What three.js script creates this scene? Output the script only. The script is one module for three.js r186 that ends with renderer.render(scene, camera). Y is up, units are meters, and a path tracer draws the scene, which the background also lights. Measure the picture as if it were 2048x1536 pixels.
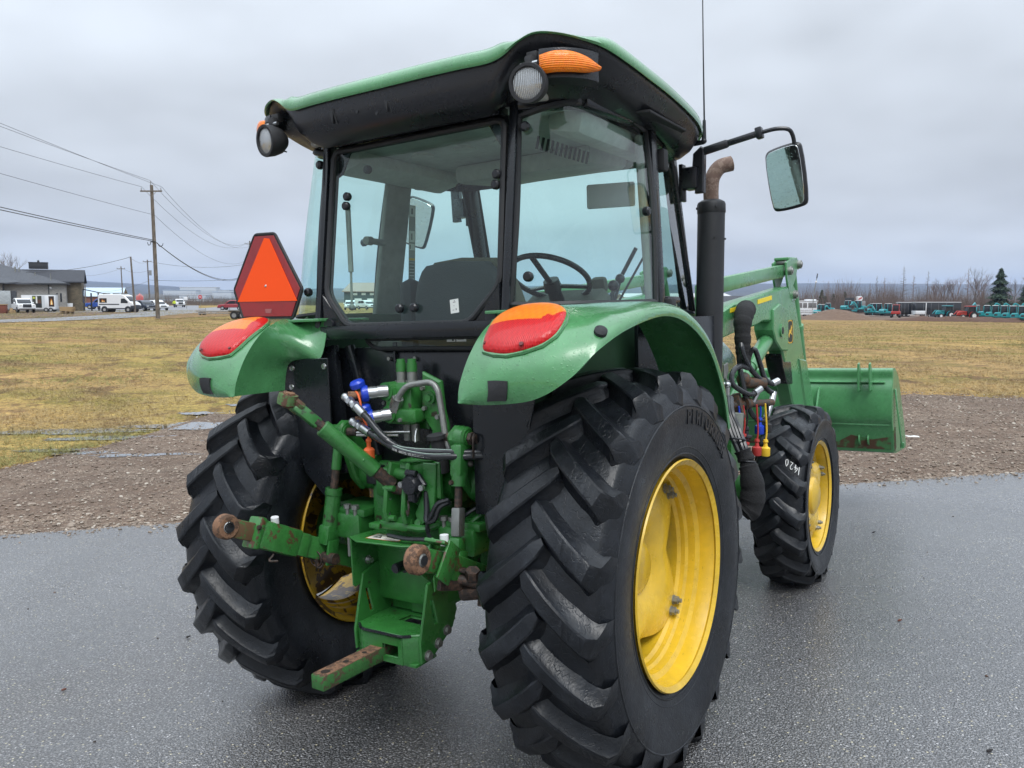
import * as THREE from 'three';
import { mergeGeometries, toCreasedNormals } from 'three/addons/utils/BufferGeometryUtils.js';
import { RoundedBoxGeometry } from 'three/addons/geometries/RoundedBoxGeometry.js';
import { FontLoader } from 'three/addons/loaders/FontLoader.js';
import { TextGeometry } from 'three/addons/geometries/TextGeometry.js';

// ---------------------------------------------------------------- camera, sky, light, exposure
const scene = new THREE.Scene();
const camera = new THREE.PerspectiveCamera(50.57, 1024 / 768, 0.1, 14000);
camera.position.set(0, 1.7276, 0);
camera.rotation.set(-5.9 * Math.PI / 180, 0, 0);
const renderer = new THREE.WebGLRenderer({ antialias: true });
renderer.setSize(1024, 768);
renderer.toneMapping = THREE.LinearToneMapping;
renderer.toneMappingExposure = 1.75;
renderer.shadowMap.enabled = true;

let seedN = 1;
function rng(seed) { let a = seed >>> 0; return () => { a = (a + 0x6D2B79F5) | 0; let t = Math.imul(a ^ (a >>> 15), 1 | a); t = (t + Math.imul(t ^ (t >>> 7), 61 | t)) ^ t; return ((t ^ (t >>> 14)) >>> 0) / 4294967296; }; }
const R0 = rng(77);
const clamp = (x, a = 0, b = 1) => Math.min(b, Math.max(a, x));
const lerp = (a, b, t) => a + (b - a) * t;
const sstep = (a, b, x) => { const t = clamp((x - a) / (b - a)); return t * t * (3 - 2 * t); };
const hash = (x, y, s) => { let h = (Math.imul(x, 374761393) + Math.imul(y, 668265263) + Math.imul(s, 1274126177)) | 0; h = Math.imul(h ^ (h >>> 13), 1274126177); return ((h ^ (h >>> 16)) >>> 0) / 4294967296; };
function vnoise(x, y, s, p = 0) {   // value noise, periodic when p > 0
  let xi = Math.floor(x), yi = Math.floor(y); const fx = x - xi, fy = y - yi, u = fx * fx * (3 - 2 * fx), v = fy * fy * (3 - 2 * fy);
  let x1 = xi + 1, y1 = yi + 1; if (p) { xi = ((xi % p) + p) % p; yi = ((yi % p) + p) % p; x1 = ((x1 % p) + p) % p; y1 = ((y1 % p) + p) % p; }
  return lerp(lerp(hash(xi, yi, s), hash(x1, yi, s), u), lerp(hash(xi, y1, s), hash(x1, y1, s), u), v);
}
function fbm(x, y, s, o = 4, p = 0) { let a = 0.5, t = 0, n = 0; for (let i = 0; i < o; i++) { t += a * vnoise(x, y, s + i * 17, p); n += a; a *= 0.5; x *= 2; y *= 2; p *= 2; } return t / n; }

{ // overcast sky: layered stratus, paler high up and in a strip above the hills, greyer bands low down
  const W = 1024, Hh = 512, d = new Float32Array(W * Hh * 4);
  for (let j = 0; j < Hh; j++) for (let i = 0; i < W; i++) {
    const el = ((j + 0.5) / Hh - 0.5) * Math.PI, az = ((i + 0.5) / W - 0.5) * 2 * Math.PI;
    const cx = Math.cos(el) * Math.cos(az), cz = Math.cos(el) * Math.sin(az), sy = Math.sin(el);
    const k = 1 / (Math.max(sy, 0) + 0.13), px = cx * k, pz = cz * k;
    const big = fbm(px * 0.75 + 9, pz * 0.75 + 4, 5, 4), mid = fbm(px * 1.9 + 3, pz * 1.9, 9, 5), wisp = fbm(px * 5, pz * 5, 31, 3);
    let v = 0.422 + 0.21 * (big - 0.5) + 0.15 * (mid - 0.5) + 0.05 * (wisp - 0.5);
    const low = Math.exp(-Math.pow((sy - 0.13) / 0.085, 2)), rim = Math.exp(-Math.pow(sy / 0.035, 2));
    v *= 1 - 0.11 * low * (0.4 + 1.2 * mid); v = lerp(v, 0.45, 0.6 * rim); v *= 1 + 0.10 * sstep(0.12, 0.4, sy) + 1.7 * sstep(0.36, 0.95, sy);
    const cool = clamp(0.5 + (v - 0.41) * 1.4);
    const o = (j * W + i) * 4; d[o] = v * lerp(0.95, 0.95, cool); d[o + 1] = v * lerp(1.01, 1.05, cool); d[o + 2] = v * lerp(1.11, 1.16, cool) * (1 - 0.05 * rim); d[o + 3] = 1;
    if (sy < 0) { const g = 0.3; d[o] = lerp(d[o], g, sstep(0, -0.1, sy)); d[o + 1] = lerp(d[o + 1], g, sstep(0, -0.1, sy)); d[o + 2] = lerp(d[o + 2], g, sstep(0, -0.1, sy)); }
  }
  const t = new THREE.DataTexture(d, W, Hh, THREE.RGBAFormat, THREE.FloatType);
  t.mapping = THREE.EquirectangularReflectionMapping; t.magFilter = THREE.LinearFilter; t.minFilter = THREE.LinearFilter; t.wrapS = THREE.RepeatWrapping; t.needsUpdate = true;
  scene.background = t; scene.environment = t;
}
const sun = new THREE.DirectionalLight(new THREE.Color(1.0, 0.98, 0.95), 1.0);
sun.position.set(6, 34, 17); sun.target.position.set(0, 0, -4); sun.castShadow = true; sun.shadow.radius = 50;
sun.shadow.camera.left = -12; sun.shadow.camera.right = 12; sun.shadow.camera.top = 12; sun.shadow.camera.bottom = -12; sun.shadow.camera.far = 90;
scene.add(sun, sun.target);
scene.fog = new THREE.FogExp2(new THREE.Color(0.46, 0.59, 0.88), 0.00011);

// ---------------------------------------------------------------- textures and materials
function tex(size, fn, { srgb = true, metres = 1, h = size } = {}) {
  const d = new Uint8Array(size * h * 4);
  for (let j = 0; j < h; j++) for (let i = 0; i < size; i++) {
    const c = fn(i / size, j / h, i, j), o = (j * size + i) * 4;
    if (typeof c === 'number') { d[o] = d[o + 1] = d[o + 2] = clamp(c) * 255; } else { d[o] = clamp(c[0]) * 255; d[o + 1] = clamp(c[1]) * 255; d[o + 2] = clamp(c[2]) * 255; }
    d[o + 3] = 255;
  }
  const t = new THREE.DataTexture(d, size, h, THREE.RGBAFormat, THREE.UnsignedByteType);
  if (srgb) t.colorSpace = THREE.SRGBColorSpace;
  t.wrapS = t.wrapT = THREE.RepeatWrapping; t.magFilter = THREE.LinearFilter; t.minFilter = THREE.LinearMipmapLinearFilter; t.generateMipmaps = true;
  t.repeat.set(1 / metres, 1 / metres); t.needsUpdate = true; return t;
}
const deg = d => d * Math.PI / 180;
const lin = (r, g, b) => new THREE.Color().setRGB(r, g, b);
const mat = (c, rough = 0.6, o = {}) => new THREE.MeshStandardMaterial({ color: Array.isArray(c) ? lin(...c) : c, roughness: rough, ...o });
const phy = (c, rough = 0.5, o = {}) => new THREE.MeshPhysicalMaterial({ color: Array.isArray(c) ? lin(...c) : c, roughness: rough, ...o });
const mixc = (a, b, t) => [lerp(a[0], b[0], t), lerp(a[1], b[1], t), lerp(a[2], b[2], t)];

const tGrime = tex(512, (u, v) => { const a = fbm(u * 6, v * 6, 3, 5, 6), b = fbm(u * 40, v * 40, 8, 3, 40), c = vnoise(u * 130, v * 130, 5, 130); const k = 0.92 + 0.22 * (a - 0.5) + 0.09 * (b - 0.5) - (c > 0.955 ? 0.2 : 0); return [k, k * 0.995, k * 0.98]; }, { metres: 0.9 });
const tRough = tex(512, (u, v) => 0.62 + 0.5 * (fbm(u * 7, v * 7, 21, 5, 7) - 0.5) + 0.2 * (fbm(u * 50, v * 50, 2, 2, 50) - 0.5), { srgb: false, metres: 0.8 });
const tFine = tex(512, (u, v) => fbm(u * 64, v * 64, 4, 3, 64), { srgb: false, metres: 0.25 });
const tDrops = tex(1024, (u, v, i, j) => { let h = 0; const n = 90; const gx = Math.floor(u * n), gy = Math.floor(v * n); for (let a = -1; a < 2; a++) for (let b = -1; b < 2; b++) { const x = (gx + a + n) % n, y = (gy + b + n) % n; if (hash(x, y, 4) > 0.35) continue; const cx = gx + a + hash(x, y, 1), cy = gy + b + hash(x, y, 2), r = 0.14 + 0.3 * hash(x, y, 3) * hash(x, y, 7), dd = ((u * n - cx) ** 2 + (v * n - cy) ** 2) / (r * r); if (dd < 1) h = Math.max(h, Math.sqrt(1 - dd) * r * 2); } return h; }, { srgb: false, metres: 0.75 });
const chipTex = (base, chip, amt, seed, metres = 0.6) => tex(512, (u, v) => { const a = fbm(u * 9, v * 9, seed, 5, 9), b = fbm(u * 34, v * 34, seed + 5, 3, 34), k = sstep(1 - amt - 0.05, 1 - amt + 0.02, a * 0.65 + b * 0.35); const s = 0.9 + 0.2 * (fbm(u * 22, v * 22, seed + 9, 3, 22) - 0.3); return mixc(base.map(x => x * s), chip, k); }, { metres });
const M = {};
M.green = phy([0.078, 0.275, 0.105], 0.42, { map: tGrime, roughnessMap: tRough, clearcoat: 0.7, clearcoatRoughness: 0.12, bumpMap: tDrops, bumpScale: 0.0012 });
M.greenFaded = phy([0.086, 0.295, 0.12], 0.5, { map: tGrime, roughnessMap: tRough, clearcoat: 0.35, clearcoatRoughness: 0.3 });
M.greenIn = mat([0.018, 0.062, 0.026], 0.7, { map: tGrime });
M.greenCast = phy([1, 1, 1], 0.5, { map: chipTex([0.20, 0.46, 0.21], [0.20, 0.17, 0.13], 0.27, 40), roughnessMap: tRough, clearcoat: 0.25, clearcoatRoughness: 0.35, bumpMap: tFine, bumpScale: 0.0006 });
M.greenWorn = phy([1, 1, 1], 0.55, { map: chipTex([0.22, 0.47, 0.22], [0.34, 0.24, 0.17], 0.35, 61, 0.3), roughnessMap: tRough, clearcoat: 0.2, clearcoatRoughness: 0.4, bumpMap: tFine, bumpScale: 0.0007 });
M.rust = mat([1, 1, 1], 0.85, { map: chipTex([0.36, 0.27, 0.21], [0.50, 0.37, 0.28], 0.5, 80, 0.12), bumpMap: tFine, bumpScale: 0.0012 });
M.steel = mat([0.42, 0.42, 0.41], 0.36, { metalness: 0.85, roughnessMap: tRough });
M.chrome = mat([0.45, 0.46, 0.46], 0.3, { metalness: 0.95 });
M.zinc = mat([0.33, 0.34, 0.33], 0.5, { metalness: 0.7, map: tGrime });
M.yellow = phy([0.78, 0.50, 0.028], 0.42, { map: tGrime, roughnessMap: tRough, clearcoat: 0.4, clearcoatRoughness: 0.3 });
M.yellowDirty = phy([1, 1, 1], 0.6, { map: chipTex([0.78, 0.62, 0.14], [0.33, 0.24, 0.12], 0.47, 25, 0.5), roughnessMap: tRough });
const tRubber = tex(1024, (u, v) => { const a = fbm(u * 7, v * 7, 91, 5, 7), b = fbm(u * 60, v * 60, 12, 3, 60), sp = vnoise(u * 340, v * 340, 66, 340); let k = 0.104 + 0.085 * (a - 0.5) + 0.045 * (b - 0.5); const dust = sstep(0.56, 0.75, a) * 0.03; const s = sp > 0.966 ? 0.28 : 0; return [k + dust + s, k * 1.08 + dust * 0.95 + s, k * 1.20 + dust * 0.8 + s]; }, { metres: 0.85 });
const tRubberB = tex(1024, (u, v) => { const cr = Math.abs(fbm(u * 14, v * 14, 7, 4, 14) - 0.5), cr2 = Math.abs(fbm(u * 30, v * 30, 77, 3, 30) - 0.5); return 0.55 + 0.35 * (fbm(u * 120, v * 120, 71, 3, 120) - 0.5) - (cr < 0.008 ? 0.35 : 0) - (cr2 < 0.008 ? 0.2 : 0); }, { srgb: false, metres: 0.7 });
M.rubber = phy([0.78, 0.82, 0.90], 0.6, { specularIntensity: 0.75, map: tRubber, bumpMap: tRubberB, bumpScale: 0.0016, roughnessMap: tRough });
M.rubberOld = mat([1, 1, 1], 0.58, { map: tRubber, bumpMap: tRubberB, bumpScale: 0.0016, roughnessMap: tRough });
M.rubberSide = mat([1, 1, 1], 0.72, { map: tex(512, (u, v) => { const a = fbm(u * 5, v * 5, 191, 5, 5), b = fbm(u * 60, v * 60, 112, 3, 60), k = 0.16 + 0.07 * (b - 0.5), t = sstep(0.42, 0.72, a) * 0.5; return mixc([k, k * 1.03, k * 1.08], [0.24, 0.215, 0.185], t); }, { metres: 0.7 }), bumpMap: tRubberB, bumpScale: 0.0014 });
M.plastic = mat([0.014, 0.015, 0.019], 0.52, { roughnessMap: tRough, bumpMap: tFine, bumpScale: 0.0004 });
M.plasticDull = mat([0.026, 0.027, 0.031], 0.72, { map: tGrime, bumpMap: tFine, bumpScale: 0.0004 });
M.black = mat([0.010, 0.012, 0.016], 0.42, { map: tGrime, roughnessMap: tRough });
M.seal = mat([0.016, 0.017, 0.019], 0.55, {});
M.stack = mat([0.024, 0.026, 0.031], 0.55, { map: tGrime, bumpMap: tFine, bumpScale: 0.0003 });
M.hose = mat([0.022, 0.024, 0.027], 0.42, { roughnessMap: tRough });
M.sleeve = mat([0.012, 0.012, 0.013], 0.9, { bumpMap: tFine, bumpScale: 0.002 });
M.glass = phy([0.81, 0.97, 0.93], 0.0, { transmission: 1, thickness: 0, ior: 1.5, side: THREE.DoubleSide });
M.glassDark = phy([0.42, 0.55, 0.52], 0.0, { transmission: 1, thickness: 0, ior: 1.5, side: THREE.DoubleSide });
const tRib = tex(256, (u, v) => 0.5 + 0.5 * Math.sin(u * Math.PI * 2 * 10), { srgb: false, metres: 0.06 });
const tRibV = tex(256, (u, v) => 0.5 + 0.35 * Math.sin(v * Math.PI * 2 * 9) + 0.15 * Math.sin(u * Math.PI * 2 * 14), { srgb: false, metres: 0.06 });
M.amber = phy([0.92, 0.27, 0.006], 0.3, { specularIntensity: 0.6, clearcoat: 0.35, clearcoatRoughness: 0.08, bumpMap: tRibV, bumpScale: 0.0016, map: tex(256, (u, v) => { const k = 0.95 + 0.05 * Math.sin(u * 34) * Math.sin(v * 21); return [1, k * 0.95, k * 0.8]; }, { metres: 0.13 }) });
M.red = phy([0.60, 0.010, 0.013], 0.32, { specularIntensity: 0.6, clearcoat: 0.3, clearcoatRoughness: 0.1, bumpMap: tRib, bumpScale: 0.0012, map: tex(256, (u, v) => { const k = 0.96 + 0.04 * Math.sin(u * 44) * Math.sin(v * 26); return [k, k * 0.9, k * 0.9]; }, { metres: 0.13 }) });
M.redFlat = phy([0.72, 0.035, 0.03], 0.22, { clearcoat: 0.8, clearcoatRoughness: 0.06 });
M.lens = phy([0.62, 0.63, 0.62], 0.18, { metalness: 0.75, clearcoat: 1, clearcoatRoughness: 0.05, bumpMap: tRib, bumpScale: 0.003 });
M.orange = mat([1.0, 0.085, 0.003], 0.85);
M.reflex = phy([0.33, 0.010, 0.012], 0.35, { clearcoat: 0.5, clearcoatRoughness: 0.2, map: tGrime });
M.blue = phy([0.006, 0.045, 0.48], 0.4, { clearcoat: 0.3 });
M.orangeCap = mat([0.80, 0.14, 0.035], 0.5); M.redCap = mat([0.42, 0.035, 0.03], 0.5); M.yellowCap = mat([0.80, 0.52, 0.03], 0.5);
M.trim = mat([0.30, 0.31, 0.29], 0.8, { map: tGrime }); M.head = mat([0.50, 0.52, 0.50], 0.9, { map: tGrime, bumpMap: tFine, bumpScale: 0.0008 });
M.seat = mat([0.055, 0.058, 0.062], 0.85, { bumpMap: tFine, bumpScale: 0.001 }); M.seatCloth = mat([0.13, 0.12, 0.09], 0.95, { bumpMap: tFine, bumpScale: 0.0015 });
M.console = mat([0.20, 0.20, 0.175], 0.75, { map: tGrime });
M.mirror = mat([0.82, 0.84, 0.84], 0.03, { metalness: 1, bumpMap: tDrops, bumpScale: 0.00018 });
M.grease = mat([1, 1, 1], 0.6, { map: chipTex([0.20, 0.165, 0.145], [0.31, 0.235, 0.19], 0.45, 48, 0.08), bumpMap: tFine, bumpScale: 0.0008 });
M.white = mat([0.72, 0.72, 0.72], 0.5); M.paper = mat([0.66, 0.66, 0.63], 0.7); M.decalYellow = mat([0.82, 0.62, 0.02], 0.5);

// ---------------------------------------------------------------- geometry helpers
const V = (x, y, z) => new THREE.Vector3(x, y, z);
const P3 = a => Array.isArray(a) ? V(...a) : a;
function boxUV(g) {   // metres, chosen by the face's main direction
  const p = g.attributes.position, uv = new Float32Array(p.count * 2), a = V(), b = V(), c = V(), n = V();
  for (let i = 0; i < p.count; i += 3) {
    a.fromBufferAttribute(p, i); b.fromBufferAttribute(p, i + 1); c.fromBufferAttribute(p, i + 2); n.copy(b).sub(a).cross(c.clone().sub(a));
    const x = Math.abs(n.x), y = Math.abs(n.y), z = Math.abs(n.z);
    [a, b, c].forEach((q, k) => { const o = (i + k) * 2; if (x >= y && x >= z) { uv[o] = q.z; uv[o + 1] = q.y; } else if (y >= z) { uv[o] = q.x; uv[o + 1] = q.z; } else { uv[o] = q.x; uv[o + 1] = q.y; } });
  }
  g.setAttribute('uv', new THREE.BufferAttribute(uv, 2));
}
function fin(g, crease = 0.6, keepUV = false) {
  let q = g.index ? g.toNonIndexed() : g;
  for (const k of Object.keys(q.attributes)) if (!['position', 'normal', 'uv', 'color'].includes(k)) q.deleteAttribute(k);
  if (crease !== null) q = toCreasedNormals(q, crease);
  if (!keepUV) boxUV(q);
  return q;
}
const list = g => Array.isArray(g) ? g : [g];
function join(gs, crease = 0.6, keepUV = false) { const l = list(gs).map(g => fin(g, crease, keepUV)); return l.length === 1 ? l[0] : mergeGeometries(l); }
const usedNames = {};
function numbered(name) { usedNames[name] = (usedNames[name] ?? -1) + 1; return usedNames[name] ? `${name}_${String(usedNames[name]).padStart(3, '0')}` : name; }
function part(name, gs, m, parent = scene, o = {}) {
  const mesh = new THREE.Mesh(join(gs, o.crease ?? 0.6, o.keepUV), m); mesh.name = parent === scene ? numbered(name) : name; mesh.castShadow = mesh.receiveShadow = true;
  if (o.label) mesh.userData.label = o.label; if (o.kind) mesh.userData.kind = o.kind;
  parent.add(mesh); return mesh;
}
function group(name, parent) { const g = new THREE.Group(); g.name = parent === scene ? numbered(name) : name; parent.add(g); return g; }
function tag(o, label, category, grp) { o.userData.label = label; o.userData.category = category; if (grp) o.userData.group = grp; return o; }
function thing(name, label, category, pos = [0, 0, 0], turn = 0, grp) { const o = group(name, scene); o.position.set(...pos); o.rotation.y = turn; return tag(o, label, category, grp); }
function dup(src, name, pos, turn, label, grp) { const r = src.clone(); r.name = numbered(name); r.position.set(...pos); r.rotation.y = turn; scene.add(r); r.userData = { ...src.userData, label }; if (grp) r.userData.group = grp; return r; }
function flip(g) { const i = g.index; if (i) { const a = i.array; for (let k = 0; k < a.length; k += 3) { const t = a[k]; a[k] = a[k + 2]; a[k + 2] = t; } if (g.attributes.normal) g.computeVertexNormals(); } else { for (const at of Object.values(g.attributes)) { const s = at.itemSize, a = at.array; for (let k = 0; k < at.count; k += 3) for (let c = 0; c < s; c++) { const t = a[k * s + c]; a[k * s + c] = a[(k + 2) * s + c]; a[(k + 2) * s + c] = t; } } } return g; }
function mx(g) { const q = g.clone(); q.applyMatrix4(new THREE.Matrix4().makeScale(-1, 1, 1)); return flip(q); }   // mirrored copy, across the tractor's middle
const both = gs => [...list(gs), ...list(gs).map(mx)];
function orient(g, from, to) { const d = to.clone().sub(from), L = d.length(); g.applyMatrix4(new THREE.Matrix4().compose(from, new THREE.Quaternion().setFromUnitVectors(V(0, 1, 0), d.divideScalar(L)), V(1, 1, 1))); return g; }
function cyl(a, b, r0, r1 = r0, n = 20, bev = 0) {
  a = P3(a); b = P3(b); const L = a.distanceTo(b);
  if (bev) { const g = new THREE.LatheGeometry([[0, 0], [r0 - bev, 0], [r0, bev], [r1, L - bev], [r1 - bev, L], [0, L]].map(q => new THREE.Vector2(...q)), n); return orient(g, a, b); }
  const g = new THREE.CylinderGeometry(r1, r0, L, n, 1); g.translate(0, L / 2, 0); return orient(g, a, b);
}
function lathe(prof, a, b, n = 24) { a = P3(a); b = P3(b); const g = new THREE.LatheGeometry(prof.map(q => new THREE.Vector2(q[0], q[1])), n); return orient(g, a, b); }
function box(w, h, d, p, rot = [0, 0, 0], bev = 0.004) {
  bev = Math.min(bev, w / 2.01, h / 2.01, d / 2.01); const g = bev > 0 ? new RoundedBoxGeometry(w, h, d, 1, bev) : new THREE.BoxGeometry(w, h, d);
  g.applyMatrix4(new THREE.Matrix4().compose(P3(p), new THREE.Quaternion().setFromEuler(new THREE.Euler(...rot)), V(1, 1, 1))); return g;
}
function beam(a, b, w, d, bev = 0.004, up = [0, 0, 1]) {   // box of w x d section from a to b
  a = P3(a); b = P3(b); const y = b.clone().sub(a), L = y.length(); y.normalize(); const x = V().crossVectors(y, V(...up)).normalize(), z = V().crossVectors(x, y);
  const g = bev ? new RoundedBoxGeometry(w, L, d, 1, Math.min(bev, w / 2.1, d / 2.1)) : new THREE.BoxGeometry(w, L, d);
  g.translate(0, L / 2, 0); g.applyMatrix4(new THREE.Matrix4().makeBasis(x, y, z).setPosition(a)); return g;
}
function tube(pts, r, n = 8, seg = 0, closed = false, tension = 0.5) {
  const c = new THREE.CatmullRomCurve3(pts.map(P3), closed, 'centripetal', tension);
  const g = new THREE.TubeGeometry(c, seg || pts.length * 6, r, n, closed);
  if (closed) return g;
  const out = [g.toNonIndexed()]; for (const e of [0, 1]) { const s = new THREE.SphereGeometry(r, n, 5); s.translate(...c.getPoint(e).toArray()); out.push(s.toNonIndexed()); }
  return mergeGeometries(out.map(q => { for (const k of Object.keys(q.attributes)) if (k !== 'position' && k !== 'normal') q.deleteAttribute(k); return q; }));
}
function polyTube(pts, r, closed = true, n = 8, corner = 0.03) {   // tube along straight runs with rounded corners
  const q = []; const P = pts.map(P3), N = P.length;
  for (let i = 0; i < N; i++) {
    if (!closed && (i === 0 || i === N - 1)) { q.push(P[i]); continue; }
    const a = P[(i + N - 1) % N], b = P[i], c = P[(i + 1) % N], k = Math.min(corner, a.distanceTo(b) / 3, b.distanceTo(c) / 3);
    q.push(b.clone().lerp(a, k / b.distanceTo(a)), b.clone().lerp(a, k / b.distanceTo(a) * 0.35).lerp(c, k / b.distanceTo(c) * 0.35 * 0.8), b.clone().lerp(c, k / b.distanceTo(c)));
  }
  const path = new THREE.CurvePath(); for (let i = 0; i < q.length - (closed ? 0 : 1); i++) path.add(new THREE.LineCurve3(q[i], q[(i + 1) % q.length]));
  const all = [...q]; if (closed) all.push(q[0]);
  return sweep(all, r, n, closed);
}
function sweep(pts, r, n = 8, closed = false) {   // tube with exact points, constant-frame ring per point
  const pos = [], idx = [], N = pts.length; let nrm = null;
  for (let i = 0; i < N; i++) {
    const a = pts[Math.max(0, i - 1)], b = pts[Math.min(N - 1, i + 1)]; let t = b.clone().sub(a);
    if (closed && (i === 0 || i === N - 1)) t = pts[1].clone().sub(pts[N - 2]); t.normalize();
    if (!nrm) { nrm = Math.abs(t.y) < 0.9 ? V(0, 1, 0) : V(1, 0, 0); } nrm = nrm.clone().sub(t.clone().multiplyScalar(nrm.dot(t))).normalize();
    const bi = V().crossVectors(t, nrm), rr = typeof r === 'function' ? r(i / (N - 1)) : r;
    for (let k = 0; k < n; k++) { const f = k / n * Math.PI * 2, p = pts[i].clone().addScaledVector(nrm, Math.cos(f) * rr).addScaledVector(bi, Math.sin(f) * rr); pos.push(p.x, p.y, p.z); }
  }
  for (let i = 0; i < N - 1; i++) for (let k = 0; k < n; k++) { const a = i * n + k, b = i * n + (k + 1) % n; idx.push(a, b, a + n, b, b + n, a + n); }
  if (!closed) { for (const i of [0, N - 1]) { const c = pos.length / 3; pos.push(pts[i].x, pts[i].y, pts[i].z); for (let k = 0; k < n; k++) { const a = i * n + k, b = i * n + (k + 1) % n; i ? idx.push(a, b, c) : idx.push(b, a, c); } } }
  const g = new THREE.BufferGeometry(); g.setAttribute('position', new THREE.Float32BufferAttribute(pos, 3)); g.setIndex(idx); g.computeVertexNormals(); return g;
}
// outline extruded across an axis: 'x' takes (z, y) pairs, 'y' takes (x, z), 'z' takes (x, y); centred on `at`
function ext(pts, thick, axis, at, bev = 0.004, holes = []) {
  const S = p => { const s = new THREE.Shape(p.map(q => new THREE.Vector2(q[0], q[1]))); return s; };
  const s = S(pts); for (const h of holes) s.holes.push(new THREE.Path(h.map(q => new THREE.Vector2(q[0], q[1]))));
  bev = Math.min(bev, thick / 2.2);
  const g = new THREE.ExtrudeGeometry(s, { depth: thick - 2 * bev, bevelEnabled: bev > 0, bevelSize: bev, bevelThickness: bev, bevelOffset: -bev, bevelSegments: 1, steps: 1 });
  g.translate(0, 0, -(thick - 2 * bev) / 2);
  const m = new THREE.Matrix4(); let fl = false;
  if (axis === 'x') { m.set(0, 0, 1, at, 0, 1, 0, 0, 1, 0, 0, 0, 0, 0, 0, 1); fl = true; }
  if (axis === 'y') { m.set(1, 0, 0, 0, 0, 0, 1, at, 0, 1, 0, 0, 0, 0, 0, 1); fl = true; }
  if (axis === 'z') { m.makeTranslation(0, 0, at); }
  const q = g.toNonIndexed ? (g.index ? g.toNonIndexed() : g) : g; q.applyMatrix4(m); return fl ? flip(q) : q;
}
const circ = (cx, cy, r, n = 16) => Array.from({ length: n }, (_, i) => [cx + r * Math.cos(i / n * 6.28319), cy + r * Math.sin(i / n * 6.28319)]);
function gridGeo(rows, closeU = false) {   // rows of points -> surface
  const pos = [], idx = [], n = rows[0].length; for (const r of rows) for (const p of r) { const q = P3(p); pos.push(q.x, q.y, q.z); }
  const m = rows.length; for (let i = 0; i < m - (closeU ? 0 : 1); i++) for (let j = 0; j < n - 1; j++) { const a = i * n + j, b = ((i + 1) % m) * n + j; idx.push(a, b, a + 1, b, b + 1, a + 1); }
  const g = new THREE.BufferGeometry(); g.setAttribute('position', new THREE.Float32BufferAttribute(pos, 3)); g.setIndex(idx); g.computeVertexNormals(); return g;
}
function shell(rows, t) {   // surface given real thickness along its normals, edges closed
  const g = gridGeo(rows), p = g.attributes.position, nn = g.attributes.normal, m = rows.length, n = rows[0].length;
  const R2 = rows.map((r, i) => r.map((_, j) => { const k = i * n + j; return V().fromBufferAttribute(p, k).addScaledVector(V().fromBufferAttribute(nn, k), -t); }));
  const R1 = rows.map(r => r.map(q => P3(q).clone()));
  const out = [g, flip(gridGeo(R2)), flip(gridGeo([R1[0], R2[0]])), gridGeo([R1[m - 1], R2[m - 1]]), gridGeo([R1.map(r => r[0]), R2.map(r => r[0])]), flip(gridGeo([R1.map(r => r[n - 1]), R2.map(r => r[n - 1])]))];
  return mergeGeometries(out.map(q => { const z = q.toNonIndexed(); return z; }));
}
function cr(P, s) { const n = P.length - 1; let t = s * n, i = Math.min(Math.floor(t), n - 1); t -= i; const q = k => P[Math.max(0, Math.min(n, i + k))], [a, b, c, d] = [q(-1), q(0), q(1), q(2)]; return b.map((_, k) => 0.5 * (2 * b[k] + (c[k] - a[k]) * t + (2 * a[k] - 5 * b[k] + 4 * c[k] - d[k]) * t * t + (3 * b[k] - a[k] - 3 * c[k] + d[k]) * t * t * t)); }
const bolt = (p, dir, r = 0.011, h = 0.01) => { p = P3(p); const q = p.clone().add(P3(dir).clone().normalize().multiplyScalar(h)); return cyl(p, q, r, r * 0.96, 6); };
const ball = (p, r, n = 12) => { const g = new THREE.SphereGeometry(r, n, Math.max(6, n * 0.7 | 0)); g.translate(...P3(p).toArray()); return g; };
function printed(w, h, draw) { const c = document.createElement('canvas'); c.width = w; c.height = h; const x = c.getContext('2d'); draw(x, w, h); const t = new THREE.CanvasTexture(c); t.colorSpace = THREE.SRGBColorSpace; return t; }
function quad(a, b, c, d) { const g = new THREE.BufferGeometry(); g.setAttribute('position', new THREE.Float32BufferAttribute([a, b, c, d].flatMap(q => P3(q).toArray()), 3)); g.setAttribute('uv', new THREE.Float32BufferAttribute([0, 0, 1, 0, 1, 1, 0, 1], 2)); g.setIndex([0, 1, 2, 0, 2, 3]); g.computeVertexNormals(); return g; }
// ---------------------------------------------------------------- ground
function hgt(x, z) {
  const p = 0.0345 * (x + 0.169) + 0.0296 * (z + 3.295), d = Math.hypot(x, z + 3.3), w = 1 - sstep(7, 26, d);
  const far = -1.9 * sstep(20, 120, -z) * sstep(-10, 30, x); return w * p + (1 - w) * far;
}
function sheet(xs, zs, lift, colorAt, clipFn) {   // grid of points on the terrain
  const pos = [], col = [], uv = [], idx = [], n = xs.length;
  for (const z of zs) for (const x of xs) { const [X, Z] = clipFn ? clipFn(x, z) : [x, z]; pos.push(X, hgt(X, Z) + lift(X, Z), Z); uv.push(X, -Z); const c = colorAt(X, Z); col.push(...c); }
  for (let j = 0; j < zs.length - 1; j++) for (let i = 0; i < n - 1; i++) { const a = j * n + i; idx.push(a, a + n, a + 1, a + 1, a + n, a + n + 1); }
  const g = new THREE.BufferGeometry(); g.setAttribute('position', new THREE.Float32BufferAttribute(pos, 3)); g.setAttribute('color', new THREE.Float32BufferAttribute(col, 3)); g.setAttribute('uv', new THREE.Float32BufferAttribute(uv, 2)); g.setIndex(idx); g.computeVertexNormals(); return g;
}
const span = (a, b, n, pw = 1) => Array.from({ length: n + 1 }, (_, i) => a + (b - a) * Math.pow(i / n, pw));
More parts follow.
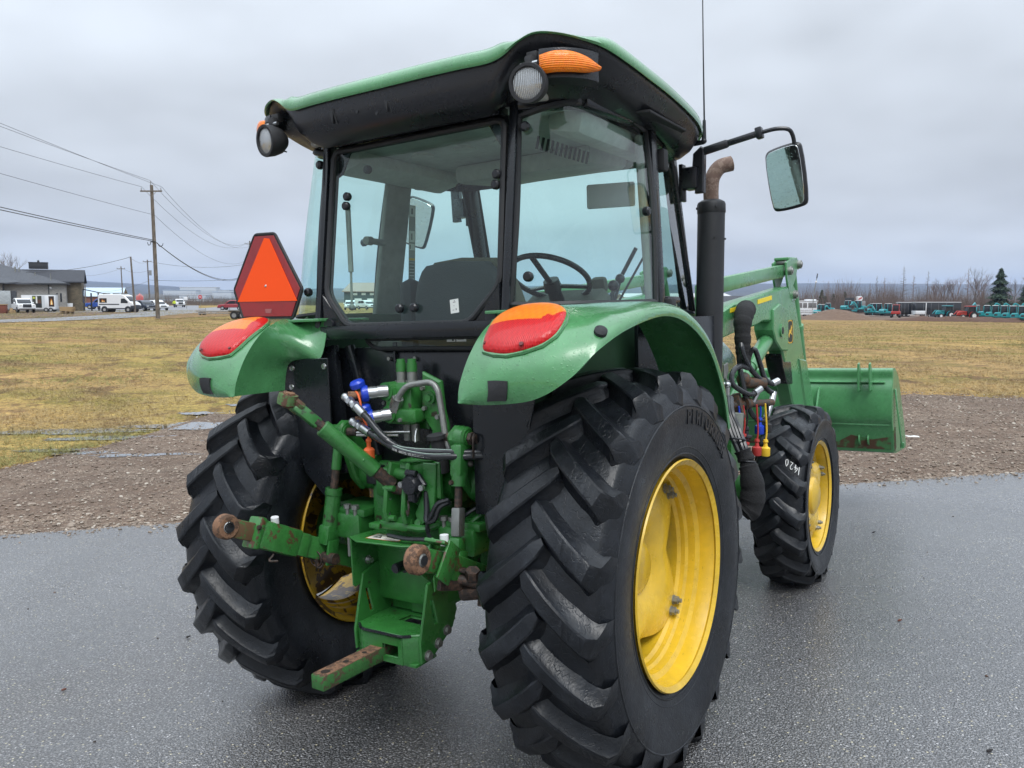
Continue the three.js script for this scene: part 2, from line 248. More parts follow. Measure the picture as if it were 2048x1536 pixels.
function ground(name, g, m) { const nn = g.attributes.normal; let sy = 0; for (let i = 0; i < nn.count; i += 7) sy += nn.getY(i); if (sy < 0) { flip(g); g.computeVertexNormals(); } const o = new THREE.Mesh(g, m); o.name = name; o.userData.kind = 'structure'; o.receiveShadow = true; scene.add(o); return o; }
// edge lines: asphalt / gravel, gravel / grass, as z of x
const lineAt = (P, x) => { if (x <= P[0][0]) return P[0][1] + (x - P[0][0]) * (P[1][1] - P[0][1]) / (P[1][0] - P[0][0]); for (let i = 1; i < P.length; i++) if (x <= P[i][0] || i === P.length - 1) { const t = (x - P[i - 1][0]) / (P[i][0] - P[i - 1][0]); return lerp(P[i - 1][1], P[i][1], t); } };
const asphaltEdge = x => lineAt([[-4.26, -6.60], [-2.86, -6.83], [3.13, -7.5], [4.98, -7.77]], x) + 0.05 * (fbm(x * 3, 0, 3, 3) - 0.5) + 0.03 * (vnoise(x * 18, 2, 8) - 0.5);
const grassEdge = x => lineAt([[-9, -9.9], [-6.4, -10.2], [-5.85, -12.2], [-5.7, -14.9], [0, -16.4], [6, -15.9], [7.5, -15.6], [9.2, -14.4], [16, -13.5]], x) + 1.2 * (fbm(x * 0.9, 7, 5, 3) - 0.5) + 0.35 * (vnoise(x * 6, 1, 9) - 0.5);

const tGrass = tex(1024, (u, v) => {
  const a = fbm(u * 8, v * 8, 50, 4, 8), b = fbm(u * 90, v * 60, 51, 3, 90), c = fbm(u * 256, v * 200, 52, 2, 256), g = sstep(0.5, 0.7, fbm(u * 5, v * 5, 54, 4, 5)), br = sstep(0.55, 0.72, fbm(u * 12, v * 12, 58, 4, 12));
  let col = mixc([0.60, 0.51, 0.32], [0.72, 0.63, 0.42], a); col = mixc(col, [0.46, 0.43, 0.20], g * 0.6); col = mixc(col, [0.38, 0.28, 0.19], br * 0.6); const k = 0.70 + 0.42 * b + 0.34 * (c - 0.5); return col.map(x => x * k);
}, { metres: 5 });
const tGrassB = tex(512, (u, v) => fbm(u * 70, v * 50, 61, 3, 70), { srgb: false, metres: 2.2 });
const grassMat = mat([1, 1, 1], 0.95, { map: tGrass, bumpMap: tGrassB, bumpScale: 0.05, vertexColors: true });
{
  const tone = (x, z) => { const a = fbm(x * 0.09 + 4, z * 0.16, 14, 4), b = fbm(x * 0.35, z * 0.9, 18, 4), gl = x < 0 ? sstep(0.46, 0.62, fbm(x * 0.07, z * 0.2, 24, 3)) : 0.25 * a; let c = [1.02 + 0.36 * (a - 0.4) + 0.36 * (b - 0.5), 0.88 + 0.32 * (a - 0.4) + 0.32 * (b - 0.5), 0.74 + 0.28 * (b - 0.5)]; c = mixc(c, [0.86, 0.90, 0.46], 0.6 * gl); const mud = sstep(0.6, 0.72, fbm(x * 0.16 + 30, z * 0.4, 28, 4)); return mixc(c, [0.55, 0.42, 0.36], mud * 0.7).map(x => Math.max(0.1, x)); };
  const xs = [...span(-420, -40, 40), ...span(-40, 40, 130).slice(1), ...span(40, 520, 50).slice(1)], zs = [...span(-520, -130, 40), ...span(-130, -30, 90).slice(1), ...span(-30, 9, 90).slice(1), ...span(9, 160, 20).slice(1)];
  ground('grass_field', sheet(xs, zs, (x, z) => z > grassEdge(x) - 0.8 ? -0.03 : z > -110 && z < -20 ? 0.05 * (fbm(x * 0.6, z * 0.6, 33, 3) - 0.5) : 0, tone), grassMat);
}
const tGravel = tex(1024, (u, v) => {
  const n = 150; let best = 9, id = 0, b2 = 9; const gx = Math.floor(u * n), gy = Math.floor(v * n);
  for (let a = -1; a < 2; a++) for (let b = -1; b < 2; b++) { const x = (gx + a + n) % n, y = (gy + b + n) % n, dd = (u * n - gx - a - hash(x, y, 1)) ** 2 + (v * n - gy - b - hash(x, y, 2)) ** 2; if (dd < best) { b2 = best; best = dd; id = hash(x, y, 5); } else if (dd < b2) b2 = dd; }
  const e = sstep(0, 0.35, Math.sqrt(b2) - Math.sqrt(best)), soil = sstep(0.42, 0.62, fbm(u * 9, v * 9, 6, 4, 9));
  const stone = id > 0.86 ? [0.76, 0.70, 0.62] : id > 0.5 ? [0.57, 0.50, 0.43] : [0.47, 0.395, 0.335]; let c = mixc([0.39, 0.31, 0.25], stone, e * (0.85 - 0.5 * soil)); const k = 0.9 + 0.25 * (fbm(u * 60, v * 60, 9, 2, 60) - 0.5); return c.map(x => x * k);
}, { metres: 2.6 });
const tGravelB = tex(512, (u, v) => fbm(u * 60, v * 60, 63, 4, 60), { srgb: false, metres: 1.3 });
{
  const xs = span(-26, 26, 260), ts = span(0, 1, 46);
  const g = sheet(xs, ts, (x, z) => 0.010 + 0.035 * (fbm(x * 1.3, z * 2.2, 37, 3) - 0.45) * sstep(0, 0.5, asphaltEdge(x) - z), (x, z) => { const a = fbm(x * 0.5, z * 1.3, 41, 4), k = 0.9 + 0.5 * (a - 0.45); return [k * 1.16, k * 1.18, k * 1.2]; }, (x, t) => [x, lerp(grassEdge(x) + 0.1, asphaltEdge(x) + 0.3, t)]);
  ground('gravel', g, mat([1, 1, 1], 0.9, { map: tGravel, bumpMap: tGravelB, bumpScale: 0.03, vertexColors: true }));
}
const tAsph = tex(2048, (u, v, i, j) => {
  const n = 330; let best = 9, id = 0; const gx = Math.floor(u * n), gy = Math.floor(v * n);
  for (let a = -1; a < 2; a++) for (let b = -1; b < 2; b++) { const x = (gx + a + n) % n, y = (gy + b + n) % n, dd = (u * n - gx - a - hash(x, y, 1)) ** 2 + (v * n - gy - b - hash(x, y, 2)) ** 2; if (dd < best) { best = dd; id = hash(x, y, 5); } }
  const st = 1 - sstep(0.05, 0.32, best), l = id > 0.976 ? 1.0 : id > 0.78 ? 0.70 : id > 0.4 ? 0.56 : 0.45; const k = lerp(0.31, l, st) * (0.9 + 0.3 * (hash(i, j, 3) - 0.5)); return [k, k * (id > 0.985 ? 0.96 : 1.0), k * (id > 0.985 ? 0.84 : 1.03)];
}, { metres: 3.4 });
const tAsphB = tex(1024, (u, v) => { const n = 220; let best = 9, id = 0; const gx = Math.floor(u * n), gy = Math.floor(v * n); for (let a = -1; a < 2; a++) for (let b = -1; b < 2; b++) { const x = (gx + a + n) % n, y = (gy + b + n) % n, dd = (u * n - gx - a - hash(x, y, 1)) ** 2 + (v * n - gy - b - hash(x, y, 2)) ** 2; if (dd < best) { best = dd; id = hash(x, y, 9); } } return (1 - sstep(0, 0.5, best)) * (0.5 + 0.5 * id); }, { srgb: false, metres: 1.7 });
const tAsphR = tex(512, (u, v) => 0.27 + 0.36 * (fbm(u * 5, v * 5, 72, 5, 5) - 0.5) + 0.12 * (fbm(u * 60, v * 60, 73, 2, 60) - 0.5), { srgb: false, metres: 7 });
{
  const xs = [...span(-60, -8, 40), ...span(-8, 9, 220).slice(1), ...span(9, 60, 40).slice(1)], ts = [...span(0, 0.35, 50), ...span(0.35, 1, 26).slice(1)];
  const g = sheet(xs, ts, () => 0.022, (x, z) => { const a = fbm(x * 0.5, z * 0.5, 44, 4), b = fbm(x * 1.7 + 3, z * 0.8, 45, 4), k = 0.94 + 0.55 * (a - 0.5) + 0.3 * (b - 0.5) - 0.12 * sstep(0.5, 0.0, z - asphaltEdge(x)); return [k, k, k]; }, (x, t) => [x, lerp(asphaltEdge(x), 8.5, t)]);
  ground('asphalt_road', g, phy([0.82, 0.80, 0.755], 1.0, { map: tAsph, bumpMap: tAsphB, bumpScale: 0.0065, roughnessMap: tAsphR, vertexColors: true, clearcoat: 0.7, clearcoatRoughness: 0.34, ior: 1.8 }));
}
// grey road across the left distance and the yard in front of the house
function strip(name, pts, m, lift) {   // pts: [x, z near], [x, z far] pairs
  const rows = [[], []]; for (const [xa, za, xb, zb] of pts) { rows[0].push(V(xa, hgt(xa, za) + lift, za)); rows[1].push(V(xb, hgt(xb, zb) + lift, zb)); }
  const g = gridGeo(rows); const p = g.attributes.position, uv = new Float32Array(p.count * 2); for (let i = 0; i < p.count; i++) { uv[2 * i] = p.getX(i); uv[2 * i + 1] = p.getZ(i); } g.setAttribute('uv', new THREE.BufferAttribute(uv, 2)); return ground(name, g, m);
}
// ---------------------------------------------------------------- the place round the tractor: roads, hills, buildings, trees
const brg = (px, d) => (px - 1024) / 1626 * d;                       // metres to the side at distance d for a bearing read off the photo
const dep = y => 1.7276 * 1626 / (y - 600);
{
  const wet = mat([1, 1, 1], 0.5, { map: tex(256, (u, v) => { const k = 0.47 + 0.12 * (fbm(u * 12, v * 12, 5, 4, 12) - 0.5); return [k, k, k * 1.03]; }, { metres: 14 }) });
  const S = (q, a, b) => [brg(q, a), -a, brg(q, b), -b];
  strip('side_road', [S(-400, 52, 60), S(-160, 57, 65), S(0, 61, 70), S(100, 65, 77), S(200, 72, 90), S(300, 83, 117), S(400, 100, 165), S(470, 120, 230), S(560, 150, 330)], wet, 0.05);
  strip('car_park', [S(100, 112, 122), S(150, 113, 165), S(230, 114, 200), S(330, 119, 240), S(400, 160, 260)], wet, 0.04);
  const brown = mat([1, 1, 1], 0.95, { map: tGravel, color: lin(0.85, 0.8, 0.78) });
  strip('gravel_yard', [S(-300, 62, 140), S(-60, 70, 135), S(60, 76, 128), S(150, 86, 118), S(250, 100, 115), S(330, 121, 124)], brown, 0.03);
  const yard = mat([1, 1, 1], 0.9, { map: tGravel, color: lin(1.0, 1.0, 1.06) });
  const rows = []; for (let j = 0; j <= 10; j++) { const r = []; for (let i = 0; i <= 40; i++) { const px = lerp(1560, 2400, i / 40), d = lerp(lerp(152, 150, i / 40), 260, j / 10), x = brg(px, d); r.push(V(x, hgt(x, -d) + 0.05, -d)); } rows.push(r); }
  const yg = flip(gridGeo(rows)); { const p = yg.attributes.position, uv = new Float32Array(p.count * 2); for (let i = 0; i < p.count; i++) { uv[2 * i] = p.getX(i) * 0.35; uv[2 * i + 1] = p.getZ(i) * 0.35; } yg.setAttribute('uv', new THREE.BufferAttribute(uv, 2)); } ground('machinery_yard', yg, yard);
  // spoil heap at the yard's left end and a low bank along its edge
  const heap = []; for (let j = 0; j <= 16; j++) { const r = []; for (let i = 0; i <= 44; i++) { const x = lerp(brg(1610, 150), brg(1800, 150), i / 44), z = -lerp(145, 164, j / 16), t = Math.sin(Math.PI * j / 16), a = i / 44, prof = 1.55 * Math.exp(-Math.pow((a - 0.42) / 0.23, 2)); r.push(V(x, hgt(x, z) + 0.06 + (prof + 0.25) * t * (0.85 + 0.3 * fbm(i * 0.3, j * 0.4, 3, 3)) * Math.min(1, a * 9, (1 - a) * 9) - 0.2 * (1 - t), z)); } heap.push(r); }
  const hg = flip(gridGeo(heap)); boxUV(hg); ground('dirt_mound', (() => { const g = fin(hg.clone(), null); return g; })(), mat([1, 1, 1], 0.95, { map: tGravel, color: lin(0.95, 0.86, 0.8) }));
  const bank = []; for (let j = 0; j <= 6; j++) { const r = []; for (let i = 0; i <= 60; i++) { const x = lerp(brg(1800, 140), brg(2300, 120), i / 60), z = -lerp(lerp(150, 128, i / 60), lerp(142, 119, i / 60), j / 6); r.push(V(x, hgt(x, z) + 0.04 + 0.7 * Math.min(1, i / 10) * Math.sin(Math.PI * j / 6) * (0.5 + fbm(i * 0.3, j, 8, 3)), z)); } bank.push(r); }
  ground('earth_bank', fin(gridGeo(bank), null), mat([1, 1, 1], 0.95, { map: tGravel, color: lin(0.62, 0.45, 0.40) }));
  const verge = []; for (let j = 0; j <= 6; j++) { const r = []; for (let i = 0; i <= 40; i++) { const q = lerp(310, 520, i / 40), d = lerp(lerp(72, 92, i / 40), lerp(84, 130, i / 40), j / 6), x = brg(q, d); r.push(V(x, hgt(x, -d) + 0.03 + 0.22 * Math.min(1, i / 8, (40 - i) / 8) * Math.sin(Math.PI * j / 6) * (0.4 + fbm(i * 0.4, j, 18, 3)), -d)); } verge.push(r); }
  ground('road_verge', fin(flip(gridGeo(verge)), null), mat([1, 1, 1], 0.95, { map: tGrass, color: lin(0.62, 0.5, 0.42) }));
  // ridges beyond
  const hx = span(-7200, 7200, 190), hz = span(-380, -7600, 70, 1.5), pos = [], col = [], idx = [];
  const ridge = (x, z) => { const d = -z, b = x / d; const left = sstep(0.12, -0.42, b), c = lineAt([[-0.7, 0.0250], [-0.53, 0.0240], [-0.445, 0.0182], [-0.34, 0.0116], [-0.2, 0.014], [0.1, 0.018], [0.35, 0.0202], [0.65, 0.0190]], b) + 0.0010 * (fbm(b * 30, 1, 3, 4) - 0.5); const near = 0.010 * sstep(700, 2300, d) * sstep(-0.1, -0.45, b) * (0.4 + fbm(x * 0.0016, z * 0.0016, 12, 3)), t = sstep(1500, 5600, d); return -4 + 3.5 * sstep(380, 900, d) + d * Math.max(c * t, near * (1 - 0.3 * t)) + 16 * t * (fbm(x * 0.002, z * 0.002, 9, 4) - 0.5); };
  for (const z of hz) for (const x of hx) { const n = fbm(x * 0.004, z * 0.0022, 6, 4), m = fbm(x * 0.0012 + 9, z * 0.0012, 26, 4); pos.push(x, ridge(x, z), z); const f = sstep(0.56, 0.66, m) * 0.35; col.push(...mixc([0.035 + 0.035 * n, 0.036 + 0.03 * n, 0.03 + 0.022 * n], [0.16, 0.14, 0.11], f)); }
  const n = hx.length; for (let j = 0; j < hz.length - 1; j++) for (let i = 0; i < n - 1; i++) { const a = j * n + i; idx.push(a, a + 1, a + n, a + 1, a + n + 1, a + n); }
  const g = new THREE.BufferGeometry(); g.setAttribute('position', new THREE.Float32BufferAttribute(pos, 3)); g.setAttribute('color', new THREE.Float32BufferAttribute(col, 3)); g.setIndex(idx); g.computeVertexNormals(); ground('hills', g, mat([1, 1, 1], 1, { vertexColors: true }));
}
// ---- house on the left
const W = {
  siding: mat([0.36, 0.345, 0.325], 0.8, { map: tGrime }), stone: mat([1, 1, 1], 0.9, { map: tex(256, (u, v) => { const r = Math.floor(v * 16), x = u * 10 + (r % 2) * 0.5, k = hash(Math.floor(x), r, 4), e = Math.min(x % 1, (v * 16) % 1) < 0.1 ? 0.6 : 1; return [0.43 * e * (0.9 + 0.2 * k), 0.39 * e * (0.9 + 0.2 * k), 0.32 * e * (0.9 + 0.2 * k)]; }, { metres: 3 }) }),
  shingle: mat([1, 1, 1], 0.75, { map: tex(256, (u, v) => { const k = 0.30 + 0.06 * (vnoise(u * 60, v * 60, 3, 60) - 0.5) - ((v * 24) % 1 < 0.12 ? 0.03 : 0); return [k, k * 1.03, k * 1.1]; }, { metres: 5 }) }), dark: mat([0.03, 0.032, 0.036], 0.5), pane: phy([0.02, 0.024, 0.03], 0.08, {}), blueRoof: mat([0.42, 0.52, 0.62], 0.4), wood: mat([0.36, 0.25, 0.13], 0.85), grey: mat([0.23, 0.235, 0.24], 0.6), tan: mat([0.42, 0.37, 0.30], 0.8), pole: mat([1, 1, 1], 0.95, { map: tex(128, (u, v) => { const k = 0.42 + 0.16 * (vnoise(u * 30, v * 3, 2, 0) - 0.5); return [k, k * 0.93, k * 0.85]; }, { metres: 1 }) }),
};
const tri3 = (...p) => { const g = new THREE.BufferGeometry(); g.setAttribute('position', new THREE.Float32BufferAttribute(p.flat(2), 3)); g.computeVertexNormals(); return g; };
const solidRoof = (pts, t = 0.18) => { const up = pts.map(p => V(...p)), dn = up.map(p => p.clone().add(V(0, -t, 0))), o = []; const f = (...q) => { for (let i = 1; i < q.length - 1; i++) o.push([q[0].toArray(), q[i].toArray(), q[i + 1].toArray()]); }; f(...up); f(...[...dn].reverse()); up.forEach((p, i) => { const j = (i + 1) % up.length; f(p, dn[i], dn[j], up[j]); }); return tri3(...o); };
{
  const h = thing('house', 'grey sided house with dark shingle roofs and a stone gable end on the left', 'house', [brg(137, 122), 0, -122], deg0(24));
  const wall = part('wall', [box(12, 4.2, 8, [-14, 2.1, -3.2], [0, 0, 0], 0.02), box(8.6, 4.2, 7.8, [-4.3, 2.1, -3.9], [0, 0, 0], 0.02)], W.siding, h);
  part('roof', [solidRoof([[-21, 4.15, 1.3], [0.5, 4.15, 0.5], [-9.2, 7.2, -4.2], [-14, 7.2, -4.2]]), solidRoof([[0.5, 4.15, 0.5], [0.5, 4.15, -8.6], [-9.2, 7.2, -4.2]]), solidRoof([[0.5, 4.15, -8.6], [-21, 4.15, -8.6], [-14, 7.2, -4.2], [-9.2, 7.2, -4.2]]), solidRoof([[-21, 4.15, -8.6], [-21, 4.15, 1.3], [-14, 7.2, -4.2]])], W.shingle, h);
  part('hip_roof', [solidRoof([[-20, 4.2, 2.3], [-7.4, 4.2, 1.4], [-14, 5.9, -1.4], [-18, 5.9, -1.4]]), solidRoof([[-7.4, 4.2, 1.4], [-3, 4.6, -1], [-14, 5.9, -1.4]])], W.shingle, h);
  part('fascia', [box(12, 0.22, 0.1, [-13.6, 4.1, 1.36], [0, -0.04, 0]), box(8.2, 0.22, 0.1, [-3.6, 4.1, 0.62])], W.dark, h);
  part('gable_wall', [ext([[-3.0, 0], [2.0, 0], [2.0, 4.6], [-3.0, 4.6]], 5.4, 'z', -4.9, 0), ext([[-7.6, 4.5], [-2.2, 4.5], [-4.9, 6.15]], 0.4, 'x', 1.8, 0)], W.stone, h);
  part('gable_roof', [solidRoof([[-6.4, 4.5, -1.7], [2.4, 4.5, -1.7], [2.4, 6.35, -4.9], [-6.4, 6.35, -4.9]]), solidRoof([[2.4, 4.5, -8.1], [-6.4, 4.5, -8.1], [-6.4, 6.35, -4.9], [2.4, 6.35, -4.9]])], mat([1, 1, 1], 0.75, { map: W.shingle.map, color: lin(0.55, 0.55, 0.58) }), h);
  part('chimney', [box(2.5, 0.9, 1.2, [-3.9, 6.9, -5.4], [0, 0, 0], 0.02), box(2.6, 0.12, 1.3, [-3.9, 7.4, -5.4]), cyl([-3.9, 7.4, -5.4], [-3.9, 7.75, -5.4], 0.18, 0.14, 10)], W.dark, h);
  part('door', box(0.62, 2.3, 0.1, [-6.7, 1.15, 0.06]), W.dark, h); for (const x of [-1.15, -0.65]) part('window', box(0.22, 1.25, 0.08, [x, 2.1, 0.03]), W.pane, h); for (const z of [-3.4, -4.2, -5.0]) part('window', box(0.06, 2.0, 0.5, [2.03, 2.3, z]), W.pane, h);
  for (const x of [-7.8, -2.2]) part('downpipe', box(0.12, 3.9, 0.1, [x, 2.0, x < -5 ? 0.86 : 0.08]), W.dark, h); part('wall_lamp', ball([-1.95, 3.5, 0.15], 0.16), M.white, h);
  for (const [x, y, z, r] of [[-10.2, 6.75, -3.4, 0.12], [-9.6, 6.6, -3.2, 0.1], [-6.6, 5.85, -2.2, 0.11], [-6.1, 5.75, -2.2, 0.09], [-4.0, 5.1, -1.4, 0.09], [-1.9, 4.85, -0.3, 0.06]]) part('vent_pipe', [cyl([x, y - 0.5, z], [x, y + 0.75, z], r, r, 8), cyl([x, y - 0.3, z], [x, y - 0.05, z], r * 2.2, r * 1.2, 8)], M.zinc, h);
  part('porch_roof', solidRoof([[2.0, 3.45, -4.2], [6.2, 2.5, -4.2], [6.2, 2.5, -8.5], [2.0, 3.45, -8.5]], 0.14), W.dark, h); for (const x of [3.1, 4.1, 5.1]) part('porch_post', box(0.22, 2.8, 0.22, [x, 1.4, -4.4]), W.dark, h);
  part('heat_pump', [box(0.75, 1.1, 0.4, [0.35, 0.7, -1.4], [0, 0, 0], 0.03)], M.white, h);
}
function deg0(d) { return d * Math.PI / 180; }
function shed(name, label, px0, px1, d, hW, hR, wallM, roofM, depth = 12, turn = 0, extra) {
  const w = brg(px1, d) - brg(px0, d), x = (brg(px0, d) + brg(px1, d)) / 2, y = hgt(x, -d); const o = thing(name, label, 'building', [x, y, -d], turn);
  part('wall', [box(w, hW, depth, [0, hW / 2, -depth / 2], [0, 0, 0], 0.02), ext([[-depth, hW], [0, hW], [-depth / 2, hR - 0.1]], w - 0.1, 'x', 0, 0)], wallM, o);
  part('roof', [solidRoof([[-w / 2 - 0.4, hW, 0.4], [w / 2 + 0.4, hW, 0.4], [w / 2 + 0.4, hR, -depth / 2], [-w / 2 - 0.4, hR, -depth / 2]]), solidRoof([[w / 2 + 0.4, hW, -depth - 0.4], [-w / 2 - 0.4, hW, -depth - 0.4], [-w / 2 - 0.4, hR, -depth / 2], [w / 2 + 0.4, hR, -depth / 2]])], roofM, o);
  if (extra) extra(o, w); return o;
}
shed('barn', 'red barn with a pale blue metal roof beyond the house', 160, 243, 250, 2.9, 5.6, mat([0.2, 0.09, 0.07], 0.8), W.blueRoof, 14, deg0(18));
shed('warehouse', 'dark green warehouse with tan roof seen through the rear window', 690, 950, 175, 3.6, 5.6, mat([0.055, 0.085, 0.085], 0.7), mat([0.30, 0.23, 0.19], 0.7), 18, 0, (o, w) => { for (let i = 0; i < 9; i++) part('window', box(1.5, 1.1, 0.08, [-w / 2 + 3 + i * 2.7, 1.5, 0.03], [0, 0, 0], 0.02), M.white, o); for (let i = 0; i < 14; i++) part('window', box(0.9, 0.5, 0.08, [-w / 2 + 2.4 + i * 1.8, 3.0, 0.03], [0, 0, 0], 0.02), M.white, o); });
shed('workshop', 'long pale beige building behind the exhaust stack', 1250, 1462, 210, 4.4, 5.4, W.tan, mat([0.5, 0.5, 0.5], 0.6), 18, 0, (o, w) => { for (let i = 0; i < 5; i++) part('window', box(1.4, 1.0, 0.08, [-w / 2 + 4 + i * 5, 2.4, 0.03], [0, 0, 0], 0.02), W.pane, o); });
shed('bungalow', 'small dark roofed house seen under the loader link', 1440, 1516, 150, 2.7, 4.4, W.siding, mat([0.035, 0.037, 0.045], 0.7), 10, deg0(-10), (o, w) => { part('window', box(1.2, 1.1, 0.08, [-1, 1.5, 0.03]), W.pane, o); });
{ // pale works buildings on the hillside
  const spots = [[368, 1500, 60, 9], [404, 1600, 70, 13], [436, 1700, 60, 11], [470, 1500, 45, 9], [452, 1300, 30, 10], [394, 1250, 40, 7], [346, 900, 26, 4.5], [384, 860, 36, 4]];
  const lb = ['pale works hall second from left on the far hillside', 'long pale hall left of the middle on the far hillside', 'widest pale hall on the far hillside', 'pale hall nearest the orange triangle on the hillside', 'small pale hall below the widest one', 'pale hall low on the hill above the no entry sign', 'low pale shed behind the far white pickup', 'low blue roofed shed left of the no entry sign']; spots.forEach(([px, d, w, hh], i) => { const x = brg(px, d), o = thing('works_building', lb[i], 'building', [x, [14, 17, 15, 12, 8, 6, 1, 1][i] - 4, -d], 0, 'pale works buildings on the far hillside'); part('wall', box(w, hh, 22, [0, hh / 2, 0], [0, 0, 0], 0.1), mat([0.52, 0.55, 0.58], 0.7), o); part('roof', box(w + 1.5, 0.8, 23, [0, hh + 0.4, 0], [0, 0, 0], 0.1), i % 2 ? M.white : W.blueRoof, o); });
}
// ---- poles and wires
const poleM = W.pole;
function pole(px, d, top, r, label, arms = [], lean = 0) {
  const x = brg(px, d), o = thing('utility_pole', label, 'utility pole', [x, hgt(x, -d) - 0.1, -d], 0, undefined); part('pole', cyl([0, 0, 0], [lean, top, 0], r, r * 0.72, 14), poleM, o);
  for (const [y, w] of arms) { part('crossarm', box(w, 0.12, 0.10, [lean * y / top, y, 0.13]), poleM, o); for (const s of [-1, 1]) { part('insulator', cyl([lean + s * w * 0.45, y + 0.06, 0.13], [lean + s * w * 0.45, y + 0.3, 0.13], 0.05, 0.03, 8), W.grey, o); part('brace', beam([lean + s * w * 0.24, y, 0.13], [lean * 0.95, y - 0.55, 0.1], 0.035, 0.02, 0), W.grey, o); } }
  return o;
}
const pl1 = pole(318, 74.5, 12.1, 0.19, 'tall weathered utility pole nearest the camera with one crossarm', [[11.55, 1.95]], -0.05);
part('pole_top_pin', cyl([-0.12, 11.9, 0], [-0.12, 12.45, 0], 0.05, 0.03, 8), W.grey, pl1); part('cable_clamp', [box(0.5, 0.08, 0.1, [-0.05, 7.05, 0.15]), tube([[-0.6, 7.0, 0.1], [-0.5, 6.75, 0.1], [-0.35, 6.85, 0.1], [-0.3, 7.02, 0.1]], 0.03, 6), tube([[0.3, 6.95, 0.1], [0.5, 6.65, 0.1], [0.75, 6.75, 0.1], [0.8, 6.9, 0.1]], 0.03, 6)], W.dark, pl1);
pole(273, 112, 7.7, 0.15, 'plain utility pole standing in front of the white van', [], -0.25);
pole(250, 205, 10.2, 0.16, 'farther utility pole with crossarm above the blue metal roof', [[9.6, 2.1]], -0.1);
const pl4 = pole(303, 180, 10.6, 0.17, 'utility pole with transformer between the van and the nearest pole', [[10.2, 1.9]], -0.1); part('transformer', cyl([0.5, 7.2, 0.2], [0.5, 8.3, 0.2], 0.28, 0.28, 14), W.grey, pl4);
pole(168, 190, 7.0, 0.14, 'thin pole right of the house roof, left of its twin'); pole(176, 200, 6.6, 0.14, 'thin pole right of the house roof, right of its twin');
pole(506, 165, 13.6, 0.17, 'utility pole largely hidden behind the orange triangle', [[13.0, 2.0]]);
{
  const k = (pts, r, label) => { const o = part('power_line', pts, W.dark, scene, { crease: null }); tag(o, label, 'power line', 'wires strung from the poles'); };
  const wire = (a, b, sag, r = 0.014) => { const A = V(...a), B = V(...b), p = []; for (let i = 0; i <= 36; i++) { const t = i / 36, q = A.clone().lerp(B, t); q.y -= sag * 4 * t * (1 - t); p.push(q); } return sweep(p, r, 5); };
  const P1 = [brg(318, 74.5), 0, -74.5], P2 = [brg(506, 165), 0, -165], PL = [-36, 0, -16], at = (p, dx, y) => [p[0] + dx, y + hgt(p[0], p[2]), p[2]];
  const set = [[-0.15, 12.4, 15.6, 13.3, 'topmost wire at the nearest pole'], [-0.95, 11.85, 13.4, 12.9, 'wire on the left end of the crossarm'], [0.85, 11.85, 16.1, 12.9, 'wire on the right end of the crossarm'], [0.1, 9.35, 12.2, 10.2, 'single wire below the crossarm'], [-0.1, 7.12, 10.2, 7.6, 'upper thick communications cable'], [0.05, 6.98, 9.85, 7.4, 'lower thick communications cable']];
  for (const [dx, y, yl, y2, lb] of set) { const r = y < 8 ? 0.03 : 0.014; k([wire(at(P1, dx, y), at(PL, dx, yl), 0.4, r), wire(at(P1, dx, y), at(P2, dx, y2), 2.6, r * 1.1)], r, lb); }
  const Q = (px, d, y) => [brg(px, d), y, -d];
  k(wire(Q(266, 112, 7.5), Q(60, 119, 5.7), 0.5, 0.028), 0, 'cable from the plain pole down to the house roof'); k(wire(Q(266, 112, 7.6), Q(300, 180, 10.0), 0.5, 0.02), 0, 'cable from the plain pole to the transformer pole');
  k([wire(Q(303, 180, 10.2), Q(540, 200, 11.5), 1.6, 0.03)], 0, 'wire right of the transformer pole at crossarm height'); k([wire(Q(303, 180, 6.1), Q(520, 230, 8.2), 0.6, 0.04)], 0, 'low cable right of the transformer pole'); k([wire(Q(250, 205, 9.7), Q(303, 180, 8.2), 0.8, 0.022)], 0, 'wire between the far crossarm pole and the transformer pole');
  k([wire(Q(250, 205, 9.6), Q(150, 260, 9.8), 1.0, 0.024)], 0, 'wire running left from the far crossarm pole'); k([wire(Q(303, 180, 5.9), Q(200, 260, 4.3), 0.7, 0.03)], 0, 'low cable running left from the transformer pole');
}
// ---- trees
function bareTree(H, seed, spread = 0.5, thin = 1) {
  const r = rng(seed), tr = [], br = []; const grow = (p, d, L, rad, lv) => {
    const e = p.clone().addScaledVector(d, L), mid = p.clone().lerp(e, 0.5).add(V((r() - 0.5) * L * 0.1, 0, (r() - 0.5) * L * 0.1));
    (lv < 2 ? tr : br).push(sweep([p, mid, e], t => lerp(rad, rad * 0.6, t), lv < 2 ? 7 : lv < 4 ? 4 : 3));
    if (lv >= 5 || rad < 0.008) return; const n = lv === 0 ? 4 : 3; for (let i = 0; i < n; i++) { const a = r() * 6.28, s = spread * (0.6 + r() * 0.7), q = d.clone().add(V(Math.cos(a) * s, 0.12 + r() * 0.2, Math.sin(a) * s)).normalize(); grow(p.clone().lerp(e, 0.55 + 0.45 * (i + 1) / n), q, L * (0.62 + r() * 0.22), rad * 0.56, lv + 1); }
  }; grow(V(0, 0, 0), V((r() - 0.5) * 0.1, 1, 0).normalize(), H * 0.33, H * 0.017 * thin, 0); return [tr, br];
}
const bark = mat([0.15, 0.125, 0.115], 0.95), barkRed = mat([0.20, 0.135, 0.11], 0.95);
function tree(name, label, px, d, H, parts, m, grp) { const x = brg(px, d), o = thing(name, label, 'tree', [x, hgt(x, -d) - 0.1, -d], 0, grp); part('trunk', parts[0], m, o, { crease: null }); if (parts[1].length) part('branches', parts[1], m, o, { crease: null }); return o; }
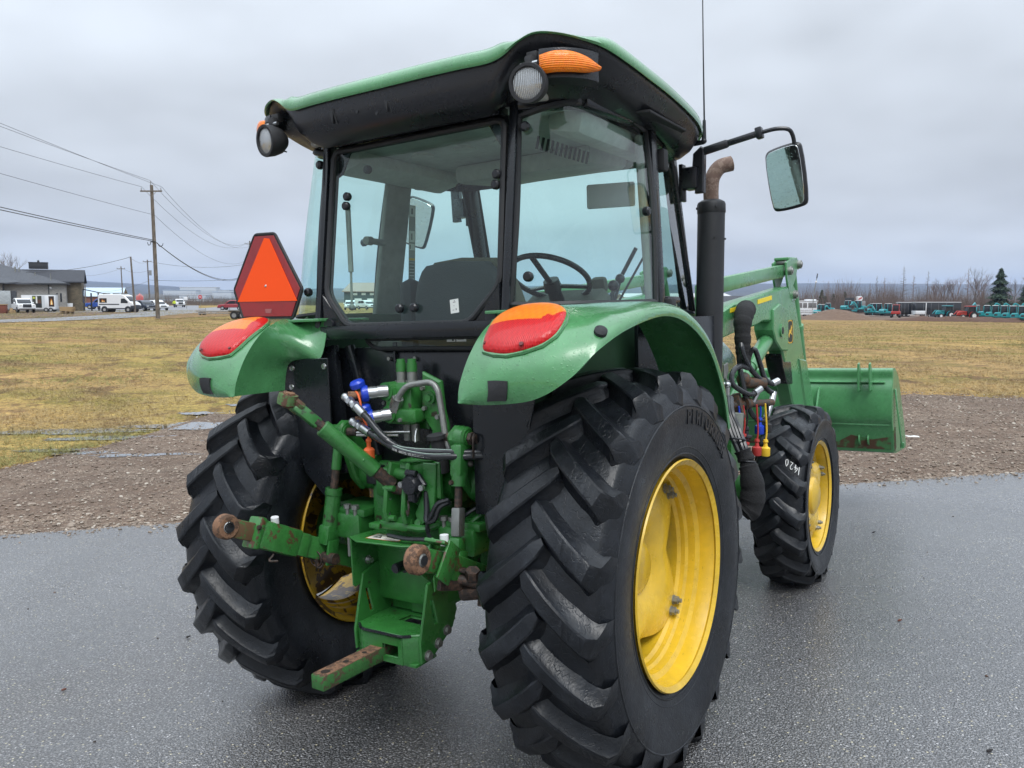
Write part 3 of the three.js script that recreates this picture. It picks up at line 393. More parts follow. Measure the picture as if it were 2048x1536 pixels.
tree('bare_tree', 'leafless tree rising behind the left house roof', 18, 150, 11.5, bareTree(11.5, 3, 0.55), bark); tree('bare_tree', 'leafless tree cut by the left edge of the photo', -14, 155, 9, bareTree(9, 8, 0.55), bark);
function larch(H, seed) { const r = rng(seed), br = []; const lean = (r() - 0.5) * 0.3; for (let i = 0; i < 70; i++) { const t = 0.12 + 0.86 * i / 70, y = H * t, L = H * 0.17 * (1 - t) * (0.6 + 0.8 * r()) + 0.25, a = r() * 6.28, e = V(Math.cos(a) * L, y + L * 0.12, Math.sin(a) * L), s = V(lean * t, y, 0); br.push(sweep([s, e.clone().lerp(s, 0.5).add(V(0, -0.05 * L, 0)), e.add(V(lean * t, 0, 0))], q => lerp(0.05, 0.012, q) * (H / 12), 3)); for (let k = 0; k < 3; k++) { const f = s.clone().lerp(e, 0.4 + 0.2 * k), w = V((r() - 0.5), -0.3 + 0.7 * r(), (r() - 0.5)).multiplyScalar(L * 0.4); br.push(sweep([f, f.clone().add(w.clone().multiplyScalar(0.5)), f.clone().add(w)], q => 0.018 * (1 - 0.5 * q) * (H / 12), 3)); } } return [[sweep([V(0, 0, 0), V(lean * 0.5, H * 0.5, 0), V(lean, H, 0)], t => lerp(H * 0.012, 0.02, t), 7)], br]; }
function spruce(H, Rr, seed) {
  const r = rng(seed), pos = [], col = []; const N = Math.round(H * 420);
  for (let i = 0; i < N; i++) { const t = Math.pow(r(), 0.75), y = H * (1 - t) * 0.97 + H * 0.03 * r(), tier = 0.75 + 0.35 * Math.sin(y * 6.5 / (H / 7)) , R1 = Rr * Math.pow(t, 0.8) * tier * (0.7 + 0.45 * hash(Math.floor(y * 3), Math.floor(r() * 9), seed)), a = r() * 6.28, q = Math.sqrt(r()), cx = Math.cos(a) * R1 * q, cz = Math.sin(a) * R1 * q, s = (0.12 + 0.18 * r()) * (H / 8) + 0.05, dr = -0.25 - 0.4 * q; const o = V(cx, y + dr * R1 * 0.35, cz), u = V(Math.cos(a), dr, Math.sin(a)).multiplyScalar(s * 1.6), w = V(-Math.sin(a), (r() - 0.5) * 0.6, Math.cos(a)).multiplyScalar(s * 0.5); const A = o.clone().sub(w), B = o.clone().add(w), C = o.clone().add(u); pos.push(...A.toArray(), ...B.toArray(), ...C.toArray()); const k = 0.7 + 0.6 * hash(Math.floor(y * 2), Math.floor(a * 3), seed + 1); for (let m = 0; m < 3; m++) col.push(0.030 * k, 0.052 * k, 0.030 * k); }
  const g = new THREE.BufferGeometry(); g.setAttribute('position', new THREE.Float32BufferAttribute(pos, 3)); g.setAttribute('color', new THREE.Float32BufferAttribute(col, 3)); g.computeVertexNormals(); return g;
}
const needle = mat([1, 1, 1], 0.95, { vertexColors: true, side: THREE.DoubleSide });
function spruceTree(px, d, H, Rr, seed, label) { const x = brg(px, d), o = thing('spruce_tree', label, 'tree', [x, hgt(x, -d) - 0.1, -d]); part('trunk', cyl([0, 0, 0], [0, H, 0], H * 0.018, 0.03, 8), bark, o); part('crown', spruce(H, Rr, seed), needle, o, { crease: null }); }
spruceTree(1994, 195, 11.4, 4.6, 5, 'tallest dark spruce above the right row of excavators'); spruceTree(2044, 200, 7.6, 3.4, 6, 'dark spruce cut by the right edge of the photo');
[[1640, 225, 6.6, 2.0, 'first small spruce behind the white trailers'], [1648, 226, 5.0, 1.6, 'low spruce leaning against the first small spruce'], [1663, 228, 5.6, 1.8, 'second small spruce from the white trailers'], [1671, 232, 5.2, 1.5, 'third small spruce from the white trailers'], [1686, 230, 6.2, 2.0, 'fourth small spruce behind the dirt mound'], [1597, 225, 4.0, 1.4, 'little dark spruce left of the light mast']].forEach(([p, d, h, r, l], i) => spruceTree(p, d, h, r, 20 + i, l));
[[1652, 250, 9.5, 'bare larch just right of the small spruces'], [1698, 250, 9.5, 'bare larch behind the dirt mound'], [1735, 250, 9.0, 'bare larch left of the close pair'], [1749, 245, 11.0, 'left larch of the close pair'], [1763, 245, 10.5, 'right larch of the close pair'], [1802, 235, 13.5, 'tallest bare larch above the first black trailer'], [1822, 240, 11.0, 'bare larch above the gap between black trailers'], [1849, 235, 12.0, 'broad bare larch above the second black trailer'], [1930, 225, 12.5, 'bare larch above the red tractor']].forEach(([p, d, h, l], i) => tree('larch_tree', l, p, d, h, larch(h, 60 + i), i % 2 ? bark : barkRed));
[[1868, 240, 9.5, 'thin leafless tree behind the second black trailer'], [1885, 235, 10, 'leafless tree behind the teal tractor'], [1905, 240, 10.5, 'leafless tree left of the tall larch by the red tractor'], [1945, 220, 11.5, 'broad leafless tree left of the tallest spruce'], [1958, 226, 11, 'leafless tree touching the tallest spruce'], [2020, 230, 10, 'leafless tree between the two big spruces'], [2062, 220, 11, 'leafless tree at the right edge of the photo']].forEach(([p, d, h, l], i) => tree('bare_tree', l, p, d, h, bareTree(h, 90 + i, 0.42), i % 2 ? bark : barkRed));
function thicket(name, label, px0, px1, d0, d1, h0, h1, n, seed, c1) { const r = rng(seed), g = new THREE.CylinderGeometry(0.35, 1, 1, 3, 1); g.translate(0, 0.5, 0); const im = new THREE.InstancedMesh(g, mat([1, 1, 1], 1), n), m = new THREE.Matrix4(), q = new THREE.Quaternion(); for (let i = 0; i < n; i++) { const d = lerp(d0, d1, r()), px = lerp(px0, px1, r()), x = brg(px, d), H = lerp(h0, h1, r() * r()) * (0.6 + 0.7 * fbm(px * 0.05, 1, seed, 3)); q.setFromEuler(new THREE.Euler((r() - 0.5) * 0.5, 0, (r() - 0.5) * 0.6)); m.compose(V(x, hgt(x, -d), -d), q, V(0.022 + 0.02 * r(), H, 0.03)); im.setMatrixAt(i, m); const k = 0.7 + 0.6 * r(); im.setColorAt(i, lin(c1[0] * k, c1[1] * k, c1[2] * k)); } im.name = name; im.userData = { kind: 'stuff', label, category: 'brush' }; scene.add(im); }
thicket('brush', 'brown leafless brush behind the machines on the right', 1600, 2120, 215, 262, 2.2, 9.5, 17000, 5, [0.17, 0.125, 0.105]);
thicket('scrub', 'low brown scrub beyond the left road', 290, 660, 250, 330, 1.2, 4.2, 5000, 6, [0.15, 0.12, 0.105]);
// ---------------------------------------------------------------- the tractor: x to its right, y up, z to its rear, ground under the rear axle at 0
const T = thing('tractor', 'green loader tractor with yellow wheels and black exhaust stack parked on wet asphalt', 'tractor');
T.position.set(-0.169, 0, -3.295); T.rotation.set(-0.3746 * Math.PI / 180, -32.373 * Math.PI / 180, 2.577 * Math.PI / 180, 'YXZ');

// ---- wheels: axis along x, outer side at +x
function tyreGeo(Rt, W, rim, nLug, lugH, lugW, seed) {
  const r = rng(seed), h = W / 2, prof = [[rim - 0.012, -h * 0.80], [rim + 0.012, -h * 0.87], [rim + 0.05, -h * 0.93], [lerp(rim, Rt, 0.45), -h], [lerp(rim, Rt, 0.62), -h * 0.985], [Rt - lugH - 0.055, -h * 0.93], [Rt - lugH - 0.026, -h * 0.86], [Rt - lugH - 0.008, -h * 0.6], [Rt - lugH, -h * 0.25], [Rt - lugH, 0]];
  const full = [...prof, ...prof.slice(0, -1).reverse().map(q => [q[0], -q[1]])];
  // finer profile through the points
  const cv = new THREE.CatmullRomCurve3(full.map(q => V(q[0], q[1], 0)), false, 'centripetal').getPoints(44);
  const N = 108, rows = [];
  for (let i = 0; i < N; i++) { const a = i / N * Math.PI * 2; rows.push(cv.map(q => V(q.y, q.x * Math.sin(a), q.x * Math.cos(a)))); }
  const carcass = flip(gridGeo(rows, true));
  const base = x => { const t = Math.abs(x) / h; return t < 0.6 ? Rt - lugH - 0.010 : t < 0.86 ? lerp(Rt - lugH - 0.010, Rt - lugH - 0.03, (t - 0.6) / 0.26) : lerp(Rt - lugH - 0.03, Rt - lugH - 0.085, (t - 0.86) / 0.09); };
  const lugs = [];
  const at = (x, rad, th) => V(x, rad * Math.sin(th), rad * Math.cos(th));
  for (const sd of [1, -1]) for (let k = 0; k < nLug; k++) {
    const th0 = (k + (sd > 0 ? 0 : 0.5)) / nLug * Math.PI * 2, jit = (r() - 0.5) * 0.02, wear = r() * 0.004, rows = [], n = 13;
    for (let i = 0; i <= n; i++) {
      const s = i / n, x = sd * lerp(-0.028, h * 0.955, Math.pow(s, 0.95)), ax = Math.abs(x);
      const adv = (0.30 * Math.pow(s, 0.80) + 0.02 * s) * (0.737 / Rt) * (W / 0.44); const th = th0 + jit - adv * 0.92;
      const end = sstep(0.80, 1.0, s), tip = Math.min(1, 0.55 + s * 8);
      const top = lerp(Rt - 0.022 * Math.pow(ax / h, 2.2) - wear, base(ax) + 0.012, end * end * 0.9) - (s < 0.04 ? 0.01 : 0) + (r() - 0.5) * 0.0014;
      const wt = lugW * lerp(0.42, 0.56, s) * tip * (1 + 0.5 * end), wb = wt + 0.020 + 0.02 * end, bb = base(ax);
      // section runs across the lug, mostly round the wheel
      const dir = 1 / Rt; const tilt = lerp(0.55, 0.35, s) * sd;   // lateral share of the section
      const sec = [[-wb - 0.012, bb], [-wb * 0.98, lerp(bb, top, 0.30)], [-wt * 1.10, lerp(bb, top, 0.70)], [-wt * 0.98, lerp(bb, top, 0.92)], [-wt * 0.76, top], [wt * 0.76, top], [wt * 0.98, lerp(bb, top, 0.92)], [wt * 1.10, lerp(bb, top, 0.70)], [wb * 0.98, lerp(bb, top, 0.30)], [wb + 0.012, bb]];
      rows.push(sec.map(([d, rad]) => at(clamp(x + d * tilt, -h * 1.0, h * 1.0), rad, th + d * dir * 0.9)));
    }
    const g = gridGeo(sd > 0 ? rows : rows.map(q => [...q].reverse())), e0 = new THREE.BufferGeometry();
    const pos = [], ix = []; for (const q of [rows[0], rows[n]]) { const o = pos.length / 3; q.forEach(p => pos.push(p.x, p.y, p.z)); for (let i = 1; i < 9; i++) ix.push(o, o + i, o + i + 1); }
    e0.setAttribute('position', new THREE.Float32BufferAttribute(pos, 3)); e0.setIndex(ix); e0.computeVertexNormals();
    lugs.push(g, e0);
  }
  return [fin(carcass, 0.9), ...lugs.map(g => fin(g, 0.6))];
}
const ringGeo = (prof, n = 72) => { const rows = []; for (let i = 0; i < n; i++) { const a = i / n * Math.PI * 2; rows.push(prof.map(q => V(q[1], q[0] * Math.sin(a), q[0] * Math.cos(a)))); } return flip(gridGeo(rows, true)); };
function wheel(name, spec, mir) {
  const w = group(name, T), k = gs => mir ? list(gs).map(mx) : list(gs);
  const tg = mergeGeometries(spec.tyre.map(g => g.clone())); part('tyre', k(tg), M.rubber, w, { crease: null, keepUV: true });
  part('sidewall_rib', k(spec.ribs.map(([x, r]) => ringGeo(Array.from({ length: 9 }, (_, i) => [r + 0.004 * Math.cos(i / 8 * Math.PI), x + 0.004 * Math.sin(i / 8 * Math.PI)])))), M.rubber, w, { crease: 0.9 });
  part('rim', k(ringGeo(spec.rim)), spec.rimMat, w, { crease: 0.5 });
  const disc = part('wheel_disc', k(spec.disc), spec.rimMat, w, { crease: 0.7 });
  part('hub', k(spec.hub), spec.hubMat, w);
  part('valve_stem', k(cyl([spec.rim[2][1] * -0.55, (spec.rim[1][0] - 0.05) * 0.77, (spec.rim[1][0] - 0.05) * 0.64], [spec.rim[2][1] * -0.55 + 0.03, (spec.rim[1][0] - 0.07) * 0.77, (spec.rim[1][0] - 0.07) * 0.64], 0.006, 0.005, 8)), M.seal, w);
  for (const b of spec.bolts) part('wheel_bolt', k(b), M.zinc, w);
  return w;
}
function discGeo(x0, rIn, rOut, lobes, phase, dish, th, soft) {
  const rows = [], N = 96; for (let i = 0; i < N; i++) {
    const a = i / N * Math.PI * 2, c = Math.cos((a - phase) * lobes), lob = Math.pow(0.5 + 0.5 * c, soft), ro = lerp(rOut[0], rOut[1], lob), row = [];
    for (let j = 0; j <= 10; j++) { const t = j / 10, r = lerp(rIn, ro, t); row.push(V(x0 - dish * Math.pow(1 - t, 1.6) * (1 + 0.0 * c) - (1 - lob) * 0.028 * t * t + 0.018 * Math.sin(t * Math.PI), r * Math.sin(a), r * Math.cos(a))); }
    rows.push(row);
  }
  rows.push(rows[0].map(p => p.clone())); return flip(shell(rows, th));
}
const axB = (x, r, a, len, rad) => cyl([x, r * Math.sin(a), r * Math.cos(a)], [x + len, r * Math.sin(a), r * Math.cos(a)], rad, rad, 6);
const nutAt = (x, r, a, s = 1) => [cyl([x, r * Math.sin(a), r * Math.cos(a)], [x + 0.004 * s, r * Math.sin(a), r * Math.cos(a)], 0.019 * s, 0.019 * s, 14), axB(x + 0.004 * s, r, a, 0.018 * s, 0.0155 * s), cyl([x + 0.022 * s, r * Math.sin(a), r * Math.cos(a)], [x + 0.034 * s, r * Math.sin(a), r * Math.cos(a)], 0.0085 * s, 0.0085 * s, 8)];
const rimProf = (h, r) => [[r - 0.018, -h + 0.012], [r, -h], [r + 0.004, -h + 0.006], [r - 0.014, -h + 0.02], [r - 0.022, -h + 0.05], [r - 0.025, -h + 0.075], [r - 0.042, -h + 0.088], [r - 0.046, -h + 0.115], [r - 0.056, -h + 0.125], [r - 0.058, -h * 0.32], [r - 0.068, -h * 0.26], [r - 0.068, h * 0.26], [r - 0.058, h * 0.32], [r - 0.056, h - 0.125], [r - 0.046, h - 0.115], [r - 0.042, h - 0.088], [r - 0.025, h - 0.075], [r - 0.022, h - 0.05], [r - 0.014, h - 0.02], [r + 0.004, h - 0.006], [r, h], [r - 0.018, h - 0.012]];
const rearSpec = {
  ribs: [[0.199, 0.428], [0.2035, 0.452], [0.2205, 0.600]], tyre: tyreGeo(0.737, 0.446, 0.405, 21, 0.046, 0.058, 5), rim: rimProf(0.208, 0.405), rimMat: M.yellow, hubMat: M.yellow,
  disc: [discGeo(0.060, 0.085, [0.272, 0.345], 4, deg(135 + 2), 0.035, 0.010, 0.75)],
  hub: [lathe([[0, 0.0], [0.15, 0.0], [0.15, 0.02], [0.10, 0.045], [0.095, 0.085], [0.07, 0.10], [0, 0.10]], [-0.045, 0, 0], [0.13, 0, 0], 32), ...[0, 1, 2, 3, 4, 5, 6, 7].map(i => axB(-0.03, 0.122, i * 0.785, 0.02, 0.012))],
  bolts: [45, 135, 225, 315].flatMap(a => [nutAt(0.064, 0.325, deg(a - 4)), nutAt(0.064, 0.325, deg(a + 4))]),
};
const frontSpec = {
  ribs: [[0.137, 0.352], [0.1505, 0.455]], tyre: tyreGeo(0.548, 0.305, 0.33, 18, 0.036, 0.050, 9), rim: rimProf(0.132, 0.33), rimMat: M.yellow, hubMat: M.yellow,
  disc: [discGeo(0.085, 0.06, [0.195, 0.262], 4, deg(143), 0.02, 0.010, 1.1)],
  hub: [lathe([[0, 0], [0.125, 0], [0.125, 0.02], [0.105, 0.05], [0.06, 0.068], [0, 0.072]], [0.055, 0, 0], [0.13, 0, 0], 32)],
  bolts: [53, 143, 233, 323].flatMap(a => [nutAt(0.085, 0.238, deg(a - 6), 0.9), nutAt(0.085, 0.238, deg(a + 6), 0.9)]),
};
const rrw = wheel('rear_wheel', rearSpec, false); rrw.position.set(0.745, 0.716, 0); rrw.rotation.x = deg(4); rrw.userData.label = 'right rear wheel nearest the camera';
const rlw = wheel('rear_wheel', { ...rearSpec, rimMat: M.yellowDirty, hubMat: M.greenCast }, true); rlw.position.set(-0.745, 0.716, 0); rlw.rotation.x = deg(11); rlw.userData.label = 'left rear wheel behind the hitch arms';
const frw = wheel('front_wheel', frontSpec, false); frw.position.set(0.80, 0.530, -2.343); frw.rotation.x = deg(-8); frw.userData.label = 'right front wheel with chalk number on its tread';
const flw = wheel('front_wheel', frontSpec, true); flw.position.set(-0.80, 0.530, -2.343); flw.userData.label = 'left front wheel on the far side';
{ // chalk number 1420 on a tread bar of the front tyre, written upside down
  const strokes = { 1: [[[0.3, 0], [0.35, 1]]], 4: [[[0.5, 1], [0.0, 0.35], [0.75, 0.4]], [[0.55, 0.7], [0.5, 0]]], 2: [[[0, 0.8], [0.3, 1], [0.55, 0.75], [0.1, 0.1], [0, 0], [0.6, 0.05]]], 0: [[[0.3, 1], [0.02, 0.6], [0.15, 0.05], [0.5, 0.1], [0.6, 0.6], [0.3, 1]]] };
  const gs = []; let off = 0; const hh = 0.042, r = 0.512;
  const th0 = deg(17.9), x0 = 0.122;
  for (const d of ['1', '4', '2', '0']) { for (const s of strokes[d]) gs.push(tube(s.map(([a, b]) => { const u = x0 - (off + a * 0.022), th = th0 - (b - 0.5) * hh / r - (u - x0) * 1.25; const rad = r + 0.003; return V(u, rad * Math.sin(th), rad * Math.cos(th)); }), 0.0024, 5, 18)); off += d === '1' ? 0.016 : 0.027; }
  part('chalk_number', gs, mat([0.75, 0.75, 0.73], 0.9), frw, { label: 'white chalk digits 1420 upside down on the tread' });
}

// ---- fenders
const FI = [[0.515, 1.39, 0.715], [0.515, 1.45, 0.70], [0.52, 1.54, 0.645], [0.53, 1.62, 0.56], [0.56, 1.67, 0.44], [0.62, 1.678, 0.30], [0.69, 1.683, 0.12], [0.71, 1.675, -0.06], [0.70, 1.60, -0.25], [0.70, 1.42, -0.43], [0.70, 1.2, -0.53]];
const FL = [[0.535, 1.386, 0.718], [0.65, 1.386, 0.71], [0.775, 1.403, 0.69], [0.87, 1.46, 0.655], [0.932, 1.54, 0.585], [0.955, 1.60, 0.405], [0.955, 1.632, 0.12], [0.955, 1.592, -0.117], [0.955, 1.482, -0.33], [0.955, 1.314, -0.47], [0.955, 1.164, -0.53]];
const FK = [[0.525, 1.39, 0.73], [0.62, 1.435, 0.742], [0.765, 1.53, 0.73], [0.88, 1.615, 0.625], [0.945, 1.685, 0.46], [0.965, 1.695, 0.30], [0.975, 1.698, 0.12], [0.985, 1.69, -0.07], [0.985, 1.61, -0.30], [0.985, 1.43, -0.49], [0.985, 1.21, -0.58]];
function fpt(s, v) { const a = cr(FI, s), b = cr(FL, s), c = cr(FK, s), m = 1 - v, o = []; for (let k = 0; k < 3; k++) { const c1 = a[k] + (c[k] - a[k]) * 0.72, c2 = b[k] + (c[k] - b[k]) * 0.72; o.push(a[k] * m ** 3 + 3 * c1 * m * m * v + 3 * c2 * m * v * v + b[k] * v ** 3); } return V(...o); }
function fnorm(s, v) { const e = 0.006, a = fpt(Math.min(1, s + e), v).sub(fpt(Math.max(0, s - e), v)), b = fpt(s, Math.min(1, v + e)).sub(fpt(s, Math.max(0, v - e))); const n = b.cross(a).normalize(); return n; }
const fOut = fnorm(0.3, 0.4).z > 0 ? 1 : -1;
const fp = (s, v, off = 0) => fpt(s, v).addScaledVector(fnorm(s, v), off * fOut);
const fRows = []; for (let i = 0; i <= 80; i++) { const r = []; for (let j = 0; j <= 26; j++) r.push(fpt(i / 80, j / 26)); fRows.push(r); }
const fG = gridGeo(fRows), fMid = 40 * 27 + 10, fIn = V().fromBufferAttribute(fG.attributes.normal, fMid).dot(fnorm(0.5, 10 / 26).multiplyScalar(fOut)) > 0;
const fShell = fIn ? shell(fRows, 0.008) : shell([...fRows].reverse(), 0.008);   // thickness goes inwards
const fCentre = fpt(0.3, 0.25);
// tail-lamp outline on the fender, as (along, across)
const LAMP_S = [[0.205, 0.13], [0.235, 0.075], [0.275, 0.042], [0.315, 0.02], [0.355, 0.02], [0.392, 0.06], [0.402, 0.16], [0.394, 0.27], [0.372, 0.38], [0.342, 0.46], [0.305, 0.52], [0.27, 0.52], [0.236, 0.455], [0.212, 0.36], [0.203, 0.24]];
function lampSurf(pick, lift) {   // bulged cap: rings from the outline to its middle, split where `pick` says
  const cs = LAMP_S.reduce((a, q) => [a[0] + q[0] / LAMP_S.length, a[1] + q[1] / LAMP_S.length], [0, 0]);
  const n = 120, ring = Array.from({ length: n }, (_, i) => { const t = i / n * LAMP_S.length, k = Math.floor(t), f = t - k, g = j => LAMP_S[(k + j + LAMP_S.length * 2) % LAMP_S.length], [a, b, c, d] = [g(-1), g(0), g(1), g(2)]; return [0, 1].map(m => 0.5 * (2 * b[m] + (c[m] - a[m]) * f + (2 * a[m] - 5 * b[m] + 4 * c[m] - d[m]) * f * f + (3 * b[m] - a[m] - 3 * c[m] + d[m]) * f ** 3)); });
  const rows = []; const prof = [[1.0, -0.002], [0.995, 0.006], [0.97, 0.0125], [0.93, 0.0175], [0.87, 0.0215], [0.76, 0.0255], [0.62, 0.0285], [0.46, 0.030], [0.3, 0.0305], [0.15, 0.031], [0.0, 0.031]];
  const P = prof.map(([k, o]) => ring.map(q => { const s = lerp(cs[0], q[0], k), v = lerp(cs[1], q[1], k); return { p: fp(clamp(s), clamp(v, 0.001, 0.99), o * lift), s, v }; }));
  const pos = [], tri = (a, b, c) => { if (pick((a.s + b.s + c.s) / 3, (a.v + b.v + c.v) / 3)) pos.push(...a.p.toArray(), ...b.p.toArray(), ...c.p.toArray()); };
  // dense split: subdivide each quad
  for (let i = 0; i < P.length - 1; i++) for (let j = 0; j < n; j++) { const a = P[i][j], b = P[i][(j + 1) % n], c = P[i + 1][j], d = P[i + 1][(j + 1) % n]; const K = 2, mixp = (u, w) => { const l = (x, y, t) => ({ p: x.p.clone().lerp(y.p, t), s: lerp(x.s, y.s, t), v: lerp(x.v, y.v, t) }); return l(l(a, b, u), l(c, d, u), w); }; for (let x = 0; x < K; x++) for (let y = 0; y < K; y++) { const q = [mixp(x / K, y / K), mixp((x + 1) / K, y / K), mixp((x + 1) / K, (y + 1) / K), mixp(x / K, (y + 1) / K)]; tri(q[0], q[1], q[2]); tri(q[0], q[2], q[3]); } }
  const g = new THREE.BufferGeometry(); g.setAttribute('position', new THREE.Float32BufferAttribute(pos, 3)); g.computeVertexNormals(); return g;
}
const isAmber = (s, v) => s > 0.272 + 0.125 * v && v < 0.385 && !(v > 0.345 && s < 0.335);
const isAmberL = (s, v) => s > 0.292 + 0.07 * v && v > 0.085 && s < 0.393;
const lamps = { 1: [lampSurf(isAmber, 1), lampSurf((s, v) => !isAmber(s, v), 1)], '-1': [lampSurf(isAmberL, 1), lampSurf((s, v) => !isAmberL(s, v), 1)] };
const lampRim = sweep([...LAMP_S, LAMP_S[0]].flatMap((q, i, a) => i < a.length - 1 ? [0, 0.34, 0.67].map(t => fp(clamp(lerp(q[0], a[i + 1][0], t)), clamp(lerp(q[1], a[i + 1][1], t), 0.001, 0.99), 0.003)) : [fp(q[0], q[1], 0.003)]), 0.008, 6, true);
function padGeo(q, off) { const rows = []; for (let i = 0; i <= 6; i++) { const r = []; for (let j = 0; j <= 6; j++) { const t = i / 6, u = j / 6, m = k => lerp(lerp(q[0][k], q[1][k], u), lerp(q[3][k], q[2][k], u), t); r.push(fp(m(0), m(1), off)); } rows.push(r); } return flip(shell(rows, 0.012)); }
for (const sd of [1, -1]) {
  const k = g => sd > 0 ? g : list(g).map(mx);
  const TG = [[0.560, 1.388, 0.43], [0.560, 1.45, 0.42], [0.545, 1.497, 0.41], [0.48, 1.513, 0.395], [0.40, 1.518, 0.378], [0.40, 1.668, 0.33]], wr = [];
  for (let i = 0; i <= 30; i++) { const a = cr(FI.slice(0, 6), i / 30), b = cr(TG, i / 30), r = []; for (let j = 0; j <= 12; j++) { const t = j / 12, bow = 0.03 * Math.sin(t * Math.PI) * sstep(0, 0.35, i / 30) * (1 - sstep(0.55, 0.8, i / 30)); r.push(V(lerp(a[0], b[0], t) + bow * 0.5, lerp(a[1], b[1], t) - bow * 0.6, lerp(a[2], b[2], t) - bow)); } wr.push(r); }
  const web = shell(wr, 0.004);
  const topPanel = box(0.2, 0.012, 0.30, [0.50, 1.666, 0.235], [0, 0, 0], 0.004);
  const fender = part('fender', k([fShell, web, topPanel]), M.green, T, { crease: 0.8, label: sd > 0 ? 'right rear fender over the near wheel' : 'left rear fender beside the orange triangle' });
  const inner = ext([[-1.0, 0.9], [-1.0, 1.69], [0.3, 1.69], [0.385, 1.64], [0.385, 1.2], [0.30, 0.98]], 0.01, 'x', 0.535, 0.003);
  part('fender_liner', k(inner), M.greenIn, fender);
  const lamp = part('lamp_surround', k(lampRim), M.green, fender);
  // the lens pieces belong to the fender (third level at most)
  part('lens_screw', k([lathe([[0, 0], [0.008, 0], [0.007, 0.004], [0, 0.005]], fp(0.243, 0.43, 0.026), fp(0.243, 0.43, 0.05), 12), lathe([[0, 0], [0.006, 0], [0.005, 0.004], [0, 0.005]], fp(0.222, 0.13, 0.020), fp(0.222, 0.13, 0.05), 12)]), mat([0.12, 0.01, 0.01], 0.4), fender);
  part('turn_signal_lens', k(lamps[sd][0]), M.amber, fender, { crease: 1.0 });
  part('brake_light_lens', k(lamps[sd][1]), M.red, fender, { crease: 1.0 });
  part('reflector_pad', k(padGeo([[0.138, 0.458], [0.165, 0.642], [0.135, 0.925], [0.092, 0.842]], 0.008)), M.plasticDull, fender);
  if (sd > 0) part('blanking_plug', [lathe([[0, 0], [0.02, 0], [0.02, 0.012], [0.012, 0.018], [0, 0.02]], fp(0.392, 0.80, -0.002), fp(0.392, 0.80, 0.02), 16)], M.plasticDull, fender);
  // black panel between fender and cab, seen from behind
  const pan = part('side_panel', k(ext([[0.345, 1.515], [0.60, 1.51], [0.605, 1.40], [0.56, 1.20], [0.50, 1.05], [0.40, 0.96], [0.34, 0.96]], 0.008, 'z', 0.395, 0.002)), M.black, T);
  for (const [x, y] of [[0.545, 1.475], [0.365, 1.482], [0.553, 1.398]]) part('panel_screw', k(lathe([[0, 0], [0.013, 0], [0.011, 0.005], [0, 0.008]], [x, y, 0.399], [x, y, 0.41], 14)), M.steel, pan);
}
{ // raised lettering on the sidewall of the near rear tyre
  const font = await new FontLoader().loadAsync('fonts/droid/droid_sans_bold.typeface.json'), gs = []; let a = 96;
  for (const ch of 'PERFORMER') { const g = new TextGeometry(ch, { font, size: 0.052, depth: 0.004, curveSegments: 4, bevelEnabled: false }); g.computeBoundingBox(); const w = g.boundingBox.max.x + 0.008; const q = g.index ? g.toNonIndexed() : g, p = q.attributes.position; const th = deg(a), r0 = 0.535; for (let i = 0; i < p.count; i++) { const u = p.getX(i), v = p.getY(i), d = p.getZ(i), t = th + u / 0.56, r = r0 + v; p.setXYZ(i, 0.2222 + d - 0.10 * (r - 0.555) ** 2, r * Math.sin(t), r * Math.cos(t)); } gs.push(flip(q)); a += w / 0.56 * 180 / Math.PI; }
  part('sidewall_lettering', gs.map(g => { g.computeVertexNormals(); return g; }), M.rubber, rrw, { crease: 0.3 });
}
// ---------------------------------------------------------------- cab
const cab = group('cab', T);
// frame: corner posts, door posts, front posts, sills and rear bars
const wz = y => 0.315 - (y - 1.65) * 0.137;   // rear wall leans forward with height
{
  const gs = [
    ...both([beam([0.452, 1.30, wz(1.3) + 0.002], [0.452, 2.40, wz(2.4)], 0.034, 0.05, 0.01), beam([0.735, 1.60, -0.355], [0.672, 2.42, -0.44], 0.05, 0.06, 0.012), beam([0.585, 1.45, -1.15], [0.56, 2.42, -0.93], 0.06, 0.06, 0.014)]),
    box(0.86, 0.055, 0.05, [0, 1.612, 0.322]), box(0.80, 0.05, 0.06, [0, 2.385, 0.215]),
    ...both([ext([[0.30, 1.585], [0.428, 1.585], [0.428, 1.77], [0.415, 1.755], [0.312, 1.640]], 0.03, 'z', 0.312, 0.004)]),
    ...both([beam([0.455, 1.655, 0.30], [0.70, 1.655, 0.20], 0.05, 0.04, 0.008, [0, 1, 0]), beam([0.70, 1.655, 0.20], [0.735, 1.65, -0.36], 0.05, 0.05, 0.008, [0, 1, 0]), beam([0.735, 1.60, -0.36], [0.585, 1.56, -1.15], 0.09, 0.05, 0.01, [0, 1, 0])]),
    ...both([beam([0.57, 2.41, -0.93], [0.672, 2.41, -0.44], 0.05, 0.06, 0.01, [0, 1, 0]), beam([0.672, 2.41, -0.44], [0.64, 2.40, 0.08], 0.05, 0.05, 0.01, [0, 1, 0]), beam([0.64, 2.40, 0.08], [0.452, 2.39, 0.215], 0.05, 0.05, 0.01, [0, 1, 0])]),
    box(1.16, 0.06, 0.05, [0, 2.42, -0.94]),
  ];
  const frame = part('cab_frame', gs, M.black, cab);
  part('frame_plug', both([cyl([0.393, 1.645, 0.322], [0.393, 1.645, 0.338], 0.026, 0.024, 20)]), M.plastic, frame);
}
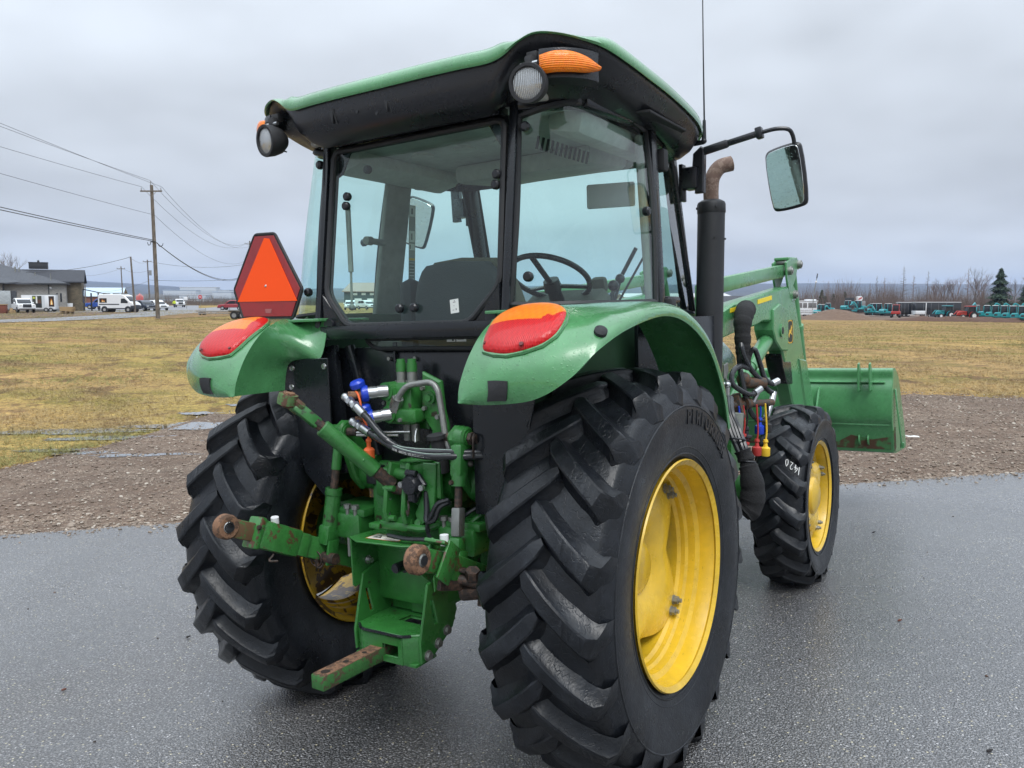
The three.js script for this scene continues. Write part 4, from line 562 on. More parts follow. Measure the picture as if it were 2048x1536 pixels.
// lower rear wall, floor, side boxes
{
  const wall = part('rear_panel', [box(0.84, 0.46, 0.02, [0, 1.32, 0.262]), ext([[0.05, 1.05], [0.262, 1.09], [0.262, 1.12], [-0.9, 1.12], [-0.9, 1.02], [-0.1, 1.0]], 1.0, 'x', 0, 0.006), box(1.16, 0.06, 1.2, [0, 1.12, -0.42])], M.black, cab);
  part('wall_rib', [beam([-0.33, 1.56, 0.285], [-0.20, 1.12, 0.285], 0.03, 0.03), beam([-0.415, 1.56, 0.30], [-0.33, 1.05, 0.34], 0.05, 0.03), box(0.012, 0.3, 0.02, [-0.10, 1.42, 0.276])], M.black, wall);
  for (const x of [-0.13, 0.0]) part('panel_bolt', bolt([x, 1.505, 0.273], [0, 0, 1], 0.009, 0.012), M.zinc, wall);
}
// rear window: hexagonal pane with rubber seal, hinges and knobs
const RW = [[-0.300, 1.638], [0.295, 1.632], [0.421, 1.764], [0.413, 2.345], [-0.413, 2.345], [-0.418, 1.766]].map(([x, y]) => V(x, y, wz(y) + 0.012));
function paneGeo(pts) { const c = pts.reduce((a, p) => a.add(p), V(0, 0, 0)).divideScalar(pts.length), pos = []; pts.forEach((p, i) => { const q = pts[(i + 1) % pts.length]; pos.push(...p.toArray(), ...q.toArray(), ...c.toArray()); }); const g = new THREE.BufferGeometry(); g.setAttribute('position', new THREE.Float32BufferAttribute(pos, 3)); g.computeVertexNormals(); return g; }
{
  const w = part('rear_window', paneGeo(RW), M.glass, cab, { crease: null });
  part('window_seal', [polyTube(RW, 0.013), polyTube(RW.map(p => p.clone().multiply(V(1.0, 1, 1)).add(V(0, 0, -0.018))), 0.011)], M.seal, w);
  const knob = (x, y, dz = 0.012) => lathe([[0, 0], [0.013, 0], [0.017, 0.006], [0.017, 0.02], [0.012, 0.026], [0, 0.027]], [x, y, wz(y) + dz], [x, y, wz(y) + dz + 0.03], 16);
  const kn = [[-0.318, 2.152], [-0.322, 2.115], [0.397, 2.150], [0.394, 2.113], [-0.02, 1.697], [0.05, 1.697]];
  for (const [x, y] of kn) part('window_knob', knob(x, y), M.plastic, w);
  part('window_knob', [knob(-0.245, 2.255, -0.02)], M.plasticDull, w);
  for (const sd of [1, -1]) { part('gas_strut', [cyl([sd * 0.385, 2.12, 0.20], [sd * 0.375, 1.86, 0.21], 0.011, 0.011, 12), cyl([sd * 0.375, 1.86, 0.21], [sd * 0.37, 1.72, 0.22], 0.005, 0.005, 8), ball([sd * 0.37, 1.715, 0.22], 0.014)], M.trim, w); }
  for (const sd of [1, -1]) part('hinge', [ext([[sd * 0.30, 2.36], [sd * 0.42, 2.36], [sd * 0.42, 2.24], [sd * 0.385, 2.255], [sd * 0.34, 2.33]], 0.012, 'z', wz(2.3) - 0.01, 0.003)], M.black, w);
  const st = printed(128, 160, (x, W, H) => { x.fillStyle = '#c9ccc8'; x.fillRect(0, 0, W, H); x.fillStyle = '#555'; x.fillRect(60, 14, 14, 10); x.fillRect(44, 30, 40, 8); x.fillRect(52, 70, 8, 8); x.fillRect(30, 120, 26, 6); x.fillRect(78, 108, 14, 22); });
  part('sticker', quad([0.213, 1.668, wz(1.668) + 0.0135], [0.250, 1.672, wz(1.672) + 0.0135], [0.243, 1.722, wz(1.722) + 0.0135], [0.205, 1.718, wz(1.718) + 0.0135]), mat([1, 1, 1], 0.6, { map: st }), w, { keepUV: true, crease: null });
  // lower pane under the bar
  const LP = [[-0.19, 1.545], [0.36, 1.54], [0.37, 1.583], [-0.24, 1.583]].map(([x, y]) => V(x, y, 0.292));
  const lw = part('lower_window', paneGeo(LP), M.glassDark, cab, { crease: null });
  part('window_seal', polyTube(LP, 0.009), M.seal, lw);
  const ls = printed(128, 40, (x, W, H) => { x.fillStyle = '#cfd3d0'; x.fillRect(0, 0, 56, H); x.fillRect(62, 0, 64, H); x.fillStyle = '#333'; x.fillRect(8, 8, 18, 10); x.fillRect(34, 4, 12, 30); x.fillRect(70, 10, 50, 4); x.fillRect(70, 20, 40, 4); });
  part('sticker', quad([0.165, 1.566, 0.2935], [0.255, 1.566, 0.2935], [0.255, 1.584, 0.2935], [0.165, 1.584, 0.2935]), mat([1, 1, 1], 0.6, { map: ls }), lw, { keepUV: true, crease: null });
}
// quarter panes wrap the rear corners
function quarterRows() {
  const B = [[0.462, 1.690, 0.316], [0.60, 1.685, 0.282], [0.685, 1.685, 0.215], [0.725, 1.685, 0.09], [0.737, 1.688, -0.09], [0.735, 1.692, -0.325]], Tp = [[0.462, 2.345, 0.222], [0.565, 2.372, 0.185], [0.632, 2.392, 0.105], [0.664, 2.405, -0.03], [0.674, 2.402, -0.20], [0.674, 2.375, -0.405]];
  const rows = []; for (let j = 0; j <= 14; j++) { const r = []; for (let i = 0; i <= 30; i++) { const a = cr(B, i / 30), b = cr(Tp, i / 30), t = j / 14; r.push(V(lerp(a[0], b[0], t) + 0.012 * Math.sin(t * Math.PI), lerp(a[1], b[1], t), lerp(a[2], b[2], t))); } rows.push(r); } return rows;
}
{
  const rows = quarterRows();
  for (const sd of [1, -1]) {
    const k = g => sd > 0 ? g : mx(g); const edge = [...rows[0], ...rows.map(r => r[30]), ...[...rows[14]].reverse(), ...[...rows].reverse().map(r => r[0])];
    const w = part('quarter_window', k(gridGeo(rows)), M.glass, cab, { crease: null, label: sd > 0 ? 'right rear quarter window' : 'left rear quarter window' });
    part('window_seal', k(sweep([...edge, edge[0]].filter((p, i, a) => !i || p.distanceTo(a[i - 1]) > 1e-4), 0.012, 6, true)), M.seal, w);
    for (const [i, j] of [[3, 2], [2, 13], [27, 7]]) { const p = rows[j][i], q = rows[j][i + 1], n = q.clone().sub(rows[j][i - 1]).cross(V(0, 1, 0)).normalize(); if (n.x < 0 && n.z < 0) n.negate(); part('window_knob', k(lathe([[0, 0], [0.014, 0], [0.018, 0.007], [0.018, 0.02], [0.012, 0.027], [0, 0.028]], p, p.clone().addScaledVector(n, 0.03), 16)), M.plastic, w); }
  }
}
// doors between the door posts and the front posts
for (const sd of [1, -1]) {
  const k = g => sd > 0 ? g : list(g).map(mx);
  const D = [[0.725, 1.30, -0.40], [0.73, 1.66, -0.39], [0.675, 2.37, -0.465], [0.585, 2.38, -0.90], [0.60, 1.64, -1.12], [0.60, 1.30, -1.16]].map(p => V(...p));
  const d = part('door', k(paneGeo(D.slice(1, 5))), M.glass, cab, { crease: null, label: sd > 0 ? 'right glass door' : 'left glass door' });
  part('door_frame', k([polyTube(D.slice(1, 5), 0.016), box(0.02, 0.34, 0.70, [0.665, 1.46, -0.77], [0, deg(-10), 0])]), M.black, d);
  part('door_handle', k([box(0.05, 0.03, 0.14, [0.715, 1.70, -0.52], [0, 0, 0], 0.01)]), M.plastic, d);
  part('door_hinge', k([box(0.05, 0.09, 0.05, [0.70, 2.27, -0.50], [0, 0, 0], 0.01), box(0.05, 0.09, 0.05, [0.745, 1.66, -0.44], [0, 0, 0], 0.01)]), M.plasticDull, d);
}
{ const Wn = [[-0.56, 1.50, -1.19], [0.56, 1.50, -1.19], [0.54, 2.38, -0.96], [-0.54, 2.38, -0.96]].map(p => V(...p)); const w = part('windscreen', paneGeo(Wn), M.glass, cab, { crease: null }); part('window_seal', polyTube(Wn, 0.013), M.seal, w); part('wiper', [beam([0.06, 1.62, -1.17], [0.33, 1.98, -1.075], 0.02, 0.012), beam([0.10, 1.60, -1.18], [0.36, 1.93, -1.09], 0.012, 0.01), ball([0.05, 1.60, -1.17], 0.03)], M.plastic, w); }

// ---- roof: lower edge loop of the green shell, right half from rear middle to front middle
const EH = [[0, 2.485, 0.425], [0.20, 2.486, 0.423], [0.36, 2.487, 0.415], [0.46, 2.49, 0.40], [0.515, 2.507, 0.39], [0.565, 2.541, 0.378], [0.62, 2.562, 0.36], [0.69, 2.553, 0.332], [0.755, 2.535, 0.275], [0.795, 2.522, 0.19], [0.815, 2.503, 0.06], [0.823, 2.486, -0.10], [0.82, 2.470, -0.35], [0.797, 2.448, -0.67], [0.755, 2.432, -0.85], [0.68, 2.425, -0.97], [0.5, 2.43, -1.05], [0.25, 2.44, -1.09], [0, 2.445, -1.10]];
const loop = [...EH, ...EH.slice(1, -1).reverse().map(p => [-p[0], p[1], p[2]])];
const smoothLoop = (n = 160) => { const N = loop.length; return Array.from({ length: n }, (_, i) => { const t = i / n * N, k = Math.floor(t), f = t - k, g = j => loop[(k + j + N) % N], [a, b, c, d] = [g(-1), g(0), g(1), g(2)]; return b.map((_, m) => 0.5 * (2 * b[m] + (c[m] - a[m]) * f + (2 * a[m] - 5 * b[m] + 4 * c[m] - d[m]) * f * f + (3 * b[m] - a[m] - 3 * c[m] + d[m]) * f ** 3)); }); };
const EL = smoothLoop();
const cz0 = -0.33;
const scaled = (kx, kz, fy) => EL.map(p => V(p[0] * kx, fy(p), cz0 + (p[2] - cz0) * kz));
{
  const crown = (p, k) => { const x = p[0] * k, z = cz0 + (p[2] - cz0) * k; return 2.555 + 0.015 - 0.02 * (x / 0.8) ** 2 - 0.02 * Math.max(0, (-z - 0.5) / 0.6) ** 2; };
  const bmp = p => 1 - 0.85 * sstep(2.495, 2.55, p[1]) * sstep(0.1, 0.3, p[2]);
  const hgtTop = (k, t) => p => lerp(p[1], crown(p, k), t) ;
  const rings = [scaled(0.985, 0.985, p => p[1] + 0.004), scaled(0.998, 0.998, p => p[1] - 0.004), scaled(1.003, 1.004, p => p[1] + 0.006 * bmp(p)), scaled(0.996, 0.996, p => p[1] + 0.032 * bmp(p)), scaled(0.975, 0.97, p => Math.max(p[1] + 0.052 * bmp(p), lerp(p[1], crown(p, 0.97) - 0.010, 0.6))), scaled(0.92, 0.91, p => Math.max(lerp(p[1], crown(p, 0.92) - 0.012, 0.92), p[1] + 0.02 * bmp(p) - 0.004)), scaled(0.84, 0.83, p => crown(p, 0.84) - 0.006), scaled(0.66, 0.66, p => crown(p, 0.66) + 0.012), scaled(0.4, 0.4, p => crown(p, 0.4) + 0.02), scaled(0.02, 0.02, p => crown(p, 0.02) + 0.022)];
  const rows = EL.map((_, i) => rings.map(r => r[i]));
  part('roof', flip(gridGeo(rows, true)), M.green, cab, { crease: 0.9 });
  // black moulded underside: lip, deep skirt, then in under the roof
  const lowY = p => p[2] > 0.2 && Math.abs(p[0]) < 0.6 ? 2.355 : 2.40;
  const backFace = p => sstep(0.15, 0.4, p[2]) * (1 - sstep(0.47, 0.58, Math.abs(p[0])));   // 1 along the straight rear edge
  const und = (kx, kz, dy, e) => EL.map(p => { const b = backFace(p); return V(p[0] * kx, p[1] - dy(b, p), cz0 + (p[2] - cz0) * kz + e * b); });
  const ur = [und(0.985, 0.985, () => -0.004, 0), und(0.982, 0.982, () => 0.012, 0), und(0.972, 0.972, b => lerp(0.024, 0.05, b), 0.006), und(0.945, 0.95, b => lerp(0.055, 0.095, b), 0.010), und(0.905, 0.92, b => lerp(0.078, 0.125, b), 0.002), und(0.865, 0.86, (b, p) => lerp(0.088, 0.142, b) , 0.0), und(0.80, 0.78, (b, p) => p[1] - 2.385, 0.0), und(0.70, 0.70, (b, p) => p[1] - 2.43, 0)];
  const liner = part('roof_underside', gridGeo(EL.map((_, i) => ur.map(r => r[i])), true), M.plastic, cab, { crease: 0.8 });
  for (const x of [-0.25, 0.02]) part('drain_notch', [ext([[x - 0.012, 2.448], [x + 0.012, 2.448], [x + 0.006, 2.40]], 0.012, 'z', 0.404, 0.002), cyl([x + 0.012, 2.452, 0.409], [x + 0.020, 2.398, 0.400], 0.004, 0.003, 6)], M.seal, liner);
  part('rivet', [[-0.12, 2.425], [-0.06, 2.445], [-0.03, 2.405]].map(([x, y]) => cyl([x, y, 0.39], [x, y, y > 2.42 ? 0.4085 : 0.403], 0.008, 0.007, 10)), M.seal, liner);
  // access covers along the right and left side of the underside
  for (const sd of [1, -1]) part('hatch_cover', [ext([[0.725, -0.62], [0.775, -0.60], [0.782, -0.20], [0.735, -0.18]].map(([x, z]) => [sd * x, z]), 0.012, 'y', 2.398, 0.003)], M.plasticDull, liner);
  part('headliner', [box(1.14, 0.03, 1.15, [0, 2.405, -0.36], [0, 0, 0], 0.012), box(0.74, 0.09, 0.40, [0.0, 2.365, -0.72], [deg(5), 0, 0], 0.03), ...both([box(0.16, 0.10, 0.75, [0.54, 2.36, -0.34], [0, 0, deg(-14)], 0.04)]), ...[-0.22, 0.0, 0.2].map(x => lathe([[0, 0], [0.045, 0], [0.05, 0.012], [0, 0.016]], [x, 2.36, -0.10], [x, 2.34, -0.10], 18))], M.head, cab);
  for (let i = 0; i < 12; i++) part('vent_slot', box(0.006, 0.05, 0.012, [0.38 + 0.001 * i, 2.315, -0.05 - i * 0.036], [0, 0, deg(-14)], 0.001), M.seal, cab.children[cab.children.length - 1]);
}
// lamps under the roof corners
for (const sd of [1, -1]) {
  const k = g => sd > 0 ? g : list(g).map(mx);
  const ctr = V(0.615, 2.392, 0.405), dir = V(0.20, -0.12, 1).normalize(), bk = ctr.clone().addScaledVector(dir, -0.085);
  const w = part('work_light', k([lathe([[0, -0.085], [0.03, -0.083], [0.05, -0.06], [0.060, -0.03], [0.064, 0.004], [0.062, 0.010], [0.052, 0.010], [0.049, 0.0]], ctr, ctr.clone().add(dir), 36), box(0.03, 0.05, 0.03, [0.607, 2.462, 0.372], [0, 0, 0], 0.006), box(0.04, 0.03, 0.03, [0.607, 2.49, 0.35])]), M.plasticDull, cab, { label: sd > 0 ? 'right rear work light' : 'left rear work light' });
  part('lamp_lens', k(lathe([[0, 0.010], [0.03, 0.008], [0.050, 0.002], [0.050, -0.002]], ctr, ctr.clone().add(dir), 32)), M.lens, w);
  part('bracket_bolt', k([cyl([0.575, 2.46, 0.378], [0.640, 2.46, 0.378], 0.008, 0.008, 8)]), M.chrome, w);
  // amber marker lamp wraps the corner in its dark pocket
  const A = [[0.645, 2.447, 0.378], [0.69, 2.452, 0.362], [0.733, 2.452, 0.328], [0.764, 2.450, 0.278], [0.778, 2.452, 0.225]], hh = [0.031, 0.034, 0.033, 0.025, 0.008];
  const rows = []; for (let i = 0; i <= 24; i++) { const c = cr(A, i / 24), h = cr(hh.map(q => [q]), i / 24)[0] , r = []; const nx = lerp(0.3, 1, i / 24), nz = lerp(1, 0.3, i / 24), nl = Math.hypot(nx, nz); for (let j = 0; j <= 10; j++) { const a = (j / 10 - 0.5) * Math.PI, o = 0.016 * Math.cos(a) * Math.min(1, 0.3 + i / 4); r.push(V(c[0] + nx / nl * o, c[1] + h * Math.sin(a) + (h - 0.02) * 0.3, c[2] + nz / nl * o)); } rows.push(r); }
  part('marker_lamp', k([gridGeo(rows)]), M.amber, cab, { crease: 1, label: sd > 0 ? 'right amber marker lamp' : 'left amber marker lamp' });
  const back = []; for (let i = 0; i <= 12; i++) { const c = cr(A, i / 12); back.push([V(c[0] - 0.012, 2.505, c[2] - 0.022), V(c[0] - 0.012, 2.48, c[2] - 0.016), V(c[0] - 0.014, 2.415, c[2] - 0.024), V(c[0] - 0.03, 2.405, c[2] - 0.05)]); }
  part('lamp_pocket', k(shell(back, 0.006)), M.plastic, cab, { crease: 0.7 });
}
// interior
{
  const seat = group('driver_seat', cab);
  const prof = (w, y0, y1, z0, z1, d) => { const rows = []; for (let i = 0; i <= 14; i++) { const t = i / 14, y = lerp(y0, y1, t), ww = w * (1 - 0.30 * Math.pow(t, 4)) * (0.88 + 0.12 * sstep(0, 0.25, t)), z = lerp(z0, z1, t), r = []; for (let j = 0; j < 24; j++) { const a = j / 24 * Math.PI * 2, c = Math.cos(a), s = Math.sin(a); r.push(V(ww * Math.sign(c) * Math.pow(Math.abs(c), 0.45), y, z + d * (1 - 0.35 * t * t) * Math.sign(s) * Math.pow(Math.abs(s), 0.6))); } r.push(r[0].clone()); rows.push(r); } const topc = rows[14].map(p => V(p.x * 0.86, p.y + 0.022, p.z)), top2 = rows[14].map(p => V(p.x * 0.05, p.y + 0.032, p.z)); return flip(gridGeo([...rows, topc, top2])); };
  part('backrest', prof(0.255, 1.45, 1.855, -0.10, -0.02, 0.055), M.seat, seat, { crease: 0.9 });
  part('back_cushion', prof(0.265, 1.46, 1.872, -0.165, -0.085, 0.055), M.seatCloth, seat, { crease: 0.9 });
  part('seat_cushion', box(0.52, 0.12, 0.48, [0, 1.46, -0.36], [deg(5), 0, 0], 0.05), M.seatCloth, seat);
  part('armrest', [box(0.09, 0.36, 0.11, [-0.34, 1.66, -0.13], [0, 0, 0], 0.045), box(0.08, 0.07, 0.34, [0.32, 1.66, -0.28], [0, 0, 0], 0.03)], M.seat, seat);
  part('seat_base', box(0.4, 0.24, 0.4, [0, 1.30, -0.32], [0, 0, 0], 0.02), M.plastic, seat);
  part('console', [ext([[-1.12, 1.15], [-0.98, 1.72], [-0.86, 1.78], [-0.72, 1.70], [-0.66, 1.50], [-0.62, 1.15]], 0.44, 'x', 0.06, 0.03), ...both([]), box(0.18, 0.42, 0.62, [0.435, 1.44, -0.42], [0, 0, 0], 0.05), box(0.14, 0.40, 0.5, [-0.45, 1.38, -0.30], [0, 0, 0], 0.05), box(0.08, 0.08, 0.05, [0.20, 1.80, -0.92], [deg(20), 0, 0], 0.02)], M.console, cab);
  part('lever', [cyl([0.50, 1.62, -0.40], [0.50, 1.76, -0.44], 0.008), ball([0.50, 1.77, -0.44], 0.024), cyl([0.40, 1.62, -0.60], [0.43, 1.80, -0.66], 0.007), ball([0.43, 1.81, -0.66], 0.022), cyl([-0.43, 1.62, -0.62], [-0.40, 1.78, -0.66], 0.007)], M.plastic, cab);
  const tor = new THREE.TorusGeometry(0.195, 0.0135, 12, 48), m = new THREE.Matrix4().compose(V(0.05, 1.835, -0.69), new THREE.Quaternion().setFromEuler(new THREE.Euler(deg(90 - 30), 0, 0)), V(1, 1, 1)); tor.applyMatrix4(m);
  const hub = V(0.05, 1.80, -0.715), up = V(0, 0.866, 0.5);
  const sp = [90, 210, 330].map(a => { const e = V(Math.cos(deg(a)) * 0.19, Math.sin(deg(a)) * 0.19, 0).applyMatrix4(m); return beam(hub, e, 0.030, 0.012, 0.004, [0, 1, 0.6]); });
  const sw = part('steering_wheel', [tor, ...sp, cyl(hub.clone().addScaledVector(up, -0.02), hub.clone().addScaledVector(up, 0.03), 0.045, 0.038, 24), cyl(V(0.05, 1.45, -0.93), hub, 0.04, 0.035, 16)], M.plastic, cab);
  part('rear_view_mirror', [box(0.23, 0.115, 0.02, [0.30, 2.215, -0.86], [0, deg(18), 0], 0.02)], mat([0.55, 0.56, 0.57], 0.3), cab); 
  // left door post trim with its column of instruction labels
  const pl = part('post_trim', [beam([-0.70, 1.66, -0.36], [-0.640, 2.36, -0.44], 0.15, 0.035, 0.012, [1, 0, 0.18]), ...[beam([0.70, 1.66, -0.38], [0.640, 2.36, -0.44], 0.12, 0.035, 0.012, [1, 0, -0.18])]], M.trim, cab);
  part('grab_handle', [cyl([-0.62, 2.03, -0.28], [-0.60, 2.03, -0.17], 0.016, 0.014, 12), cyl([-0.60, 2.03, -0.17], [-0.60, 2.03, -0.135], 0.021, 0.019, 14)], M.trim, cab);
  const dl = printed(96, 640, (x, W, H) => { x.fillStyle = '#8d918c'; x.fillRect(0, 0, W, H); const b = (y, h, c) => { x.fillStyle = c; x.fillRect(8, y, 80, h); }; b(4, 66, '#c9ccc6'); b(160, 70, '#cdd0ca'); b(240, 40, '#cdd0ca'); b(330, 14, '#c6a23a'); b(350, 190, '#6d726d'); b(552, 84, '#585d58'); x.fillStyle = '#4a4e4b'; x.fillRect(34, 20, 24, 36); x.fillRect(38, 176, 14, 40); x.fillRect(18, 246, 12, 28); x.fillStyle = '#cfd2cc'; for (let i = 0; i < 9; i++) x.fillRect(14, 358 + i * 20, 68, 3); });
  part('label_strip', quad([-0.575, 1.72, -0.388], [-0.575, 1.72, -0.438], [-0.575, 2.22, -0.478], [-0.575, 2.22, -0.428]), mat([1, 1, 1], 0.6, { map: dl }), pl, { keepUV: true, crease: null });
}
// mirrors on their arms
for (const sd of [1, -1]) {
  const k = g => sd > 0 ? g : list(g).map(mx);
  const arm = part('mirror_arm', k([beam([0.60, 2.27, -0.985], [0.685, 2.27, -0.985], 0.10, 0.03, 0.004), box(0.07, 0.10, 0.08, [0.655, 2.265, -0.985], [0, 0, 0], 0.01), box(0.02, 0.17, 0.05, [0.61, 2.25, -0.985], [0, 0, 0], 0.004), ext([[0.672, 2.195], [0.715, 2.195], [0.722, 2.395], [0.705, 2.405], [0.668, 2.375], [0.662, 2.31], [0.69, 2.31]], 0.04, 'z', -0.985, 0.006), beam([0.69, 2.378, -0.985], [0.83, 2.404, -0.99], 0.036, 0.036, 0.012), beam([0.81, 2.4005, -0.989], [0.965, 2.428, -0.995], 0.028, 0.028, 0.01), box(0.03, 0.05, 0.04, [0.965, 2.428, -0.995], [0, 0, deg(10)], 0.006), tube([[0.96, 2.428, -0.995], [1.04, 2.438, -1.01], [1.085, 2.43, -1.03], [1.098, 2.40, -1.045], [1.10, 2.36, -1.06]], 0.0095, 8, 20)]), M.plastic, cab, { label: sd > 0 ? 'right mirror arm' : 'left mirror arm' });
  // face turned in and down, a little rolled
  const q = new THREE.Quaternion().setFromEuler(new THREE.Euler(deg(9), deg(-12), deg(sd > 0 ? 3 : 20), 'YXZ')), c = V(1.055, 2.235, -1.085);
  const O = [[-0.086, 0.105], [-0.078, 0.122], [-0.06, 0.132], [0.06, 0.142], [0.078, 0.136], [0.086, 0.12], [0.084, -0.115], [0.076, -0.131], [0.06, -0.138], [-0.055, -0.143], [-0.072, -0.137], [-0.080, -0.12]];
  const sm = p => new THREE.CatmullRomCurve3(p.map(a => V(a[0], a[1], 0)), true, 'centripetal', 0.5).getPoints(48).map(v => [v.x, v.y]);
  const tf = g => { g.applyMatrix4(new THREE.Matrix4().compose(c, q, V(1, 1, 1))); return g; };
  const m = part('mirror', k(tf(ext(sm(O), 0.028, 'z', -0.010, 0.009))), M.plastic, cab, { label: sd > 0 ? 'right wing mirror with rain drops' : 'left wing mirror' });
  part('mirror_glass', k(tf(ext(sm(O.map(a => [a[0] * 0.89, a[1] * 0.92])), 0.006, 'z', 0.0055, 0.001))), M.mirror, m);
}
// aerial at the roof's front right corner
part('aerial', [cyl([0.70, 2.405, -0.90], [0.745, 2.405, -0.90], 0.012, 0.010, 10), ball([0.745, 2.41, -0.90], 0.013), cyl([0.745, 2.41, -0.90], [0.748, 2.50, -0.90], 0.011, 0.007, 10), sweep([V(0.748, 2.50, -0.90), V(0.752, 2.8, -0.89), V(0.76, 3.25, -0.875)], t => lerp(0.0042, 0.0018, t), 6)], M.plastic, cab);
// exhaust stack
{
  const sx = 0.70, sz = -1.12; const s = group('exhaust_stack', T);
  part('muffler', [lathe([[0, 0], [0.060, 0], [0.064, 0.01], [0.064, 1.165], [0.0635, 1.17]], [sx - 0.03, 0.99, sz + 0.03], [sx, 2.14, sz], 40)], M.stack, s, { crease: 0.5 });
  part('muffler_cap', [lathe([[0.0655, -0.03], [0.0665, -0.028], [0.0665, 0.012], [0.062, 0.022], [0.045, 0.032], [0.036, 0.034], [0, 0.034]], [sx, 2.145, sz], [sx, 3.145, sz], 40), ...[0.9, 2.6, 4.4].map(a => bolt([sx + 0.066 * Math.cos(a), 2.140, sz + 0.066 * Math.sin(a)], [Math.cos(a), 0, Math.sin(a)], 0.006, 0.006)), bolt([sx + 0.03, 1.995, sz + 0.055], [0.3, 0, 1], 0.006, 0.006), bolt([sx + 0.062, 1.99, sz], [1, 0, 0], 0.005, 0.006)], M.stack, s);
  const C = new THREE.CatmullRomCurve3([V(sx, 2.16, sz), V(sx, 2.23, sz), V(sx + 0.008, 2.285, sz - 0.004), V(sx + 0.038, 2.33, sz - 0.02), V(sx + 0.085, 2.345, sz - 0.05)], false, 'centripetal').getPoints(30);
  part('elbow_pipe', [sweep(C, 0.0355, 24)], mat([1, 1, 1], 0.8, { map: chipTex([0.56, 0.48, 0.43], [0.44, 0.36, 0.32], 0.5, 87, 0.2), bumpMap: tFine, bumpScale: 0.001 }), s, { crease: 0.8 });
}
// slow-vehicle triangle above the left fender
{
  const z = 0.352, cx = -0.72, B = [[-0.175, -0.145 - 0.03], [0.165, -0.17], [0.207, -0.05], [0.062, 0.19], [-0.052, 0.19], [-0.207, -0.05]].map(p => p);
  const cy = 1.853, poly = [[-0.158, -0.166], [0.148, -0.174], [0.209, -0.058], [0.064, 0.178], [-0.056, 0.183], [-0.207, -0.042]];
  const o = group('slow_vehicle_sign', T); o.position.set(cx, cy, z);
  part('sign_plate', ext(poly, 0.006, 'z', 0, 0.002), M.plasticDull, o);
  part('sign_trim', polyTube(poly.map(p => V(p[0], p[1], 0)), 0.0065, true, 6, 0.01), M.seal, o);
  const ins = poly.map(([x, y]) => [x * 0.955, y * 0.955]);
  part('reflective_border', ext(ins, 0.003, 'z', 0.0045, 0.0005), M.reflex, o);
  part('orange_triangle', ext([[-0.182, -0.094], [0.182, -0.105], [0.037, 0.158], [0.006, 0.163]], 0.002, 'z', 0.0075, 0.0004), M.orange, o);
  part('sign_rivet', lathe([[0, 0], [0.006, 0], [0.004, 0.003], [0, 0.0035]], [0.0, -0.035, 0.0085], [0, -0.035, 0.02], 12), M.steel, o);
  const pr = printed(160, 60, (x, W, H) => { x.fillStyle = '#8c3a3c'; x.fillRect(0, 0, W, H); x.fillStyle = '#c98b8b'; for (let i = 0; i < 4; i++) x.fillRect(8 + 3 * i, 6 + i * 14, 140 - 12 * i, 5); });
  part('small_print', quad([-0.015, -0.148, 0.0066], [0.03, -0.149, 0.0066], [0.03, -0.131, 0.0066], [-0.015, -0.130, 0.0066]), mat([1, 1, 1], 0.6, { map: pr }), o, { keepUV: true, crease: null });
  part('sign_post', [box(0.03, 0.30, 0.012, [-0.01, -0.02, -0.016]), box(0.05, 0.02, 0.10, [0.02, -0.178, -0.05])], M.black, o);
}
